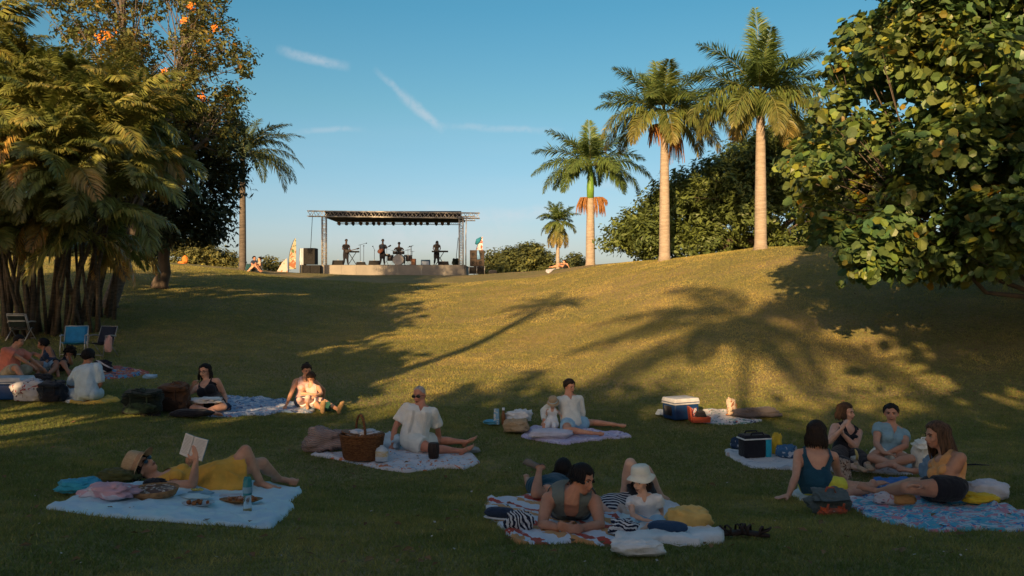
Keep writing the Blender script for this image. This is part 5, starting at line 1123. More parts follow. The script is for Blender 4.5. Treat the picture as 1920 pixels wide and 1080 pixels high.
def heap(name, label, cat, u0, v0, u1, v1, m, seed=0, depth=.7, dy=0.0, ridge=.25, rz=0, lift=.03, boxy=.8, group=None, foldf=2.6):
    """soft thing filling the pixel box (u0, v0)-(u1, v1), resting on the ground at its lower edge"""
    g = at((u0 + u1) / 2, v1); D = g.y + dy; w_ = (u1 - u0) / F * D; h = (v1 - v0) / F * D; dep = w_ * depth
    c = Vector(((u0 + u1) / 2 - CU, 0, 0)) / F * (D + dep * .35); c.y = D + dep * .35; h = max(h - dep * .1, h * .5); c.z = Hs(c.x, c.y) + lift + h * .47
    mb = MB(); lump_mesh(mb, c, (w_, dep, h), seed, rz, ridge, boxy=boxy, foldf=foldf); o = mb.build(name, m); o.location = c
    o.data.transform(Matrix.Translation(-c)); return tag(o, label, cat, group)
def place(u, v, dy=0.0, lift=.035):
    g = at(u, v); D = g.y + dy; x = (u - CU) / F * D; return Vector((x, D, Hs(x, D) + lift)), F / D
c_blueblanket = cloth_mat('pale_blue_blanket', (.40, .53, .62), (.32, .44, .53), scale=5, bump=1.0, bscale=8)
blanket('picnic_blanket', 'pale blue blanket spread under the woman reading', 'blanket', [(84, 956), (184, 969), (290, 978), (392, 985), (505, 992), (546, 963), (549, 940), (562, 917), (430, 903), (300, 903), (200, 922), (150, 936)], c_blueblanket, seed=1)
c_floral = print_mat('white_orange_print', (.62, .62, .66), [((.60, .20, .09), .60), ((.30, .42, .55), .63), ((.55, .45, .38), .66)], 6, dist=2)
blanket('picnic_blanket', 'white blanket with orange and blue print under the white-haired man', 'blanket', [(583, 854), (638, 864), (703, 879), (761, 887), (829, 879), (870, 881), (898, 870), (878, 853), (800, 845), (755, 841), (700, 843), (638, 850)], c_floral, seed=2)
c_lav = print_mat('lavender_print', (.50, .44, .62), [((.62, .58, .70), .55), ((.34, .30, .48), .64)], 8)
blanket('picnic_blanket', 'lavender blanket under the father and toddler', 'blanket', [(974, 820), (1009, 828), (1059, 835), (1100, 830), (1134, 826), (1183, 822), (1165, 815), (1103, 808), (1040, 804), (1000, 804)], c_lav, seed=3, wob=.03)
c_bluepr = print_mat('blue_white_print', (.24, .36, .52), [((.60, .62, .68), .52), ((.05, .08, .20), .62), ((.50, .12, .10), .665)], 5, dist=2)
blanket('picnic_blanket', 'blue and white patterned blanket between the woman in glasses and the pair in pink', 'blanket', [(352, 776), (395, 783), (430, 783), (470, 779), (500, 781), (520, 774), (584, 776), (590, 765), (535, 751), (490, 747), (425, 746), (385, 762)], c_bluepr, seed=4, wob=.03)
c_multi = print_mat('multicolour_print', (.45, .12, .09), [((.08, .30, .50), .52), ((.60, .25, .10), .58), ((.04, .05, .12), .62), ((.6, .5, .45), .66)], 5)
blanket('picnic_blanket', 'red, orange and blue patterned towel behind the man in light blue', 'blanket', [(178, 704), (200, 712), (240, 709), (280, 701), (262, 695), (225, 690), (190, 688)], c_multi, seed=5)
c_multi2 = print_mat('pale_multicolour_print', (.58, .56, .56), [((.16, .30, .28), .56), ((.05, .07, .15), .61), ((.50, .14, .10), .66)], 6, dist=2)
blanket('picnic_blanket', 'pale patterned blanket beside the blue cooler on the hill foot', 'blanket', [(1300, 793), (1345, 797), (1390, 796), (1427, 791), (1405, 781), (1370, 772), (1320, 770), (1305, 782)], c_multi2, seed=6)
c_orstr = stripes_mat('orange_red_stripes', [(0, (.66, .66, .72)), (.34, (.62, .30, .12)), (.58, (.66, .66, .72)), (.72, (.50, .07, .045)), (.92, (.66, .66, .72))], 2.6, vec=(.86, .5, 0), noise_=.25)
blanket('beach_towel', 'white towel with orange and red stripes under the person on their elbows', 'towel', [(912, 938), (920, 970), (955, 1003), (966, 1020), (1025, 1023), (1080, 1019), (1115, 1025), (1168, 1017), (1172, 990), (1165, 950), (1090, 936), (990, 933)], c_orstr, seed=7, wob=.035, fold=.045)
c_whiteblue = cloth_mat('bluish_white_towel', (.62, .68, .76), scale=4)
blanket('beach_towel', 'plain bluish white towel under the small girl', 'towel', [(1150, 1016), (1180, 1024), (1235, 1021), (1315, 1027), (1358, 1014), (1330, 997), (1290, 980), (1250, 948), (1190, 938), (1168, 975)], c_whiteblue, lift=.05, seed=8, wob=.03, fold=.045)
c_bigprint = print_mat('turquoise_pink_print', (.10, .42, .55), [((.50, .60, .66), .49), ((.62, .26, .32), .55), ((.02, .22, .50), .60), ((.65, .10, .06), .68)], 4.5, dist=2.5)
blanket('picnic_blanket', 'turquoise and pink floral blanket at the right edge under the woman in profile', 'blanket', [(1590, 944), (1612, 962), (1657, 983), (1706, 990), (1757, 1001), (1840, 996), (1908, 999), (1985, 985), (1955, 968), (1880, 952), (1823, 938), (1740, 930), (1680, 912), (1640, 908), (1610, 925)], c_bigprint, seed=9, fold=.045)
blanket('beach_towel', 'pale blue towel under the woman leaning on one hand', 'towel', [(1487, 930), (1500, 940), (1560, 948), (1605, 940), (1600, 912), (1540, 908), (1500, 915)], c_whiteblue, seed=10)
c_whitepr = print_mat('white_grey_print', (.60, .60, .62), [((.40, .44, .50), .60), ((.50, .38, .34), .66)], 6)
blanket('picnic_blanket', 'white blanket under the cooler bag and the two women facing the camera', 'blanket', [(1356, 848), (1375, 862), (1410, 879), (1480, 883), (1600, 885), (1690, 892), (1722, 889), (1715, 868), (1600, 858), (1500, 852), (1440, 848), (1390, 846)], c_whitepr, seed=11)
c_blue = cloth_mat('royal_blue_towel', (.03, .12, .32), scale=7)
blanket('beach_towel', 'deep blue towel crumpled between the seated women on the right', 'towel', [(1632, 918), (1660, 922), (1700, 916), (1710, 905), (1680, 899), (1640, 903)], c_blue, seed=12, fold=.05)
c_mustard = cloth_mat('mustard_towel', (.62, .33, .06), scale=8)
blanket('beach_towel', 'mustard yellow towel on the grass behind the man in light blue', 'towel', [(127, 756), (160, 760), (200, 757), (225, 753), (210, 747), (180, 746), (140, 751)], c_mustard, seed=13, fold=.06)
c_pcloth = cloth_mat('pale_checked_cloth', (.50, .50, .50), (.30, .36, .42), scale=16)
blanket('beach_towel', 'pale towel trailing beside the dark backpack on the left', 'towel', [(112, 752), (128, 757), (150, 755), (146, 742), (128, 724), (116, 728)], c_pcloth, seed=14)
blanket('beach_towel', 'folded white towel across the lap end of the bags', 'towel', [(228, 776), (262, 780), (300, 782), (296, 776), (262, 772), (238, 770)], C_BLACK, seed=15)
# ---- round the reading woman
heap('cloth_bag', 'bright teal cloth bag lying at the left end of the pale blue blanket', 'bag', 112, 903, 188, 930, cloth_mat('bright_teal', (.03, .24, .36)), 3, .6)
heap('shirt', 'crumpled pink and white shirt beside the round tart', 'shirt', 166, 914, 248, 944, print_mat('pink_white_print', (.56, .36, .42), [((.58, .56, .64), .52)], 3), 5, .55, ridge=.3)
heap('shoulder_bag', 'olive bag under the straw hat', 'bag', 190, 889, 256, 914, cloth_mat('olive_canvas', (.06, .065, .025)), 6, .6, dy=.15)
heap('pouch', 'small black pouch under the reader\'s neck', 'pouch', 272, 903, 310, 921, C_BLACK, 7, .8)
c_wick = mat('wicker', (.30, .13, .045), .6, (.12, .045, .018), 26, bump=1.0, bscale=40, stretch=(1, 1, 3)); c_wickpale = mat('pale_wicker', (.42, .24, .11), .7, (.28, .14, .06), 30, bump=.8, bscale=50)
p0, k = place(289, 942, .12); t = thing('tart_basket', 'round pale basket holding a latticed tart on the pale blue blanket', 'tart', p0); b = MB(); r = 44 / k
b.lathe(p0, [(.001, .005), (r * .86, .0), (r * .93, .03), (r * 1.0, .062), (r * .97, .066), (r * .9, .045), (.001, .04)], 40, caps=False); b.build('dish', c_wickpale, t)
b = MB(); b.lathe(p0 + Vector((0, 0, .044)), [(r * .9, 0), (r * .8, .012), (.001, .014)], 36, caps=False); b.build('filling', mat('jam_filling', (.16, .045, .02), .4, (.09, .03, .015), 20), t)
c_sugar = mat('sugared_pastry', (.62, .58, .54), .8, (.42, .30, .22), 30); rg = random.Random(2)
for i in range(46):
    a = rg.random() * 6.28; rr = r * .82 * rg.random() ** .5; q = p0 + Vector((math.cos(a) * rr, math.sin(a) * rr, .056)); an = rg.random() * 3.14
    b = MB(); b.ell(q, (.020, .0075, .005), Matrix.Rotation(an, 3, 'Z'), 8, 5); b.build('pastry_strip', c_sugar, t)
def food(t, p0, rx, ry, n, m, seed, z=.02, s=(.012, .022)):
    rg = random.Random(seed)
    for i in range(n):
        a = rg.random() * 6.28; q = rg.random() ** .5; c = p0 + Vector((math.cos(a) * rx * q, math.sin(a) * ry * q, z + .012 * rg.random())); b = MB(); b.ell(c, (rg.uniform(*s), rg.uniform(*s), rg.uniform(*s) * .8), None, 10, 7, 0, .5, i); b.build('morsel', m, t)
c_plate = mat('white_plate', (.62, .66, .70), .35); c_fritter = mat('fried_pastry', (.42, .17, .06), .7, (.22, .08, .03), 40, bump=.6)
p0, k = place(372, 958, .05); t = thing('snack_plate', 'white paper plate with brown pastries nearest the front edge of the blanket', 'plate', p0)
b = MB(); b.lathe(p0, [(.001, .003), (.10, .003), (.135, .02), (.137, .023), (.10, .008), (.001, .007)], 30, caps=False, sy=.75); b.build('plate', c_plate, t); food(t, p0, .085, .055, 11, c_fritter, 3)
p0, k = place(362, 946, .1); b = MB(); b.tube([p0 + Vector((-.13, .06, .012)), p0 + Vector((0, .0, .016)), p0 + Vector((.16, -.03, .012))], [.05, .085, .04], 14, flat=.12); tag(b.build('napkin', cloth_mat('pale_blue_napkin', (.40, .52, .60))), 'pale blue napkin between the tart and the pastries', 'napkin')
p0, k = place(452, 953, .06); t = thing('serving_dish', 'long orange dish of food beside the water bottle', 'dish', p0)
b = MB(); b.lathe(p0, [(.001, .003), (.12, .003), (.19, .03), (.193, .033), (.13, .012), (.001, .01)], 32, caps=False, sy=.42); b.build('dish', mat('orange_glaze', (.46, .19, .05), .4), t); food(t, p0, .13, .045, 14, c_fritter, 5, .028); food(t, p0 - Vector((.05, 0, 0)), .08, .03, 5, mat('pale_ham', (.55, .36, .30), .6), 8, .03)
p0, k = place(434, 941, .05); b = MB(); b.box(p0 + Vector((0, 0, .012)), (.20, .07, .018), .12); b.box(p0 + Vector((0, 0, .0225)), (.17, .05, .002), .12); tag(b.build('phone', mat('pale_phone', (.58, .64, .70), .3), smooth=False), 'white phone lying behind the orange dish', 'phone')
p0, k = place(374, 936, .08); t = thing('fruit_napkin', 'lemon slices on a folded blue napkin next to the tart', 'fruit', p0); b = MB(); b.tube([p0 + Vector((-.10, 0, .012)), p0 + Vector((.02, .0, .02)), p0 + Vector((.13, -.02, .01))], [.03, .055, .03], 12, flat=.3); b.build('napkin', cloth_mat('blue_napkin', (.16, .28, .36)), t)
for i in range(3): b = MB(); b.lathe(p0 + Vector((-.05 + i * .035, .0, .034)), [(.001, 0), (.028, 0), (.03, .006), (.001, .008)], 16, caps=False, rot=Matrix.Rotation(.25 + .1 * i, 3, 'Y')); b.build('lemon_slice', mat('lemon_flesh', (.68, .55, .14), .5), t)
# water bottle
p0, k = place(464, 969, .0); t = thing('water_bottle', 'clear sports bottle with teal lid standing on the pale blue blanket', 'bottle', p0)
b = MB(); b.lathe(p0, [(.001, 0), (.034, 0), (.036, .01), (.033, .06), (.030, .10), (.034, .14), (.034, .145)], 24, caps=False); m_ = mat('clear_plastic', (.85, .92, .95), .08, trans=.9, vary=0); b.build('flask', m_, t)
b = MB(); b.lathe(p0 + Vector((0, 0, .004)), [(.001, 0), (.031, 0), (.032, .022), (.001, .024)], 20, caps=False); b.build('drink', mat('yellow_juice', (.60, .48, .10), .3), t)
b = MB(); b.lathe(p0 + Vector((0, 0, .143)), [(.036, 0), (.038, .02), (.037, .095), (.030, .11), (.022, .125), (.022, .135), (.001, .14)], 24, caps=False); b.tube([p0 + Vector((-.03, 0, .25)), p0 + Vector((-.02, 0, .285)), p0 + Vector((.02, 0, .285)), p0 + Vector((.03, 0, .25))], .008, 8); lid = b.build('lid', mat('teal_plastic', (.03, .25, .30), .35), t)
b = MB(); b.lathe(p0 + Vector((0, 0, .160)), [(.0392, 0), (.0392, .05)], 24, caps=False); b.build('label', mat('pale_label', (.25, .45, .60), .5), lid)
# the book she holds
hb = ray(359, 838, READER.J['armR2'].y + .02); t = thing('book', 'open white-paged book held up by the woman reading', 'book', hb); Mb = Matrix.Rotation(R(12), 3, 'Y') @ Matrix.Rotation(R(-18), 3, 'Z') @ Matrix.Rotation(R(-8), 3, 'X')
c_page = mat('book_page', (.66, .64, .60), .9, (.56, .54, .51), 60, stretch=(.3, 1, 18))
for sg in (-1, 1):
    b = MB(); M = Mb @ Matrix.Rotation(R(sg * 16), 3, 'Z'); off_ = Mb @ Vector((sg * .003, 0, 0)); b.box(hb + off_ + M @ Vector((sg * .066, 0, 0)), (.13, .012, .20), rot=M); b.build('pages', c_page, t, smooth=False)
    b = MB(); b.box(hb + off_ + M @ Vector((sg * .068, .0085, 0)), (.137, .004, .208), rot=M); b.build('cover', mat('teal_cover', (.10, .25, .28), .6), t, smooth=False)
    lines = MB()
    for i in range(14): lines.box(hb + off_ + M @ Vector((sg * .066, -.0064, .08 - i * .0118)), (.098 - (.03 if i in (5, 11) else 0), .0006, .003), rot=M)
    lines.build('print', mat('grey_print', (.36, .35, .34), .9), t, smooth=False)['kind'] = 'stuff'
# ---- round the white-haired man: the wicker basket woven strand by strand
def basket(u, v, w_px, h_px):
    p0, k = place(u, v, .12, .03); W = w_px / k / 2; Hh = h_px / k; t = thing('wicker_basket', 'brown wicker picnic basket with an arched handle beside the white-haired man', 'basket', p0)
    sy = .68; rows = 15; core = MB(); core.lathe(p0, [(.001, .004), (W * .80, .004), (W * .97, Hh * .98), (W * .93, Hh * .97), (W * .76, .02), (.001, .02)], 40, sy=sy, caps=False); core.build('lining', mat('basket_inner', (.14, .06, .025), .8), t)
    n = 40
    for r in range(rows):
        z = Hh * (.03 + .92 * r / (rows - 1)); rad = W * (.81 + .17 * z / Hh); pts = []
        for i in range(n * 2 + 1):
            a = math.pi * i / n; wv = .006 * (1 if (i + r) % 2 else -1); pts.append(p0 + Vector(((rad + wv) * math.cos(a), (rad + wv) * sy * math.sin(a), z)))
        b = MB(); b.tube(pts, Hh / rows * .52, 5, caps=False); b.build('strand', c_wick, t)
    for j in range(26):
        a = 2 * math.pi * j / 26; d = Vector((math.cos(a), math.sin(a) * sy, 0)); b = MB(); b.tube([p0 + d * W * .80, p0 + d * W * .99 + Vector((0, 0, Hh))], .007, 5); b.build('stake', c_wick, t)
    b = MB(); n = 48
    for o_ in (0, 1): b.tube([p0 + Vector((W * 1.0 * math.cos(a), W * sy * math.sin(a), Hh + .012 + .008 * math.sin(a * 14 + o_ * math.pi))) for a in np.linspace(0, 2 * math.pi, 90)], .013, 6, caps=False)
    b.build('rim', c_wick, t)
    b = MB(); 
    for o_ in (0, 2.1, 4.2):
        pts = []
        for i in range(40):
            a = math.pi * i / 39; tw = a * 16 + o_; pts.append(p0 + Vector((-.02 + W * .30 * math.cos(a) + .008 * math.cos(tw), .008 * math.sin(tw) - W * sy * .7 * math.cos(a) * 1.0, Hh + .005 + W * .92 * math.sin(a) + .008 * math.cos(tw))))
        b.tube(pts, .011, 6)
    b.build('handle', c_wick, t)
    for sg, tl in ((-1, .16), (1, .05)):   # two flap lids
        b = MB(); vs = []; 
        for i in range(13):
            a = -math.pi / 2 + math.pi * i / 12; vs.append(Vector((sg * (W * .93 * math.cos(a) + .01), W * .93 * sy * math.sin(a), 0)))
        M = Matrix.Rotation(-sg * tl, 3, 'Y'); top = [p0 + Vector((0, 0, Hh + .030)) + M @ q for q in vs]; bt = [q - Vector((0, 0, .012)) for q in top]; n_ = 13
        b.add(top + bt, [tuple(range(n_)), tuple(range(2 * n_ - 1, n_ - 1, -1))] + [(i, i + n_, (i + 1) % n_ + n_, (i + 1) % n_) for i in range(n_)]); b.build('lid', c_wick, t, smooth=False)
    return p0, W, Hh
pb, Wb, Hb = basket(679, 868, 82, 43)
heap('knit_bag', 'slouching cream and brown striped knit bag behind the basket', 'bag', 573, 806, 648, 851, stripes_mat('knit_stripes', [(0, (.34, .28, .26)), (.45, (.10, .075, .07)), (.6, (.34, .28, .26)), (.85, (.28, .10, .07))], 34, vec=(.2, .3, 1), noise_=.1), 9, .6, ridge=.3)
q = pb + Vector((.03, .0, Hb + .02)); t = thing('small_bottle', 'little white-capped bottle sticking out of the wicker basket', 'bottle', q); b = MB(); b.lathe(q, [(.001, 0), (.028, 0), (.03, .06), (.014, .08), (.014, .09)], 16, caps=False); b.build('glass', mat('amber_glass', (.25, .14, .08), .2), t); b = MB(); b.lathe(q + Vector((0, 0, .09)), [(.018, 0), (.018, .03), (.001, .032)], 14, caps=False); b.build('cap', C_WHITE, t)
heap('cloth', 'light cloth stuffed in the open wicker basket', 'cloth', 655, 809, 704, 823, c_floral, 12, .5).location = pb + Vector((0, 0, Hb + .03))
p0, k = place(716, 870, .0); t = thing('squeeze_bottle', 'white squeeze bottle with a gold label in front of the basket', 'bottle', p0); r = 12 / k
b = MB(); b.lathe(p0, [(.001, 0), (r, 0), (r * 1.05, .02), (r * 1.0, .12), (r * .85, .16), (r * .35, .185), (r * .3, .2), (.001, .2)], 24, caps=False, sy=.6); b.build('flask', mat('milky_plastic', (.55, .64, .72), .35), t)
b = MB(); b.lathe(p0 + Vector((0, 0, .06)), [(r * 1.03, 0), (r * 1.03, .07)], 24, caps=False, sy=.62); b.build('label', mat('gold_label', (.55, .40, .14), .5, (.62, .60, .55), 30), t)
heap('cloth_bag', 'pale blue cloth bundle between the basket and the white-haired man', 'bag', 706, 815, 752, 846, cloth_mat('pale_blue_cloth', (.34, .46, .58), scale=5), 14, .5, ridge=.3)
p0, k = place(813, 864, .0); t = thing('tumbler', 'dark brown textured tumbler standing in front of the white-haired man', 'tumbler', p0); r = 10.5 / k; b = MB()
b.lathe(p0, [(.001, 0), (r * .82, 0), (r * .95, .05), (r, .12), (r * .9, .19), (r * .86, .20), (.001, .2)], 26, caps=False)
for j in range(16): a = j * 6.283 / 16; b.tube([p0 + Vector((math.cos(a) * r * .86, math.sin(a) * r * .86, .01)), p0 + Vector((math.cos(a + .3) * r * 1.02, math.sin(a + .3) * r * 1.02, .12)), p0 + Vector((math.cos(a + .5) * r * .9, math.sin(a + .5) * r * .9, .19))], .004, 5)
b.build('cup', mat('dark_brown_glaze', (.045, .028, .022), .5, bump=.5), t)
heap('sneaker', 'grey sneaker lying behind the old man\'s feet', 'shoe', 872, 843, 897, 854, cloth_mat('grey_canvas', (.22, .24, .25)), 15, .6)
# ---- round the father
p0, k = place(931, 800, .0); t = thing('paper_bag', 'upright printed light blue packet at the left of the father', 'packet', p0); b = MB(); b.box(p0 + Vector((0, 0, .125)), (.10, .05, .25), -.25, taper=.75); b.build('packet', print_mat('blue_packet_print', (.22, .42, .60), [((.60, .62, .64), .58), ((.05, .10, .20), .66)], 18), t, smooth=False)
heap('plastic_bag', 'flat bright blue plastic bag on the grass by the blue packet', 'bag', 909, 790, 935, 800, mat('bright_blue_plastic', (.10, .40, .62), .4), 16, .7)
p0, k = place(944, 801, .0); t = thing('brown_bottle', 'tall amber bottle with a white cap beside the tan hat bag', 'bottle', p0); b = MB(); b.lathe(p0, [(.001, 0), (.034, 0), (.036, .02), (.036, .15), (.020, .20), (.018, .235)], 20, caps=False); b.build('glass', mat('amber_tea', (.24, .10, .04), .15), t); b = MB(); b.lathe(p0 + Vector((0, 0, .235)), [(.022, 0), (.022, .04), (.001, .042)], 16, caps=False); b.build('cap', C_WHITE, t)
heap('straw_bag', 'tan straw bag with a white flap lying by the amber bottle', 'bag', 946, 788, 990, 815, C_STRAW, 17, .7); heap('cloth', 'white cloth draped over the tan straw bag', 'cloth', 952, 782, 994, 803, C_WHITE, 18, .6, dy=.12, ridge=.3, lift=.09)
heap('pillow_bag', 'flat pale grey bag lying in front of the toddler', 'bag', 994, 808, 1072, 828, cloth_mat('pale_grey_cloth', (.44, .42, .48)), 19, .5, ridge=.12)
# ---- bags by the woman with glasses
def backpack(label, u, v, w_px, h_px, m, m2, lean=.2, rz=0, seed=0, dep=.6, cat='backpack'):
    p0, k = place(u, v, .1, .02); W = w_px / k; Hh = h_px / k; t = thing('backpack', label, cat, p0, 0); M = Matrix.Rotation(rz, 3, 'Z') @ Matrix.Rotation(lean, 3, 'X')
    b = MB(); lump_mesh(b, p0 + Vector((0, 0, Hh * .5)), (W, W * dep, Hh), seed, 0, .2, boxy=.7, tilt=M); b.build('main_bag', m, t)
    b = MB(); lump_mesh(b, p0 + M @ Vector((0, -W * dep * .42, Hh * -.02)) + Vector((0, 0, Hh * .36)), (W * .72, W * .26, Hh * .48), seed + 2, 0, .22, boxy=.75, tilt=M); b.build('front_pocket', m2, t)
    b = MB(); lump_mesh(b, p0 + M @ Vector((0, -.01, Hh * .42)) + Vector((0, 0, Hh * .5)), (W * .86, W * dep * 1.05, Hh * .24), seed + 3, 0, .2, boxy=.6, tilt=M); b.build('top_flap', m, t)
    b = MB(); q = p0 + M @ Vector((0, .02, Hh * .5)) + Vector((0, 0, Hh * .5)); b.tube([q + Vector((-.05, 0, 0)), q + Vector((-.03, 0, .05)), q + Vector((.03, 0, .05)), q + Vector((.05, 0, 0))], .009, 8); b.build('handle', m2, t)
    for sg in (-1, 1):
        b = MB(); pts = [p0 + M @ Vector((sg * W * .22, -W * dep * (.53 + .05 * math.sin(tt * 3.1)), Hh * (tt - .5))) + Vector((0, 0, Hh * .5)) for tt in np.linspace(.15, .92, 7)]; b.tube(pts, .011, 6, flat=.5); b.build('strap', m2, t)
    return t
c_gbag = cloth_mat('dark_green_nylon', (.010, .018, .013), (.007, .01, .009)); c_brbag = cloth_mat('brown_canvas', (.075, .038, .022)); c_brbag2 = cloth_mat('dark_brown_canvas', (.03, .017, .012))
backpack('dark green rucksack leaning left of the brown one', 268, 780, 66, 42, c_gbag, cloth_mat('camouflage_green', (.03, .05, .025), (.01, .016, .013), scale=14), .1, .1, 21)
backpack('tall brown canvas rucksack by the woman with glasses', 328, 776, 52, 50, c_brbag, c_brbag2, .15, -.1, 22)
heap('duffel_bag', 'long flat black bag lying in front of the brown rucksack', 'bag', 322, 770, 398, 786, C_BLACK, 23, .35, ridge=.12)
heap('cap', 'pale cap resting on the dark green rucksack', 'cap', 270, 736, 292, 745, cloth_mat('pale_blue_cap', (.28, .42, .56)), 24, .7, dy=.2, lift=.3)
p0, k = place(344, 765, .0); q = ray(339, 727, p0.y); t = thing('drink_bottle', 'dark bottle with a pale cap poking out beside the brown rucksack', 'bottle', p0); b = MB(); e_ = q - Vector((-.09, 0, .36)); d_ = (q - e_); b.tube([e_, e_.lerp(q, .7), e_.lerp(q, .85)], [.035, .035, .02], 12); b.build('flask', mat('dark_teal_plastic', (.02, .10, .11), .3), t); b = MB(); b.tube([e_.lerp(q, .85), q], [.024, .024], 12); b.build('cap', C_WHITE, t)
g = GLW; lp = g.P + Vector((.0, -.27, .07)); b = MB(); lump_mesh(b, lp, (.40, .24, .08), 25, 0, .4, boxy=.7); tag(b.build('towel', M_TOWEL), 'white towel heaped on the lap of the woman with glasses', 'towel')
heap('cloth', 'dark green cloth bundled between the tan soles', 'cloth', 596, 757, 622, 775, C_GREENSH, 26, .6)
heap('bag', 'navy bundle at the hip of the woman with glasses', 'bag', 405, 758, 432, 774, C_NAVY, 27, .6)
# ---- left-hand group
def cooler(label, u, v, w_px, h_px, rz, m, lidm, dep=.62, hnd=True):
    p0, k = place(u, v, .16, .02); W = w_px / k; Hh = h_px / k * .98; t = thing('cooler', label, 'cooler', p0); M = Matrix.Rotation(rz, 3, 'Z')
    def rbox(c, s, tp=1.0):
        b = MB(); b.box(c, s, rot=M, taper=tp); o_ = b.mesh('x', [m]); bm = bmesh.new(); bm.from_mesh(o_); bmesh.ops.bevel(bm, geom=list(bm.edges), offset=min(s) * .13, segments=3, profile=.5, affect='EDGES'); bm.to_mesh(o_); bm.free(); return o_
    def put(name, me, mm): 
        me.materials.clear(); me.materials.append(mm); me.name = name; me.polygons.foreach_set('use_smooth', [True] * len(me.polygons)); o_ = bpy.data.objects.new(name, me); col.objects.link(o_); o_.parent = t; o_.matrix_parent_inverse = pinv(t); return o_
    put('tub', rbox(p0 + Vector((0, 0, Hh * .36)), (W * .95, W * dep * .95, Hh * .72), 1.04), m); put('white_band', rbox(p0 + Vector((0, 0, Hh * .745)), (W * 1.0, W * dep * 1.0, Hh * .07)), lidm)
    put('blue_band', rbox(p0 + Vector((0, 0, Hh * .80)), (W * .985, W * dep * .985, Hh * .06)), m); lid = put('lid', rbox(p0 + Vector((0, 0, Hh * .90)), (W * 1.02, W * dep * 1.02, Hh * .18), .93), lidm)
    if hnd:
        b = MB()
        for sg in (-1,): b.box(p0 + M @ Vector((sg * W * .50, 0, Hh * .42)), (.03, W * dep * .5, Hh * .42), rot=M)
        b.build('handle', C_BLACK, t)
    return t, p0, W, Hh, M
c_cool = mat('blue_cooler_plastic', (.012, .05, .16), .4); c_lid = mat('white_cooler_lid', (.58, .60, .64), .4)
cooler('blue cooler with a white lid cut by the left edge', 12, 752, 80, 42, .02, mat('bright_blue_cooler', (.012, .07, .24), .4), c_lid)
heap('beach_bag', 'white bag with red print between the cooler and the dark backpack', 'bag', 26, 714, 80, 756, print_mat('white_red_print', (.52, .52, .56), [((.30, .03, .03), .60), ((.06, .03, .06), .66)], 7), 31, .6, ridge=.2)
backpack('dark navy backpack next to the white printed bag', 100, 757, 44, 36, cloth_mat('black_navy_nylon', (.012, .018, .028)), C_BLACK, .12, .1, 32, .7)
heap('bag', 'pale bag by the red-shirted man at the left edge', 'bag', -6, 696, 24, 714, cloth_mat('pale_grey_bag', (.44, .46, .46)), 33, .6)
heap('bag', 'black and white striped bag behind the man in light blue', 'bag', 178, 680, 209, 701, stripes_mat('black_white_bands', [(0, (.02, .02, .03)), (.5, (.45, .45, .5)), (.75, (.02, .02, .03))], 8, vec=(.5, .2, .9)), 34, .6)
heap('bag', 'dark cloth heap at the feet of the red-shirted man', 'bag', 62, 704, 96, 722, C_BLACK, 35, .6)
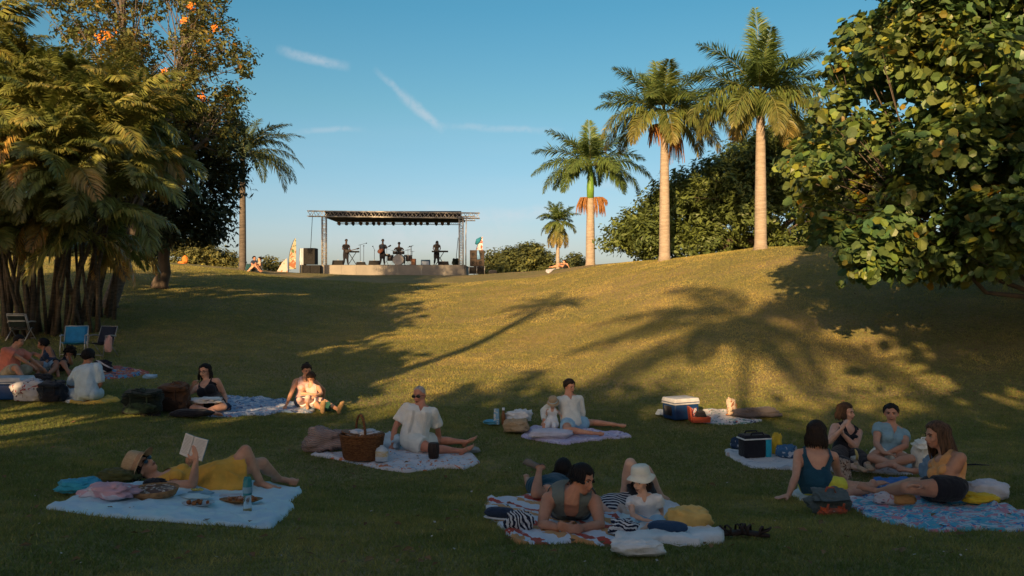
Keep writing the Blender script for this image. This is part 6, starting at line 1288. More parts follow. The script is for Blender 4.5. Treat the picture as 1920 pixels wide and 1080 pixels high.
def chair(label, u, v, w_px, h_px, rz, fab, fr, cloth=None, back=False):
    p0, k = place(u, v, .25, .0); W = w_px / k * .82; t = thing('folding_chair', label, 'chair', p0, rz); Hh = h_px / k; sh = Hh * .48; dp = W * .8; T = lambda x, y, z: Vector((x, y, z))
    def bar(name, pts, r=.011, m=fr): b = MB(); b.tube(pts, r, 8); return b.build(name, m, t, local=True)
    for sg in (-1, 1):
        x = sg * W / 2
        bar('leg', [T(x, -dp * .5, 0), T(x * .99, dp * .1, sh * .95), T(x * .99, dp * .42, Hh * 1.0)]) if back else bar('leg', [T(x, -dp * .55, 0), T(x, -dp * .35, sh * 1.45)])
        bar('leg', [T(x, dp * .55, 0), T(x, -dp * .1, sh)]); bar('back_post', [T(x * .96, dp * .15, sh * .8), T(x * .96, dp * .5, Hh)])
        bar('armrest', [T(x * 1.04, -dp * .4, sh * 1.45), T(x * 1.04, 0, sh * 1.5), T(x * 1.02, dp * .35, sh * 1.42)], .018)
    bar('crossbar', [T(-W * .48, -dp * .5, sh * .15), T(W * .48, -dp * .5, sh * .15)]); bar('top_bar', [T(-W * .48, dp * .5, Hh), T(W * .48, dp * .5, Hh)])
    def panel(name, a, b_, c_, d_, sag, m):
        vs = []; n = 7
        for i in range(n):
            for j in range(n):
                s_, q_ = i / (n - 1), j / (n - 1); pt = a.lerp(b_, q_).lerp(d_.lerp(c_, q_), s_); pt = pt + Vector((0, 0, -sag * math.sin(q_ * math.pi) * math.sin(s_ * math.pi))); vs.append(pt)
        fs = [(i * n + j, i * n + j + 1, (i + 1) * n + j + 1, (i + 1) * n + j) for i in range(n - 1) for j in range(n - 1)]; vs2 = [q - Vector((0, .004, .012)) for q in vs]; N2 = n * n
        rim = [i for i in range(n)] + [i * n + n - 1 for i in range(1, n)] + [(n - 1) * n + j for j in range(n - 2, -1, -1)] + [i * n for i in range(n - 2, 0, -1)]
        b = MB(); b.add(vs + vs2, fs + [tuple(i + N2 for i in q[::-1]) for q in fs] + [(rim[i], rim[i] + N2, rim[(i + 1) % len(rim)] + N2, rim[(i + 1) % len(rim)]) for i in range(len(rim))]); b.build(name, m, t, local=True)
    panel('seat', T(-W * .46, -dp * .45, sh), T(W * .46, -dp * .45, sh), T(W * .46, dp * .18, sh * .85), T(-W * .46, dp * .18, sh * .85), .03, fab)
    if back:
        for z0, z1, mm in ((.52, .70, fab), (.72, .76, fr), (.78, .92, fab), (.93, .97, fr)):
            panel('backrest', T(-W * .46, dp * (.15 + .37 * z0), Hh * z0), T(W * .46, dp * (.15 + .37 * z0), Hh * z0), T(W * .46, dp * (.15 + .37 * z1), Hh * z1), T(-W * .46, dp * (.15 + .37 * z1), Hh * z1), 0, mm)
    else: panel('backrest', T(-W * .46, dp * .19, sh * .9), T(W * .46, dp * .19, sh * .9), T(W * .46, dp * .49, Hh), T(-W * .46, dp * .49, Hh), .0, fab)
    return t, p0, k
c_alu = mat('white_aluminium', (.55, .56, .56), .35, metal=.3); c_blch = mat('bright_blue_sling', (.02, .24, .50), .7, bump=.3); c_nvch = mat('navy_sling', (.012, .02, .045), .8)
chair('bright blue folding beach chair on the left', 140, 671, 50, 55, .25, c_blch, c_alu)
chair('dark striped folding chair with white frame under the palm stems', 40, 642, 46, 50, math.pi - .1, cloth_mat('black_green_sling', (.012, .02, .018)), c_alu, back=True)
t_, pc_, k_ = chair('navy folding chair with a pink cloth hanging on it', 192, 672, 50, 56, -.35, c_nvch, mat('grey_aluminium', (.35, .33, .31), .4, metal=.4))
b = MB(); lump_mesh(b, ray(203, 647, pc_.y - .2), (.14, .10, .34), 36, 0, .3); tag(b.build('cloth', cloth_mat('dusty_pink_cloth', (.50, .28, .24))), 'pink cloth hanging over the side of the navy chair', 'cloth')
# ---- cooler and things in the middle right
tt, p0, W, Hh, M = cooler('blue cooler with a white lid on the patterned blanket below the palms', 1276, 791, 56, 41, .42, c_cool, c_lid, dep=.75)
b = MB(); b.box(p0 + M @ Vector((W * .2, -W * .375, Hh * .36)), (W * .34, .006, Hh * .34), rot=M); b.build('sticker', print_mat('cooler_sticker', (.5, .5, .55), [((.5, .08, .06), .5), ((.03, .05, .15), .56)], 14), tt, smooth=False)
p0, k = place(1310, 795, .0); t = thing('lunch_box', 'open red-orange box lying beside the blue cooler', 'box', p0); m_ = mat('red_orange_plastic', (.50, .09, .04), .5); b = MB(); b.box(p0 + Vector((.02, 0, .045)), (.30, .18, .09), .1, taper=1.05); b.build('tub', m_, t, smooth=False); b = MB(); b.box(p0 + Vector((-.14, .03, .13)), (.03, .2, .24), .15, rot=Matrix.Rotation(-.12, 3, 'Y')); b.build('lid', m_, t, smooth=False)
b = MB(); lump_mesh(b, p0 + Vector((.03, .0, .12)), (.16, .12, .12), 37); b.build('contents', C_BLACK, t)
p0, k = place(1371, 782, .0); t = thing('tote_bag', 'tall narrow patterned bag standing in the sun on the pale blanket', 'bag', p0); b = MB(); lump_mesh(b, p0 + Vector((0, 0, .14)), (.15, .12, .29), 38, 0, .18); b.build('bag', print_mat('brown_cream_print', (.60, .48, .36), [((.30, .12, .06), .55)], 14), t); b = MB(); b.tube([p0 + Vector((.08, 0, .0)), p0 + Vector((.085, 0, .2))], .014, 6); b.tube([p0 + Vector((-.10, -.02, .012)), p0 + Vector((.08, -.02, .012))], .014, 6); b.build('frame', mat('orange_wood', (.50, .20, .07), .5), t)
heap('jacket', 'grey jacket trailing off the right end of the pale blanket', 'jacket', 1380, 768, 1460, 787, cloth_mat('dark_grey_cloth', (.055, .05, .055)), 39, .3, ridge=.3)
heap('newspaper', 'folded pale paper behind the blue cooler', 'paper', 1231, 771, 1250, 783, cloth_mat('pale_paper', (.44, .50, .54)), 40, .8)
# ---- round the group on the striped towel
p0, k = place(938, 982, .05); t = thing('slip_on_shoe', 'navy slip-on shoe with a small white emblem on the striped towel', 'shoe', p0); b = MB(); M = Matrix.Rotation(-.25, 3, 'Z'); lump_mesh(b, p0 + Vector((0, 0, .05)), (.27, .11, .09), 41, 0, .05, boxy=.85, tilt=M); b.build('upper', C_NAVY, t); b = MB(); lump_mesh(b, p0 + Vector((0, 0, .008)), (.285, .12, .02), 42, 0, .02, boxy=.85, tilt=M); b.build('sole', C_WHITE, t)
b = MB(); b.ell(p0 + Vector((.035, -.045, .065)), (.028, .012, .018), Matrix.Rotation(-.25, 3, 'Z') @ Matrix.Rotation(-.5, 3, 'X'), 14, 8); b.build('emblem', C_WHITE, t)
heap('cloth', 'navy and white striped cloth beside the navy shoe', 'cloth', 950, 966, 996, 1002, stripes_mat('navy_white_bands', [(0, (.015, .02, .045)), (.5, (.60, .62, .66))], 38, vec=(.8, .3, .4), noise_=.14), 43, .6, ridge=.3, lift=.02)
heap('cloth', 'striped navy and white cloth between the propped person and the girl', 'cloth', 1146, 984, 1192, 1013, stripes_mat('navy_white_bands_b', [(0, (.015, .02, .045)), (.5, (.60, .62, .66))], 38, vec=(.2, .4, .9), noise_=.14), 44, .6, ridge=.3)
p0, k = place(1252, 1012, .03); t = thing('slip_on_shoe', 'dark teal slip-on shoe in front of the girl', 'shoe', p0); b = MB(); M = Matrix.Rotation(-.12, 3, 'Z'); lump_mesh(b, p0 + Vector((0, 0, .05)), (.29, .12, .09), 45, 0, .05, boxy=.8, tilt=M); b.build('upper', cloth_mat('dark_blue_canvas', (.02, .045, .09)), t); b = MB(); lump_mesh(b, p0 + Vector((0, 0, .01)), (.30, .128, .02), 46, 0, .02, boxy=.8, tilt=M); b.build('sole', cloth_mat('pale_sole', (.34, .46, .55)), t)
heap('cushion', 'yellow cushion bag behind the girl in the floppy hat', 'bag', 1252, 956, 1330, 1000, cloth_mat('soft_yellow', (.60, .35, .11)), 47, .6, ridge=.16, boxy=.65)
heap('drawstring_bag', 'white drawstring bag lying on the grass at the towel edge', 'bag', 1147, 1017, 1240, 1050, C_WHITE, 48, .5, ridge=.16, lift=.02)
g = at(1245, 1034); b = MB(); 
for s_ in (0, 1): b.tube([g + Vector((-.03, 0, .06)), g + Vector((.04, .03 * s_, .05)), g + Vector((.10, -.04 + .05 * s_, .045)), g + Vector((.16, .02, .04))], .004, 5)
tag(b.build('cord', C_WHITE), 'white cords trailing from the drawstring bag', 'cord')
def sandal(label, u, v, rz, group):
    p0, k = place(u, v, .02, .03); t = thing('sandal', label, 'sandal', p0, rz, group); b = MB(); vs = []; n = 26
    for z in (0, .022):
        for i in range(n): a = 2 * math.pi * i / n; wd = .042 + .008 * math.cos(a); vs.append(Vector((.125 * math.cos(a), wd * math.sin(a), z)))
    b.add(vs, [tuple(range(n - 1, -1, -1)), tuple(range(n, 2 * n))] + [(i, (i + 1) % n, (i + 1) % n + n, i + n) for i in range(n)]); b.build('sole', mat('brown_leather', (.05, .03, .025), .7), t, local=True)
    for x0 in (.07, .03, -.06):
        b = MB(); b.tube([Vector((x0, -.046, .01)), Vector((x0, -.035, .06)), Vector((x0 - .01, 0, .075)), Vector((x0, .035, .06)), Vector((x0, .046, .01))], .010, 6, flat=.5); b.build('strap', mat('brown_leather', (.05, .03, .025), .7), t, local=True)
    b = MB(); b.tube([Vector((-.06, -.04, .03)), Vector((-.12, -.03, .06)), Vector((-.13, 0, .075)), Vector((-.12, .03, .06)), Vector((-.06, .04, .03))], .008, 6, flat=.5); b.build('heel_strap', mat('brown_leather', (.05, .03, .025), .7), t, local=True)
sandal('left brown leather sandal lying on the grass beside the white towel', 1378, 1010, .3, 'pair of brown sandals on the grass'); sandal('right brown leather sandal with its heel strap standing up', 1412, 1012, 2.6, 'pair of brown sandals on the grass')
# ---- round the four women
p0, k = place(1414, 866, .14, .03); t = thing('cooler_bag', 'black soft cooler bag with a turquoise end and white trim', 'cooler bag', p0); W = 54 / k; Hh = 44 / k; M = Matrix.Rotation(.22, 3, 'Z'); c_bk = cloth_mat('black_nylon', (.014, .015, .02)); c_tq = cloth_mat('turquoise_nylon', (.02, .28, .40))
def sbox(name, c, s, m, par, tp=1.0):
    b = MB(); b.box(c, s, rot=M, taper=tp); me = b.mesh(name, [m]); bm = bmesh.new(); bm.from_mesh(me); bmesh.ops.bevel(bm, geom=list(bm.edges), offset=min(s) * .15, segments=3, profile=.5, affect='EDGES'); bm.to_mesh(me); bm.free(); me.polygons.foreach_set('use_smooth', [True] * len(me.polygons)); o_ = bpy.data.objects.new(name, me); col.objects.link(o_); o_.parent = par; o_.matrix_parent_inverse = pinv(par); return o_
sbox('body', p0 + M @ Vector((-W * .08, 0, Hh * .40)), (W * .80, W * .55, Hh * .78), c_bk, t); sbox('turquoise_end', p0 + M @ Vector((W * .42, 0, Hh * .40)), (W * .22, W * .54, Hh * .76), c_tq, t); sbox('white_trim', p0 + M @ Vector((0, 0, Hh * .81)), (W * 1.04, W * .57, Hh * .06), C_WHITE, t); sbox('lid', p0 + M @ Vector((0, 0, Hh * .90)), (W * 1.0, W * .55, Hh * .14), c_bk, t, .9)
b = MB(); 
for y_ in (-.08, .08): b.tube([p0 + M @ Vector((-W * .25, y_, Hh * .95)), p0 + M @ Vector((-W * .2, y_, Hh * 1.06)), p0 + M @ Vector((W * .2, y_, Hh * 1.06)), p0 + M @ Vector((W * .25, y_, Hh * .95))], .012, 8)
b.build('handle', c_bk, t)
heap('bag', 'yellow bag standing behind the turquoise end of the cooler bag', 'bag', 1447, 824, 1464, 866, cloth_mat('yellow_nylon', (.62, .38, .04)), 51, .8, dy=.25)
heap('cushion', 'blue patterned cushion behind the back-turned woman', 'cushion', 1459, 838, 1493, 864, print_mat('blue_tie_dye', (.05, .14, .28), [((.45, .52, .60), .55)], 9), 52, .7)
heap('cushion', 'small navy patterned bundle left of the cooler bag', 'bundle', 1371, 831, 1390, 853, print_mat('navy_tie_dye', (.03, .06, .12), [((.40, .45, .52), .6)], 12), 53, .8, dy=.2)
backpack('cream white backpack between the two right-hand women', 1733, 888, 42, 52, cloth_mat('cream_nylon', (.58, .53, .47)), C_CREAM, .12, -.1, 54, .7)
heap('food_bag', 'open white wrapping with food in front of the woman in black', 'wrapping', 1596, 856, 1642, 882, print_mat('wrapping_print', (.52, .48, .42), [((.20, .14, .08), .6)], 10), 55, .6, dy=-.1)
q = ray(1606, 862, place(1606, 880)[0].y - .2); b = MB(); b.tube([q, q + Vector((.01, 0, .05)), q + Vector((-.005, 0, .10)), q + Vector((-.02, 0, .13))], [.014, .019, .016, .004], 8); tag(b.build('banana', mat('banana_skin', (.62, .52, .20), .5)), 'half-peeled banana standing in the white wrapping', 'banana')
heap('beach_bag', 'beige patterned bag beside the back-turned woman', 'bag', 1566, 868, 1594, 908, print_mat('beige_leopard', (.42, .30, .22), [((.12, .06, .04), .54), ((.55, .45, .36), .6)], 22), 56, .8)
backpack('grey daypack with orange trim leaning against the back-turned woman', 1554, 966, 72, 36, cloth_mat('slate_nylon', (.07, .09, .09), scale=14), cloth_mat('orange_red_nylon', (.50, .09, .03), (.05, .07, .07), scale=10), .5, .15, 57, .55)
heap('sneaker', 'white patterned sneaker on the turquoise blanket', 'shoe', 1640, 928, 1684, 954, print_mat('white_pink_print', (.52, .50, .54), [((.45, .20, .22), .58), ((.06, .06, .10), .64)], 16), 58, .6, ridge=.16)
heap('sneaker', 'tan suede shoe by the knee of the woman in profile', 'shoe', 1672, 928, 1716, 953, cloth_mat('tan_suede', (.42, .22, .08)), 59, .6, ridge=.1)
heap('tote_bag', 'greyish white canvas bag behind the woman in profile', 'bag', 1812, 906, 1890, 944, cloth_mat('grey_white_canvas', (.46, .46, .50)), 60, .5, ridge=.15)
heap('cloth', 'yellow and red cloth poking out under the white canvas bag', 'cloth', 1806, 926, 1868, 946, cloth_mat('strong_yellow', (.62, .38, .03)), 61, .5, dy=-.12)
heap('denim_jacket', 'grey-blue jacket in the lap of the woman in profile', 'jacket', 1730, 872, 1762, 925, cloth_mat('grey_blue_denim', (.13, .20, .27)), 62, .6, dy=.35)
g = at(1810, 880); b = MB(); b.tube([g + Vector((0, 0, .05)), g + Vector((.12, 0, .055)), g + Vector((.30, .02, .04))], [.008, .011, .006], 6); tag(b.build('umbrella', C_BLACK), 'closed thin black umbrella lying on the grass behind the long-haired woman', 'umbrella')
q = ray(1650, 834, 9.4) ; 
print('props', round(time.time() - T0, 1))
# ------------------------------------------------------------------ stage on the crest
DS = 52.0
def sp(u, v, d=DS): return ray(u, v, d)
c_panel = mat('plywood_skirt', (.30, .275, .235), .85, (.22, .205, .18), 1.2, bump=.2); c_deck = mat('stage_deck', (.10, .095, .09), .8); c_truss = mat('truss_aluminium', (.50, .48, .45), .4, metal=.5); c_roof = mat('black_roof_cloth', (.012, .012, .014), .9); c_blk = mat('black_grille', (.010, .010, .010), .8, (.014, .013, .013), 20); c_brcab = mat('brown_cabinet', (.055, .038, .028), .7)
NTH = ('first', 'second', 'third', 'fourth', 'fifth', 'sixth', 'seventh', 'eighth', 'ninth', 'tenth', 'eleventh', 'twelfth', 'thirteenth', 'fourteenth', 'fifteenth', 'sixteenth', 'seventeenth')
x0, x1 = sp(602, 500).x, sp(871, 500).x; ztop = sp(700, 496.5).z; zbot = min(Hs(x0, DS), Hs(x1, DS)) - .25
t = thing('stage', 'open-air concert stage with a long truss roof on the crest', 'stage', ((x0 + x1) / 2, DS, zbot)); SD = 5.0
b = MB(); b.box(((x0 + x1) / 2, DS + SD / 2 + .06, ztop - .05), (x1 - x0, SD, .10)); b.build('deck', c_deck, t, smooth=False)
edges = [602, 640, 668, 709, 746, 790, 833, 871]
for a, c in zip(edges[:-1], edges[1:]):
    xa, xc = sp(a, 500).x + .004, sp(c, 500).x - .004; b = MB(); b.box(((xa + xc) / 2, DS + .02, (ztop - .02 + zbot) / 2), (xc - xa, .03, ztop - .02 - zbot)); b.build('skirt_panel', c_panel, t, smooth=False)
for sx in (x0 + .02, x1 - .02): b = MB(); b.box((sx, DS + SD / 2 + .1, (ztop - .11 + zbot) / 2), (.03, SD - .1, ztop - .11 - zbot)); b.build('skirt_panel', c_panel, t, smooth=False)
def truss(name, a, c, w_, bays, par, r=.028, r2=.016, side=Vector((0, 1, 0))):
    a = Vector(a); c = Vector(c); d = (c - a).normalized(); s1 = side - d * side.dot(d); s1.normalize(); s2 = d.cross(s1); o = [s1 * w_ / 2 * i + s2 * w_ / 2 * j for i, j in ((-1, -1), (1, -1), (1, 1), (-1, 1))]; b = MB()
    for q in o: b.tube([a + q, c + q], r, 6)
    for k in range(4):
        q0, q1 = o[k], o[(k + 1) % 4]
        for i in range(bays):
            p = a.lerp(c, i / bays); q = a.lerp(c, (i + .5) / bays); e = a.lerp(c, (i + 1) / bays); b.tube([p + q0, q + q1, e + q0], r2, 4, caps=False)
    return b.build(name, c_truss, par)
zb = sp(700, 405.5).z; zt = sp(700, 394).z; zm = (zb + zt) / 2; hw_ = (zt - zb)
xl, xr = sp(605.5, 450).x, sp(864, 450).x
for yy in (DS + .35, DS + 4.6):
    for xx in (xl, xr): xx *= yy / (DS + .35); truss('truss_tower', (xx, yy, ztop), (xx, yy, zb), .27, 9, t)
truss('roof_beam', (sp(575, 400).x, DS + .3, zm), (sp(899, 400).x, DS + .3, zm - .14), hw_ - .05, 21, t, .03, .02)
truss('roof_beam', (sp(590, 400).x, DS + 4.6, zm + .12), (sp(885, 400).x, DS + 4.6, zm + .05), .30, 17, t, .025, .016)
b = MB(); b.box(((xl + xr) / 2, DS + 2.45, zb + .02), (xr - xl + .05, 3.9, .10)); b.box(((xl + xr) / 2, DS + .55, zb + .22), (xr - xl, .03, .34)); b.build('roof_canopy', c_roof, t, smooth=False)
truss('lighting_truss', (xl + .2, DS + 3.2, zb - .16), (xr - .2, DS + 3.2, zb - .22), .16, 30, t, .016, .01)
for i, u in enumerate((636, 650, 662, 676.6, 688.6, 700.6, 710.5, 722, 737.6, 758.6, 769, 779, 789.6, 801.6, 818, 829.5, 841)):
    q = sp(u, 420, DS + 3.2); l = thing('stage_light', NTH[i] + ' lamp from the left in the row under the stage roof', 'stage light', q, 0, 'lamps hanging from the stage roof'); M = Matrix.Rotation(R(75 + 12 * math.sin(i * 2.1)), 3, 'X'); b = MB()
    b.lathe(q, [(.05, -.12), (.085, -.10), (.10, .0), (.12, .10), (.11, .10), (.08, .03), (.001, .02)], 14, rot=M, caps=False); b.build('can', c_blk, l); b = MB(); b.tube([q + Vector((-.11, 0, 0)), q + Vector((-.11, 0, .16)), q + Vector((.11, 0, .16)), q + Vector((.11, 0, 0))], .012, 5); b.tube([q + Vector((0, 0, .16)), q + Vector((0, 0, .28))], .014, 5); b.build('yoke', c_blk, l)
    b = MB(); b.lathe(q + M @ Vector((0, 0, .085)), [(.001, 0), (.105, 0)], 14, rot=M, caps=False); b.build('lens', mat('lamp_glass_%d' % (i % 3), ((.30, .20, .14), (.06, .07, .09), (.05, .05, .06))[i % 3], .2), l)
def pole(name, label, cat, pts, r=.03, m=None): b = MB(); b.tube(pts, r, 6); return tag(b.build(name, m or c_truss), label, cat)
b = MB(); b.tube([sp(586, 401, DS + .3), sp(582.5, 466, DS - .3)], .018, 5); b.build('guy_line', c_blk, t)
pole('light_stand', 'slim tall stand outside the right truss tower', 'stand', [gnd(sp(873.5, 500).x, DS) + Vector((0, 0, -.05)), sp(873.5, 440), sp(874.5, 405)], .035)
b = MB(); b.tube([sp(859, 446, DS + .2), sp(854.5, 494, DS + 1)], .02, 5); b.build('guy_line', c_blk, t)
def cab(t, u0, v0, u1, v1, d, dep, m=c_blk, rz=0.0, name='cabinet'):
    a, c = ray(u0, v0, d), ray(u1, v1, d); b = MB(); b.box(((a.x + c.x) / 2, d + dep / 2, (a.z + c.z) / 2), (c.x - a.x, dep, a.z - c.z), rz); o = b.build(name, m, t, smooth=False)
    g_ = MB(); ctr = Vector(((a.x + c.x) / 2, d - .012, (a.z + c.z) / 2)); rr = min(c.x - a.x, a.z - c.z) * .36; g_.lathe(ctr, [(rr, 0), (rr * .9, -.02), (rr * .3, .0), (.001, -.02)], 16, rot=Matrix.Rotation(R(90), 3, 'X'), caps=False); g_.build('driver', c_blk, o)
    return o
t = thing('speaker_stack', 'black loudspeaker stack left of the stage with a pale cover', 'loudspeaker', gnd(sp(578, 505).x, DS)); cab(t, 569, 465, 590, 495.5, DS - .3, .9); cab(t, 563, 497, 581, 513.5, DS - .4, .9); cab(t, 582, 497, 600, 513.5, DS - .4, .9)
b = MB(); a = ray(565, 481, DS - .35); b.box(a + Vector((0, .5, 0)), (.20, .8, 1.05)); b.build('cover', print_mat('blue_white_cover', (.50, .56, .62), [((.05, .18, .32), .55)], 1.4), t, smooth=False)
b = MB(); 
for u in (562, 566): b.tube([ray(u, 466, DS - .5), ray(u, 513, DS - .5)], .02, 5)
b.build('frame', c_truss, t)
t = thing('speaker_stack', 'brown loudspeaker stack right of the stage with a light blue strip', 'loudspeaker', gnd(sp(894, 505).x, DS)); 
for q in ((881, 469, 893.5, 484.5), (894, 469, 907.5, 484.5), (881, 485, 893.5, 499), (894, 485, 907.5, 499)): cab(t, *q, DS - .3, .8, c_brcab)
for q in ((880, 500.5, 893, 513), (894.5, 500.5, 907.5, 513)): cab(t, *q, DS - .3, .8, c_blk)
b = MB()
for u in (879.5, 894, 908.5): b.tube([ray(u, 499, DS - .4), ray(u, 514, DS - .4)], .025, 5)
b.build('frame', c_truss, t); a = ray(897, 478, DS - .34); b = MB(); b.tube([a + Vector((-.03, 0, .3)), a + Vector((0, 0, 0)), a + Vector((.03, 0, -.28))], [.06, .09, .12], 8, flat=.15); b.build('cloth_strip', mat('sky_blue_cloth', (.18, .36, .62), .8), t)
def flag(label, u, vb, vt, w_px, d, m, lean=0.0, m2=None):
    p0 = gnd(ray(u, vb, d).x, d); hh = (ray(u, vt, d).z - p0.z); W = w_px / F * d; t = thing('feather_flag', label, 'flag', p0); n = 12; pts = [p0 + Vector((lean * hh * tt + W * .9 * smooth_(tt), 0, hh * tt)) for tt in np.linspace(0, 1, n)]
    b = MB(); b.tube(pts, [.025 * (1 - .6 * i / n) for i in range(n)], 6); b.build('pole', c_blk, t); vs = []; fs = []
    for i in range(n):
        tt = i / (n - 1); q = pts[i]; wd = W * (1.05 - .9 * smooth_(tt)); z0 = q.z if tt > .12 else p0.z + hh * .12
        for k in range(3): vs.append(Vector((q.x + wd * k / 2 * .98 + .02, q.y + .03 * math.sin(tt * 9 + k), z0)))
    for i in range(n - 1):
        for k in range(2): a = i * 3 + k; fs.append((a, a + 1, a + 4, a + 3))
    N_ = len(vs); vs2 = [v + Vector((0, .012, 0)) for v in vs]; b = MB(); b.add(vs + vs2, fs + [tuple(i + N_ for i in q[::-1]) for q in fs]); o = b.build('banner', m, t)
    return t, p0, hh, W
def smooth_(x): return max(0.0, x) ** 3
c_flag1 = print_mat('brown_green_flag_print', (.36, .34, .24), [((.30, .12, .06), .52), ((.10, .16, .08), .60), ((.55, .50, .42), .64)], 2.2); c_flag2 = print_mat('teal_white_flag_print', (.50, .54, .58), [((.45, .10, .06), .60)], 3)
flag('tall brown and green feather flag left of the left speakers', 541, 513, 447, 13, DS + .3, c_flag1)
t, p0, hh, W = flag('feather flag with a teal top behind the right speakers', 889, 500, 444, 15, DS + 1.2, c_flag2)
b = MB(); b.tube([p0 + Vector((.06 + W * .1, -.03, hh * .80)), p0 + Vector((W * .5, -.03, hh * .90)), p0 + Vector((W * .88, -.03, hh * .985))], [.07, .16, .05], 8, flat=.1); b.build('teal_field', mat('teal_flag', (.02, .20, .30), .8), t)
p0 = gnd(ray(530, 512, DS + 1).x, DS + 1); b = MB(); q0, q1, q2 = ray(518, 511, DS + 1), ray(539, 511, DS + 1), ray(538, 484, DS + 1); q3 = ray(529, 492, DS + 1); b.add([q0, q1, q2, q3] + [q + Vector((0, .03, 0)) for q in (q0, q1, q2, q3)], [(0, 1, 2, 3), (7, 6, 5, 4), (0, 4, 5, 1), (1, 5, 6, 2), (2, 6, 7, 3), (3, 7, 4, 0)]); tag(b.build('leaning_banner', print_mat('pale_orange_flag_print', (.48, .42, .38), [((.46, .18, .06), .56)], 2.5), smooth=False), 'pale triangular banner leaning beside the tall feather flag', 'banner')
# ---- gear on the deck
def wedge(label, u0, u1, v0, d=DS + .5, m=c_blk, group=None):
    a, c = ray(u0, v0, d), ray(u1, 496.5, d); h = a.z - ztop; w2 = (c.x - a.x) / 2; cx = (a.x + c.x) / 2; z = ztop; b = MB(); t = thing('stage_monitor', label, 'monitor', (cx, d, z), 0, group)
    b.add([(cx - w2, d, z), (cx + w2, d, z), (cx + w2, d + .5, z), (cx - w2, d + .5, z), (cx - w2 * .9, d + .08, z + h), (cx + w2 * .9, d + .08, z + h), (cx + w2 * .9, d + .3, z + h), (cx - w2 * .9, d + .3, z + h)], [(3, 2, 1, 0), (4, 5, 6, 7), (0, 1, 5, 4), (1, 2, 6, 5), (2, 3, 7, 6), (3, 0, 4, 7)]); b.build('cabinet', m, t, smooth=False)
    b = MB(); b.tube([(cx - .06, d + .2, z + h + .005), (cx - .05, d + .2, z + h + .03), (cx + .05, d + .2, z + h + .03), (cx + .06, d + .2, z + h + .005)], .012, 5); b.build('handle', c_truss, t)
wedge('black floor monitor in front of the left guitarist', 622, 642.5, 488); wedge('black floor monitor left of the singing guitarist', 690.5, 711, 488.5); wedge('black floor monitor at the feet of the keyboard player', 821, 841, 490); wedge('low black pedal case beside the microphone stands', 667, 684, 491, DS + .8)
def boxthing(name, label, cat, u0, v0, u1, d, m, m2=None, dep=.4):
    a, c = ray(u0, v0, d), ray(u1, 496, d); t = thing(name, label, cat, ((a.x + c.x) / 2, d, ztop)); h = a.z - ztop; b = MB(); b.box(((a.x + c.x) / 2, d + dep / 2, ztop + h / 2), (c.x - a.x, dep, h), taper=.96); b.build('body', m, t, smooth=False)
    if m2: b = MB(); b.box(((a.x + c.x) / 2, d - .01, ztop + h * .40), ((c.x - a.x) * .82, .02, h * .66)); b.build('front', m2, t, smooth=False)
boxthing('guitar_amplifier', 'small orange-brown amplifier right of the drum kit', 'amplifier', 771, 485, 779, DS + 1.5, mat('orange_brown_tolex', (.20, .08, .04), .7), mat('amp_cloth', (.34, .17, .09), .8)); boxthing('ice_chest', 'blue and white box standing between the drums and keyboard player', 'box', 789, 487, 806, DS + .8, mat('dark_blue_box', (.03, .10, .18), .5), mat('white_box_front', (.50, .58, .66), .5))
heapm = MB(); lump_mesh(heapm, ray(854, 491, DS + 1.2), (.42, .4, .42), 77, 0, .25); tag(heapm.build('equipment_bag', c_gbag), 'dark lumpy equipment bag near the right truss tower', 'bag')
def micstand(label, u, vt, d, boom=None):
    p = Vector((ray(u, 480, d).x, d, ztop)); top = ray(u, vt, d); t = thing('microphone_stand', label, 'microphone stand', p); b = MB(); b.tube([p, top], .014, 6); b.build('pole', c_blk, t)
    for k in range(3): b = MB(); a = k * 2.1; b.tube([p + Vector((0, 0, .12)), p + Vector((.3 * math.cos(a), .3 * math.sin(a), .01))], .012, 5); b.build('leg', c_blk, t)
    e = top
    if boom: e = ray(boom[0], boom[1], d); b = MB(); b.tube([top - (e - top) * .3, e], .012, 5); b.build('boom', c_blk, t)
    b = MB(); b.ell(e, (.045, .04, .04)); b.build('microphone', c_blk, t)
micstand('microphone stand with a boom right of the left guitarist', 675.5, 459, DS + 1, (687, 456)); micstand('plain microphone stand behind the boom stand', 682, 461, DS + 1.8); micstand('short microphone stand left of the singing guitarist', 702, 468, DS + .8, (699, 462)); micstand('microphone stand with a boom over the drum kit', 771.5, 462, DS + 2, (768, 462))
def keyboard(label, u0, u1, v, d, stand='x'):
    a, c = ray(u0, v, d), ray(u1, v, d); m_ = (a + c) / 2; t = thing('keyboard', label, 'keyboard', (m_.x, d, ztop)); b = MB(); b.box(m_, (c.x - a.x, .32, .10)); b.build('body', c_blk, t, smooth=False); b = MB(); b.box(m_ + Vector((0, .03, .052)), ((c.x - a.x) * .9, .14, .012)); b.build('keys', C_WHITE, t, smooth=False)
    for sg in (-1, 1): b = MB(); b.tube([Vector((m_.x + sg * .3, d, ztop)), Vector((m_.x - sg * .25, d, m_.z - .05))], .022, 6); b.build('leg', c_blk, t)
keyboard('long keyboard beside the left guitarist', 648, 673, 472, DS + 1.6); keyboard('keyboard in front of the player at the right of the stage', 810, 840, 471.5, DS + .9)
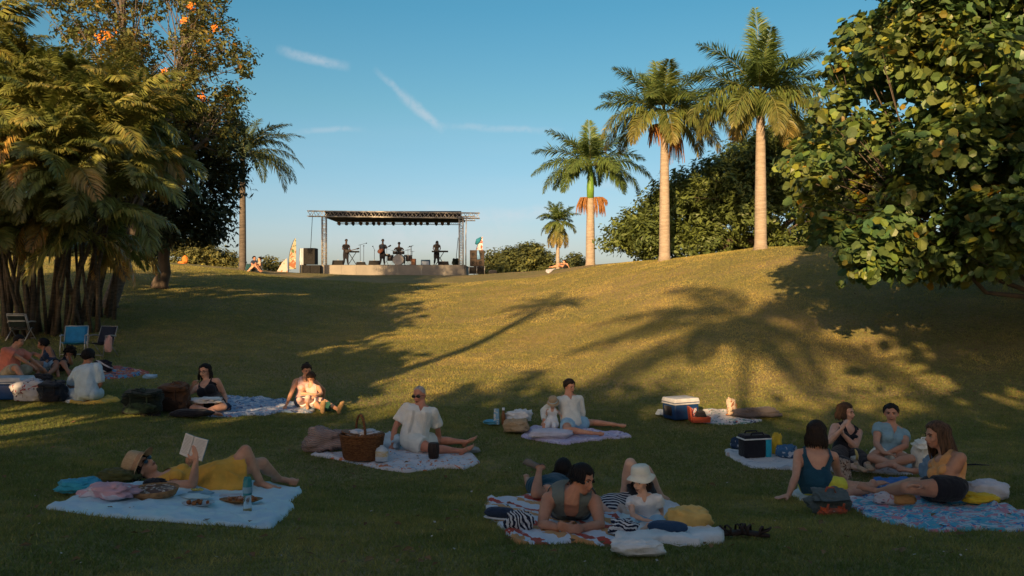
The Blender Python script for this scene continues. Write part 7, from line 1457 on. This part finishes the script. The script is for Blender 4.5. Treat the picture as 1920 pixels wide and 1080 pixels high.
def guitar(label, c, ang, m, facing=0, s=.82):
    t = thing('guitar', label, 'guitar', c); M = Matrix.Rotation(R(facing), 3, 'Z') @ Matrix.Rotation(R(-ang), 3, 'Y'); b = MB(); 
    b.ell(c + M @ Vector((-.08 * s, 0, 0)), (.19 * s, .05, .175 * s), M, 16, 10); b.ell(c + M @ Vector((.14 * s, 0, 0)), (.15 * s, .045, .135 * s), M, 16, 10); b.build('body', m, t)
    b = MB(); b.tube([c + M @ Vector((.2 * s, -.03, 0)), c + M @ Vector((.78 * s, -.03, 0))], .026, 6); b.build('neck', mat('guitar_neck', (.08, .045, .025), .5), t); b = MB(); b.box(c + M @ Vector((.86 * s, -.03, 0)), (.18, .03, .09), rot=M); b.build('headstock', c_blk, t, smooth=False)
guitar('dark electric guitar held by the left guitarist', ray(652, 471, DS + 1.15), 14, mat('dark_guitar', (.02, .015, .015), .6)); guitar('red-brown acoustic guitar held by the singer', ray(713.5, 470.5, DS + 1.1), 28, mat('red_brown_guitar', (.15, .045, .025), .6))
def drum(t, c, r, h, name, rot=None, head=(.5, .48, .46)):
    M = rot or Matrix.Identity(3); b = MB(); b.lathe(c, [(r * .98, 0), (r, .01), (r, h - .01), (r * .98, h)], 22, rot=M); b.build(name, mat('drum_shell', (.06, .05, .05), .3, metal=.3), t); b = MB(); b.lathe(c + M @ Vector((0, 0, h + .004)), [(.001, 0), (r * .94, 0)], 22, rot=M, caps=False); b.build('drum_head', mat('drum_skin', head, .5), t)
    b = MB(); b.lathe(c + M @ Vector((0, 0, h)), [(r * 1.02, -.03), (r * 1.03, .012), (r * .96, .012)], 22, rot=M, caps=False); b.build('hoop', c_truss, t)
dk = Vector((ray(748, 480, DS + 1.6).x, DS + 1.6, ztop)); t = thing('drum_kit', 'drum kit with a pale bass drum head facing the lawn', 'drum kit', dk)
drum(t, dk + Vector((0, .12, .37)), .36, .42, 'bass_drum', Matrix.Rotation(R(90), 3, 'X'), (.44, .42, .40))
for (dx, dy, z, r, h) in ((-.26, .1, .76, .16, .2), (.2, .1, .76, .16, .2), (-.62, .3, .32, .21, .38), (.62, .4, .30, .22, .40), (-.78, .1, .62, .17, .15), (.45, .5, .60, .17, .12)): drum(t, dk + Vector((dx, dy, z)), r, h, 'drum')
for (dx, dy, z, r, tl) in ((-.85, .2, 1.12, .26, .2), (.58, .2, 1.05, .24, -.15), (.85, .3, .96, .2, .1), (.78, .0, 1.28, .22, -.35), (-.45, .3, 1.0, .18, .1)):
    c = dk + Vector((dx, dy, z)); b = MB(); b.lathe(c, [(.001, .03), (.04, .02), (r, 0), (.001, .012)], 20, rot=Matrix.Rotation(tl, 3, 'Y'), caps=False); b.build('cymbal', mat('brass_cymbal', (.30, .22, .10), .35, metal=.8), t); b = MB(); b.tube([c, Vector((c.x, c.y, ztop + .25))], .013, 5)
    for k in range(3): a = k * 2.1 + dx; b.tube([Vector((c.x, c.y, ztop + .3)), Vector((c.x + .25 * math.cos(a), c.y + .25 * math.sin(a), ztop))], .011, 4)
    b.build('cymbal_stand', c_truss, t)
# ---- the band and the far figures
def stand_person(label, u, d, yaw, top, trousers, armL, armR, vhead=450.5, hair='black', fem=False, sk=(.055, .03, .02), knees=None, cap=None, face=None):
    P_ = ray(u - .4, 473.5, d); N_ = ray(u, 458.2, d - .02); p = Person(label, None, None, (u + .6, vhead), chest=yaw, P=P_, Nn=N_, face=face or (yaw, -12), S=1.0, sk=sk, fem=fem, vox=.022, armL=armL, armR=armR, bust=0,
               legL=(Vector((P_.x + .10, d - .02, P_.z - .41)), Vector((P_.x + .14, d + .0, ztop + .08))), legR=(Vector((P_.x - .10, d - .05, P_.z - .41)), Vector((P_.x - .15, d - .02, ztop + .08))), footL=Vector((.35, -.9, 0)), footR=Vector((-.3, -.95, 0)))
    p.shirt(top, .5, -.1, .04, .04, .02); p.shorts(trousers, 1.0, .1, shin=.92, leg_infl=.018); p.hair('short', hair, .02, 8, 3, off=.022, front=.05); return p
C_DK = cloth_mat('dark_stage_shirt', (.008, .008, .010)); C_DKB = cloth_mat('dark_blue_shirt', (.014, .02, .032)); C_FLOR = cloth_mat('patterned_shirt', (.05, .04, .035), (.015, .015, .015), scale=14)
stand_person('left guitarist in black standing with a dark guitar', 649, DS + 1.45, 25, C_DK, C_BLACK, ((656, 467, -1), (656, 469.5, -1)), ((642, 467, -1), (650, 470.5, -1)))
stand_person('guitarist in a dark blue shirt with a red-brown guitar at centre stage', 717.5, DS + 1.4, 20, C_DKB, C_BLACK, ((725, 465, -1), (721, 464, -1)), ((711, 466, -1), (715, 471, -1)), 449.5)
p_ = stand_person('long-haired keyboard player standing at the right of the stage', 819, DS + 1.35, 10, C_FLOR, C_BLACK, ((826, 466, -1), (824, 470, -1)), ((812, 466, -1), (815, 470, -1)), 455, fem=True)
p_.hair('long', 'black', .22, 12, 4, name='long_hair')
p = Person('drummer sitting behind the drum kit', None, None, (748.5, 455.5), chest=0, P=ray(748, 479, DS + 2.5), Nn=ray(748, 463.5, DS + 2.45), face=(0, -10), S=1.0, sk=DEEP, fem=False, vox=.024, bust=0, armL=((757, 468, -1), (754, 470, -1)), armR=((739, 468, -1), (743, 470, -1)), legL=(Vector((dk.x + .3, DS + 2.1, ztop + .5)), Vector((dk.x + .3, DS + 2.05, ztop + .1))), legR=(Vector((dk.x - .3, DS + 2.1, ztop + .5)), Vector((dk.x - .3, DS + 2.05, ztop + .1))))
p.shirt(C_FLOR, .5, -.1, .04, .04, .02); p.shorts(C_BLACK, 1.0, .1, shin=.9); p.hair('short', 'black', .02, 8, 3)
t = thing('stool', 'drum stool hidden behind the kit', 'stool', Vector((dk.x, DS + 2.5, ztop))); b = MB(); b.lathe(Vector((dk.x, DS + 2.5, ztop)), [(.02, 0), (.02, .42), (.17, .43), (.17, .49), (.001, .5)], 16, caps=False); b.build('seat', c_blk, t)
dl = 43.0
for (u, vb, hd, yaw, top, lab, sd_) in ((477, 506, 484, 60, C_NAVY, 'dark-clothed person sitting by the dark palm on the skyline', 1), (487, 507, 485.5, -70, C_KHAKI, 'person in a brownish top sitting right of another by the dark palm', 2)):
    g_ = gnd(ray(u, vb, dl).x, dl); p = Person(lab, None, None, (u, hd), chest=yaw, P=g_ + Vector((0, 0, .16)), Nn=g_ + Vector((0, 0, .62)), S=1.0, sk=BRN if sd_ == 1 else MED, vox=.022, bust=0, legL=(g_ + Vector((.25 * math.sin(R(yaw)), -.3, .42)), g_ + Vector((.5 * math.sin(R(yaw)), -.35, .08))), legR=(g_ + Vector((.2 * math.sin(R(yaw)), -.4, .35)), g_ + Vector((.45 * math.sin(R(yaw)), -.45, .08))), armL=(g_ + Vector((.1, -.2, .38)), g_ + Vector((.2 * math.sin(R(yaw)), -.38, .42))), armR=(g_ + Vector((-.1, -.15, .38)), g_ + Vector((.2 * math.sin(R(yaw)), -.36, .4))))
    p.shirt(top, .5, -.1, .04, .04, .02); p.shorts(C_NAVY, .9, .1, leg_infl=.02); p.hair('short', 'black', .03, 8, 5)
b = MB(); lump_mesh(b, gnd(ray(467, 505, dl).x, dl + .2, .18), (.45, .4, .4), 81, 0, .2); tag(b.build('blanket_bundle', cloth_mat('dark_teal_bundle', (.015, .05, .06))), 'dark teal bundle beside the skyline pair', 'bundle')
gs = at(1057, 504); 
p = Person('dark-haired person in black reclining on a pale towel near the crest', None, None, (1058, 490.5), chest=-50, P=gs + Vector((0, .1, .14)), Nn=ray(1058.5, 495, gs.y + .1), face=(-60, -10), S=1.0, sk=MED, vox=.022, bust=0, legL=(gs + Vector((-.32, -.1, .24)), gs + Vector((-.68, -.25, .10))), legR=(gs + Vector((-.35, -.3, .14)), gs + Vector((-.7, -.4, .08))), armL=(gs + Vector((-.1, -.25, .3)), gs + Vector((-.25, -.3, .3))), armR=(gs + Vector((.2, .1, .3)), gs + Vector((.3, .15, .06))))
p.shirt(C_BLACK, .5, -.1, .04, .04, .02); p.shorts(C_BLACK, .3, .1); p.hair('short', 'dark', .06, 10, 6)
blanket('beach_towel', 'pale pinkish towel near the crest under the reclining person', 'towel', [(1023, 509), (1036, 508.5), (1064, 501), (1066, 498), (1048, 499.5), (1034, 503)], cloth_mat('pale_pink_towel', (.60, .50, .50)), seed=31, wob=.02)
heap('tote_bag', 'pale bag just right of the person near the crest', 'bag', 1062, 491, 1071, 501, C_CREAM, 82, .6)
b = MB(); lump_mesh(b, gnd(ray(347, 492, 47).x, 47, .28), (.30, .2, .42), 83, 0, .15); lump_mesh(b, gnd(ray(341, 492, 47).x, 47.1, .1), (.5, .25, .16), 84, 0, .15); tag(b.build('orange_cloth', mat('bright_orange_cloth', (.70, .22, .04), .8)), 'bright orange cloth heap on the skyline under the dark tree', 'cloth')
q = gnd(ray(1498, 452, 44).x, 44); t = thing('shed', 'small white shed peeping over the crest left of the sea grape', 'shed', q); b = MB(); zt_ = ray(1498, 446, 44).z; b.box((q.x, 44, zt_ - .9), (1.0, 1.2, 1.8)); b.build('wall', mat('white_shed_paint', (.60, .58, .55), .8), t, smooth=False); b = MB(); b.box((q.x, 44, zt_ + .04), (1.12, 1.3, .07)); b.build('roof', mat('shed_roof', (.45, .43, .40), .8), t, smooth=False)
t_ = gnd(ray(924, 508, 51).x, 51, .1); b = MB(); lump_mesh(b, t_, (.5, .3, .22), 85, 0, .15); tag(b.build('equipment_bag', C_BLACK), 'low dark equipment bag on the grass right of the right speakers', 'bag')
print('stage', round(time.time() - T0, 1))
# ------------------------------------------------------------------ grass blades
def vnoise(x, y, s, seed):
    g_ = np.random.RandomState(seed).rand(257, 257); X_ = (x * s + 1000.5) % 256; Y_ = (y * s + 1000.5) % 256; i = X_.astype(int); j = Y_.astype(int); fx = smooth(X_ - i); fy = smooth(Y_ - j)
    return (g_[j, i] * (1 - fx) + g_[j, i + 1] * fx) * (1 - fy) + (g_[j + 1, i] * (1 - fx) + g_[j + 1, i + 1] * fx) * fy
def blades(y0, y1, per_m2, hgt, wid, seed):
    rng = np.random.RandomState(seed); mrg = 1.12
    area = 0.64 * 2 * mrg * 0.5 * (y1 ** 2 - y0 ** 2); n = int(area * per_m2)
    y = np.sqrt(rng.rand(n) * (y1 ** 2 - y0 ** 2) + y0 ** 2); x = (rng.rand(n) * 2 - 1) * .64 * mrg * y
    # blades gather in tufts
    x += .02 * np.sin(y * 31) + rng.randn(n) * .012; z = H(x, y)
    pn = np.sin(x * 2.1 + 1.3 * np.sin(y * 1.7)) * np.sin(y * 1.9 + 1.1 * np.sin(x * 1.3)) + .6 * np.sin(x * 5.3 + y * 2.2) * np.sin(y * 6.1 - x)
    keep = np.ones(n, bool)
    for poly in BLANKETS:
        c = poly.mean(0); q = c + (poly - c) * .985; ins = np.zeros(n, bool); near_ = (np.abs(x - c[0]) < 2.2) & (np.abs(y - c[1]) < 2.2)
        xx, yy = x[near_], y[near_]; k = np.zeros(len(xx), bool)
        for a_, b_ in zip(q, np.roll(q, -1, 0)):
            cr = ((a_[1] > yy) != (b_[1] > yy)) & (xx < (b_[0] - a_[0]) * (yy - a_[1]) / (b_[1] - a_[1] + 1e-12) + a_[0]); k ^= cr
        ins[near_] = k; keep &= ~ins
    x, y, z = x[keep], y[keep], z[keep]; n = len(x)
    pn = np.sin(x * 2.1 + 1.3 * np.sin(y * 1.7)) * np.sin(y * 1.9 + 1.1 * np.sin(x * 1.3)) + .6 * np.sin(x * 5.3 + y * 2.2) * np.sin(y * 6.1 - x)
    h = hgt * (.55 + .6 * rng.rand(n)) * (1 + .3 * pn / 1.6); th = rng.rand(n) * 2 * math.pi
    lean = h * (.35 + .9 * rng.rand(n)); ph = rng.rand(n) * 2 * math.pi; w_ = wid * (.6 + .8 * rng.rand(n))
    a = np.stack([x - np.cos(th) * w_ / 2, y - np.sin(th) * w_ / 2, z - .004], -1); b = np.stack([x + np.cos(th) * w_ / 2, y + np.sin(th) * w_ / 2, z - .004], -1)
    c = np.stack([x + np.cos(ph) * lean, y + np.sin(ph) * lean, z + h], -1)
    v1 = vnoise(x, y, .45, 1) * .5 + vnoise(x, y, 1.3, 2) * .3 + vnoise(x, y, 4.1, 3) * .2; v2 = vnoise(x, y, 9, 4); big_ = np.clip((v1 - .52) * 5, 0, 1); bare = np.clip((vnoise(x, y, 1.9, 7) * .6 + v2 * .4 - .70) * 6, 0, 1)
    h = h * (1 - .5 * bare); c[:, 2] -= (h * 0 + 1) * .5 * bare * (c[:, 2] - z)
    dryp = np.clip(.5 + .5 * pn + rng.randn(n) * .35 - .45, 0, 1)
    big = np.clip((np.sin(x * .55 + 2) * np.sin(y * .43 + x * .21) + .2), 0, 1) * .5
    V = np.stack([a, b, c], 1).reshape(-1, 3); Fa = np.arange(n * 3).reshape(n, 3)
    hill = smooth((y - 13) / 9) * (.30 + .25 * smooth((x + 4) / 6)); k = np.clip(dryp * .5 + big_ * .45 + bare * .4 - .08 + hill + (rng.rand(n) < .07) * .7, 0, 1)[:, None]
    t = (1 - k) * np.array([.66, .78, .50]) + k * np.array([1.65, 1.25, .95]); t *= ((.62 + .45 * v1) * (.75 + .5 * rng.rand(n)))[:, None] * 1.15
    return V, Fa, np.repeat(t, 3, axis=0)
gm = leafmat('grass_blade', (.31, .31, .13), (.22, .25, .10), .35, .6, 3, .15)
P = [blades(4.0, 9.0, 3900, .034, .0078, 1), blades(9.0, 15.0, 2600, .034, .0092, 2), blades(15, 27, 760, .038, .0165, 3), blades(27, 42, 330, .042, .024, 4)]
off = 0; Vs, Fs, Ts = [], [], []
for V, Fa, t in P: Vs.append(V); Fs.append(Fa + off); Ts.append(t); off += len(V)
g = link('grass', np_mesh('grass', np.concatenate(Vs), np.concatenate(Fs), gm, np.concatenate(Ts)))
tag(g, 'short olive green lawn grass covering the hill and valley', 'grass', None, 'stuff')
print('grass tris', sum(len(q) for q in Fs), round(time.time() - T0, 1))
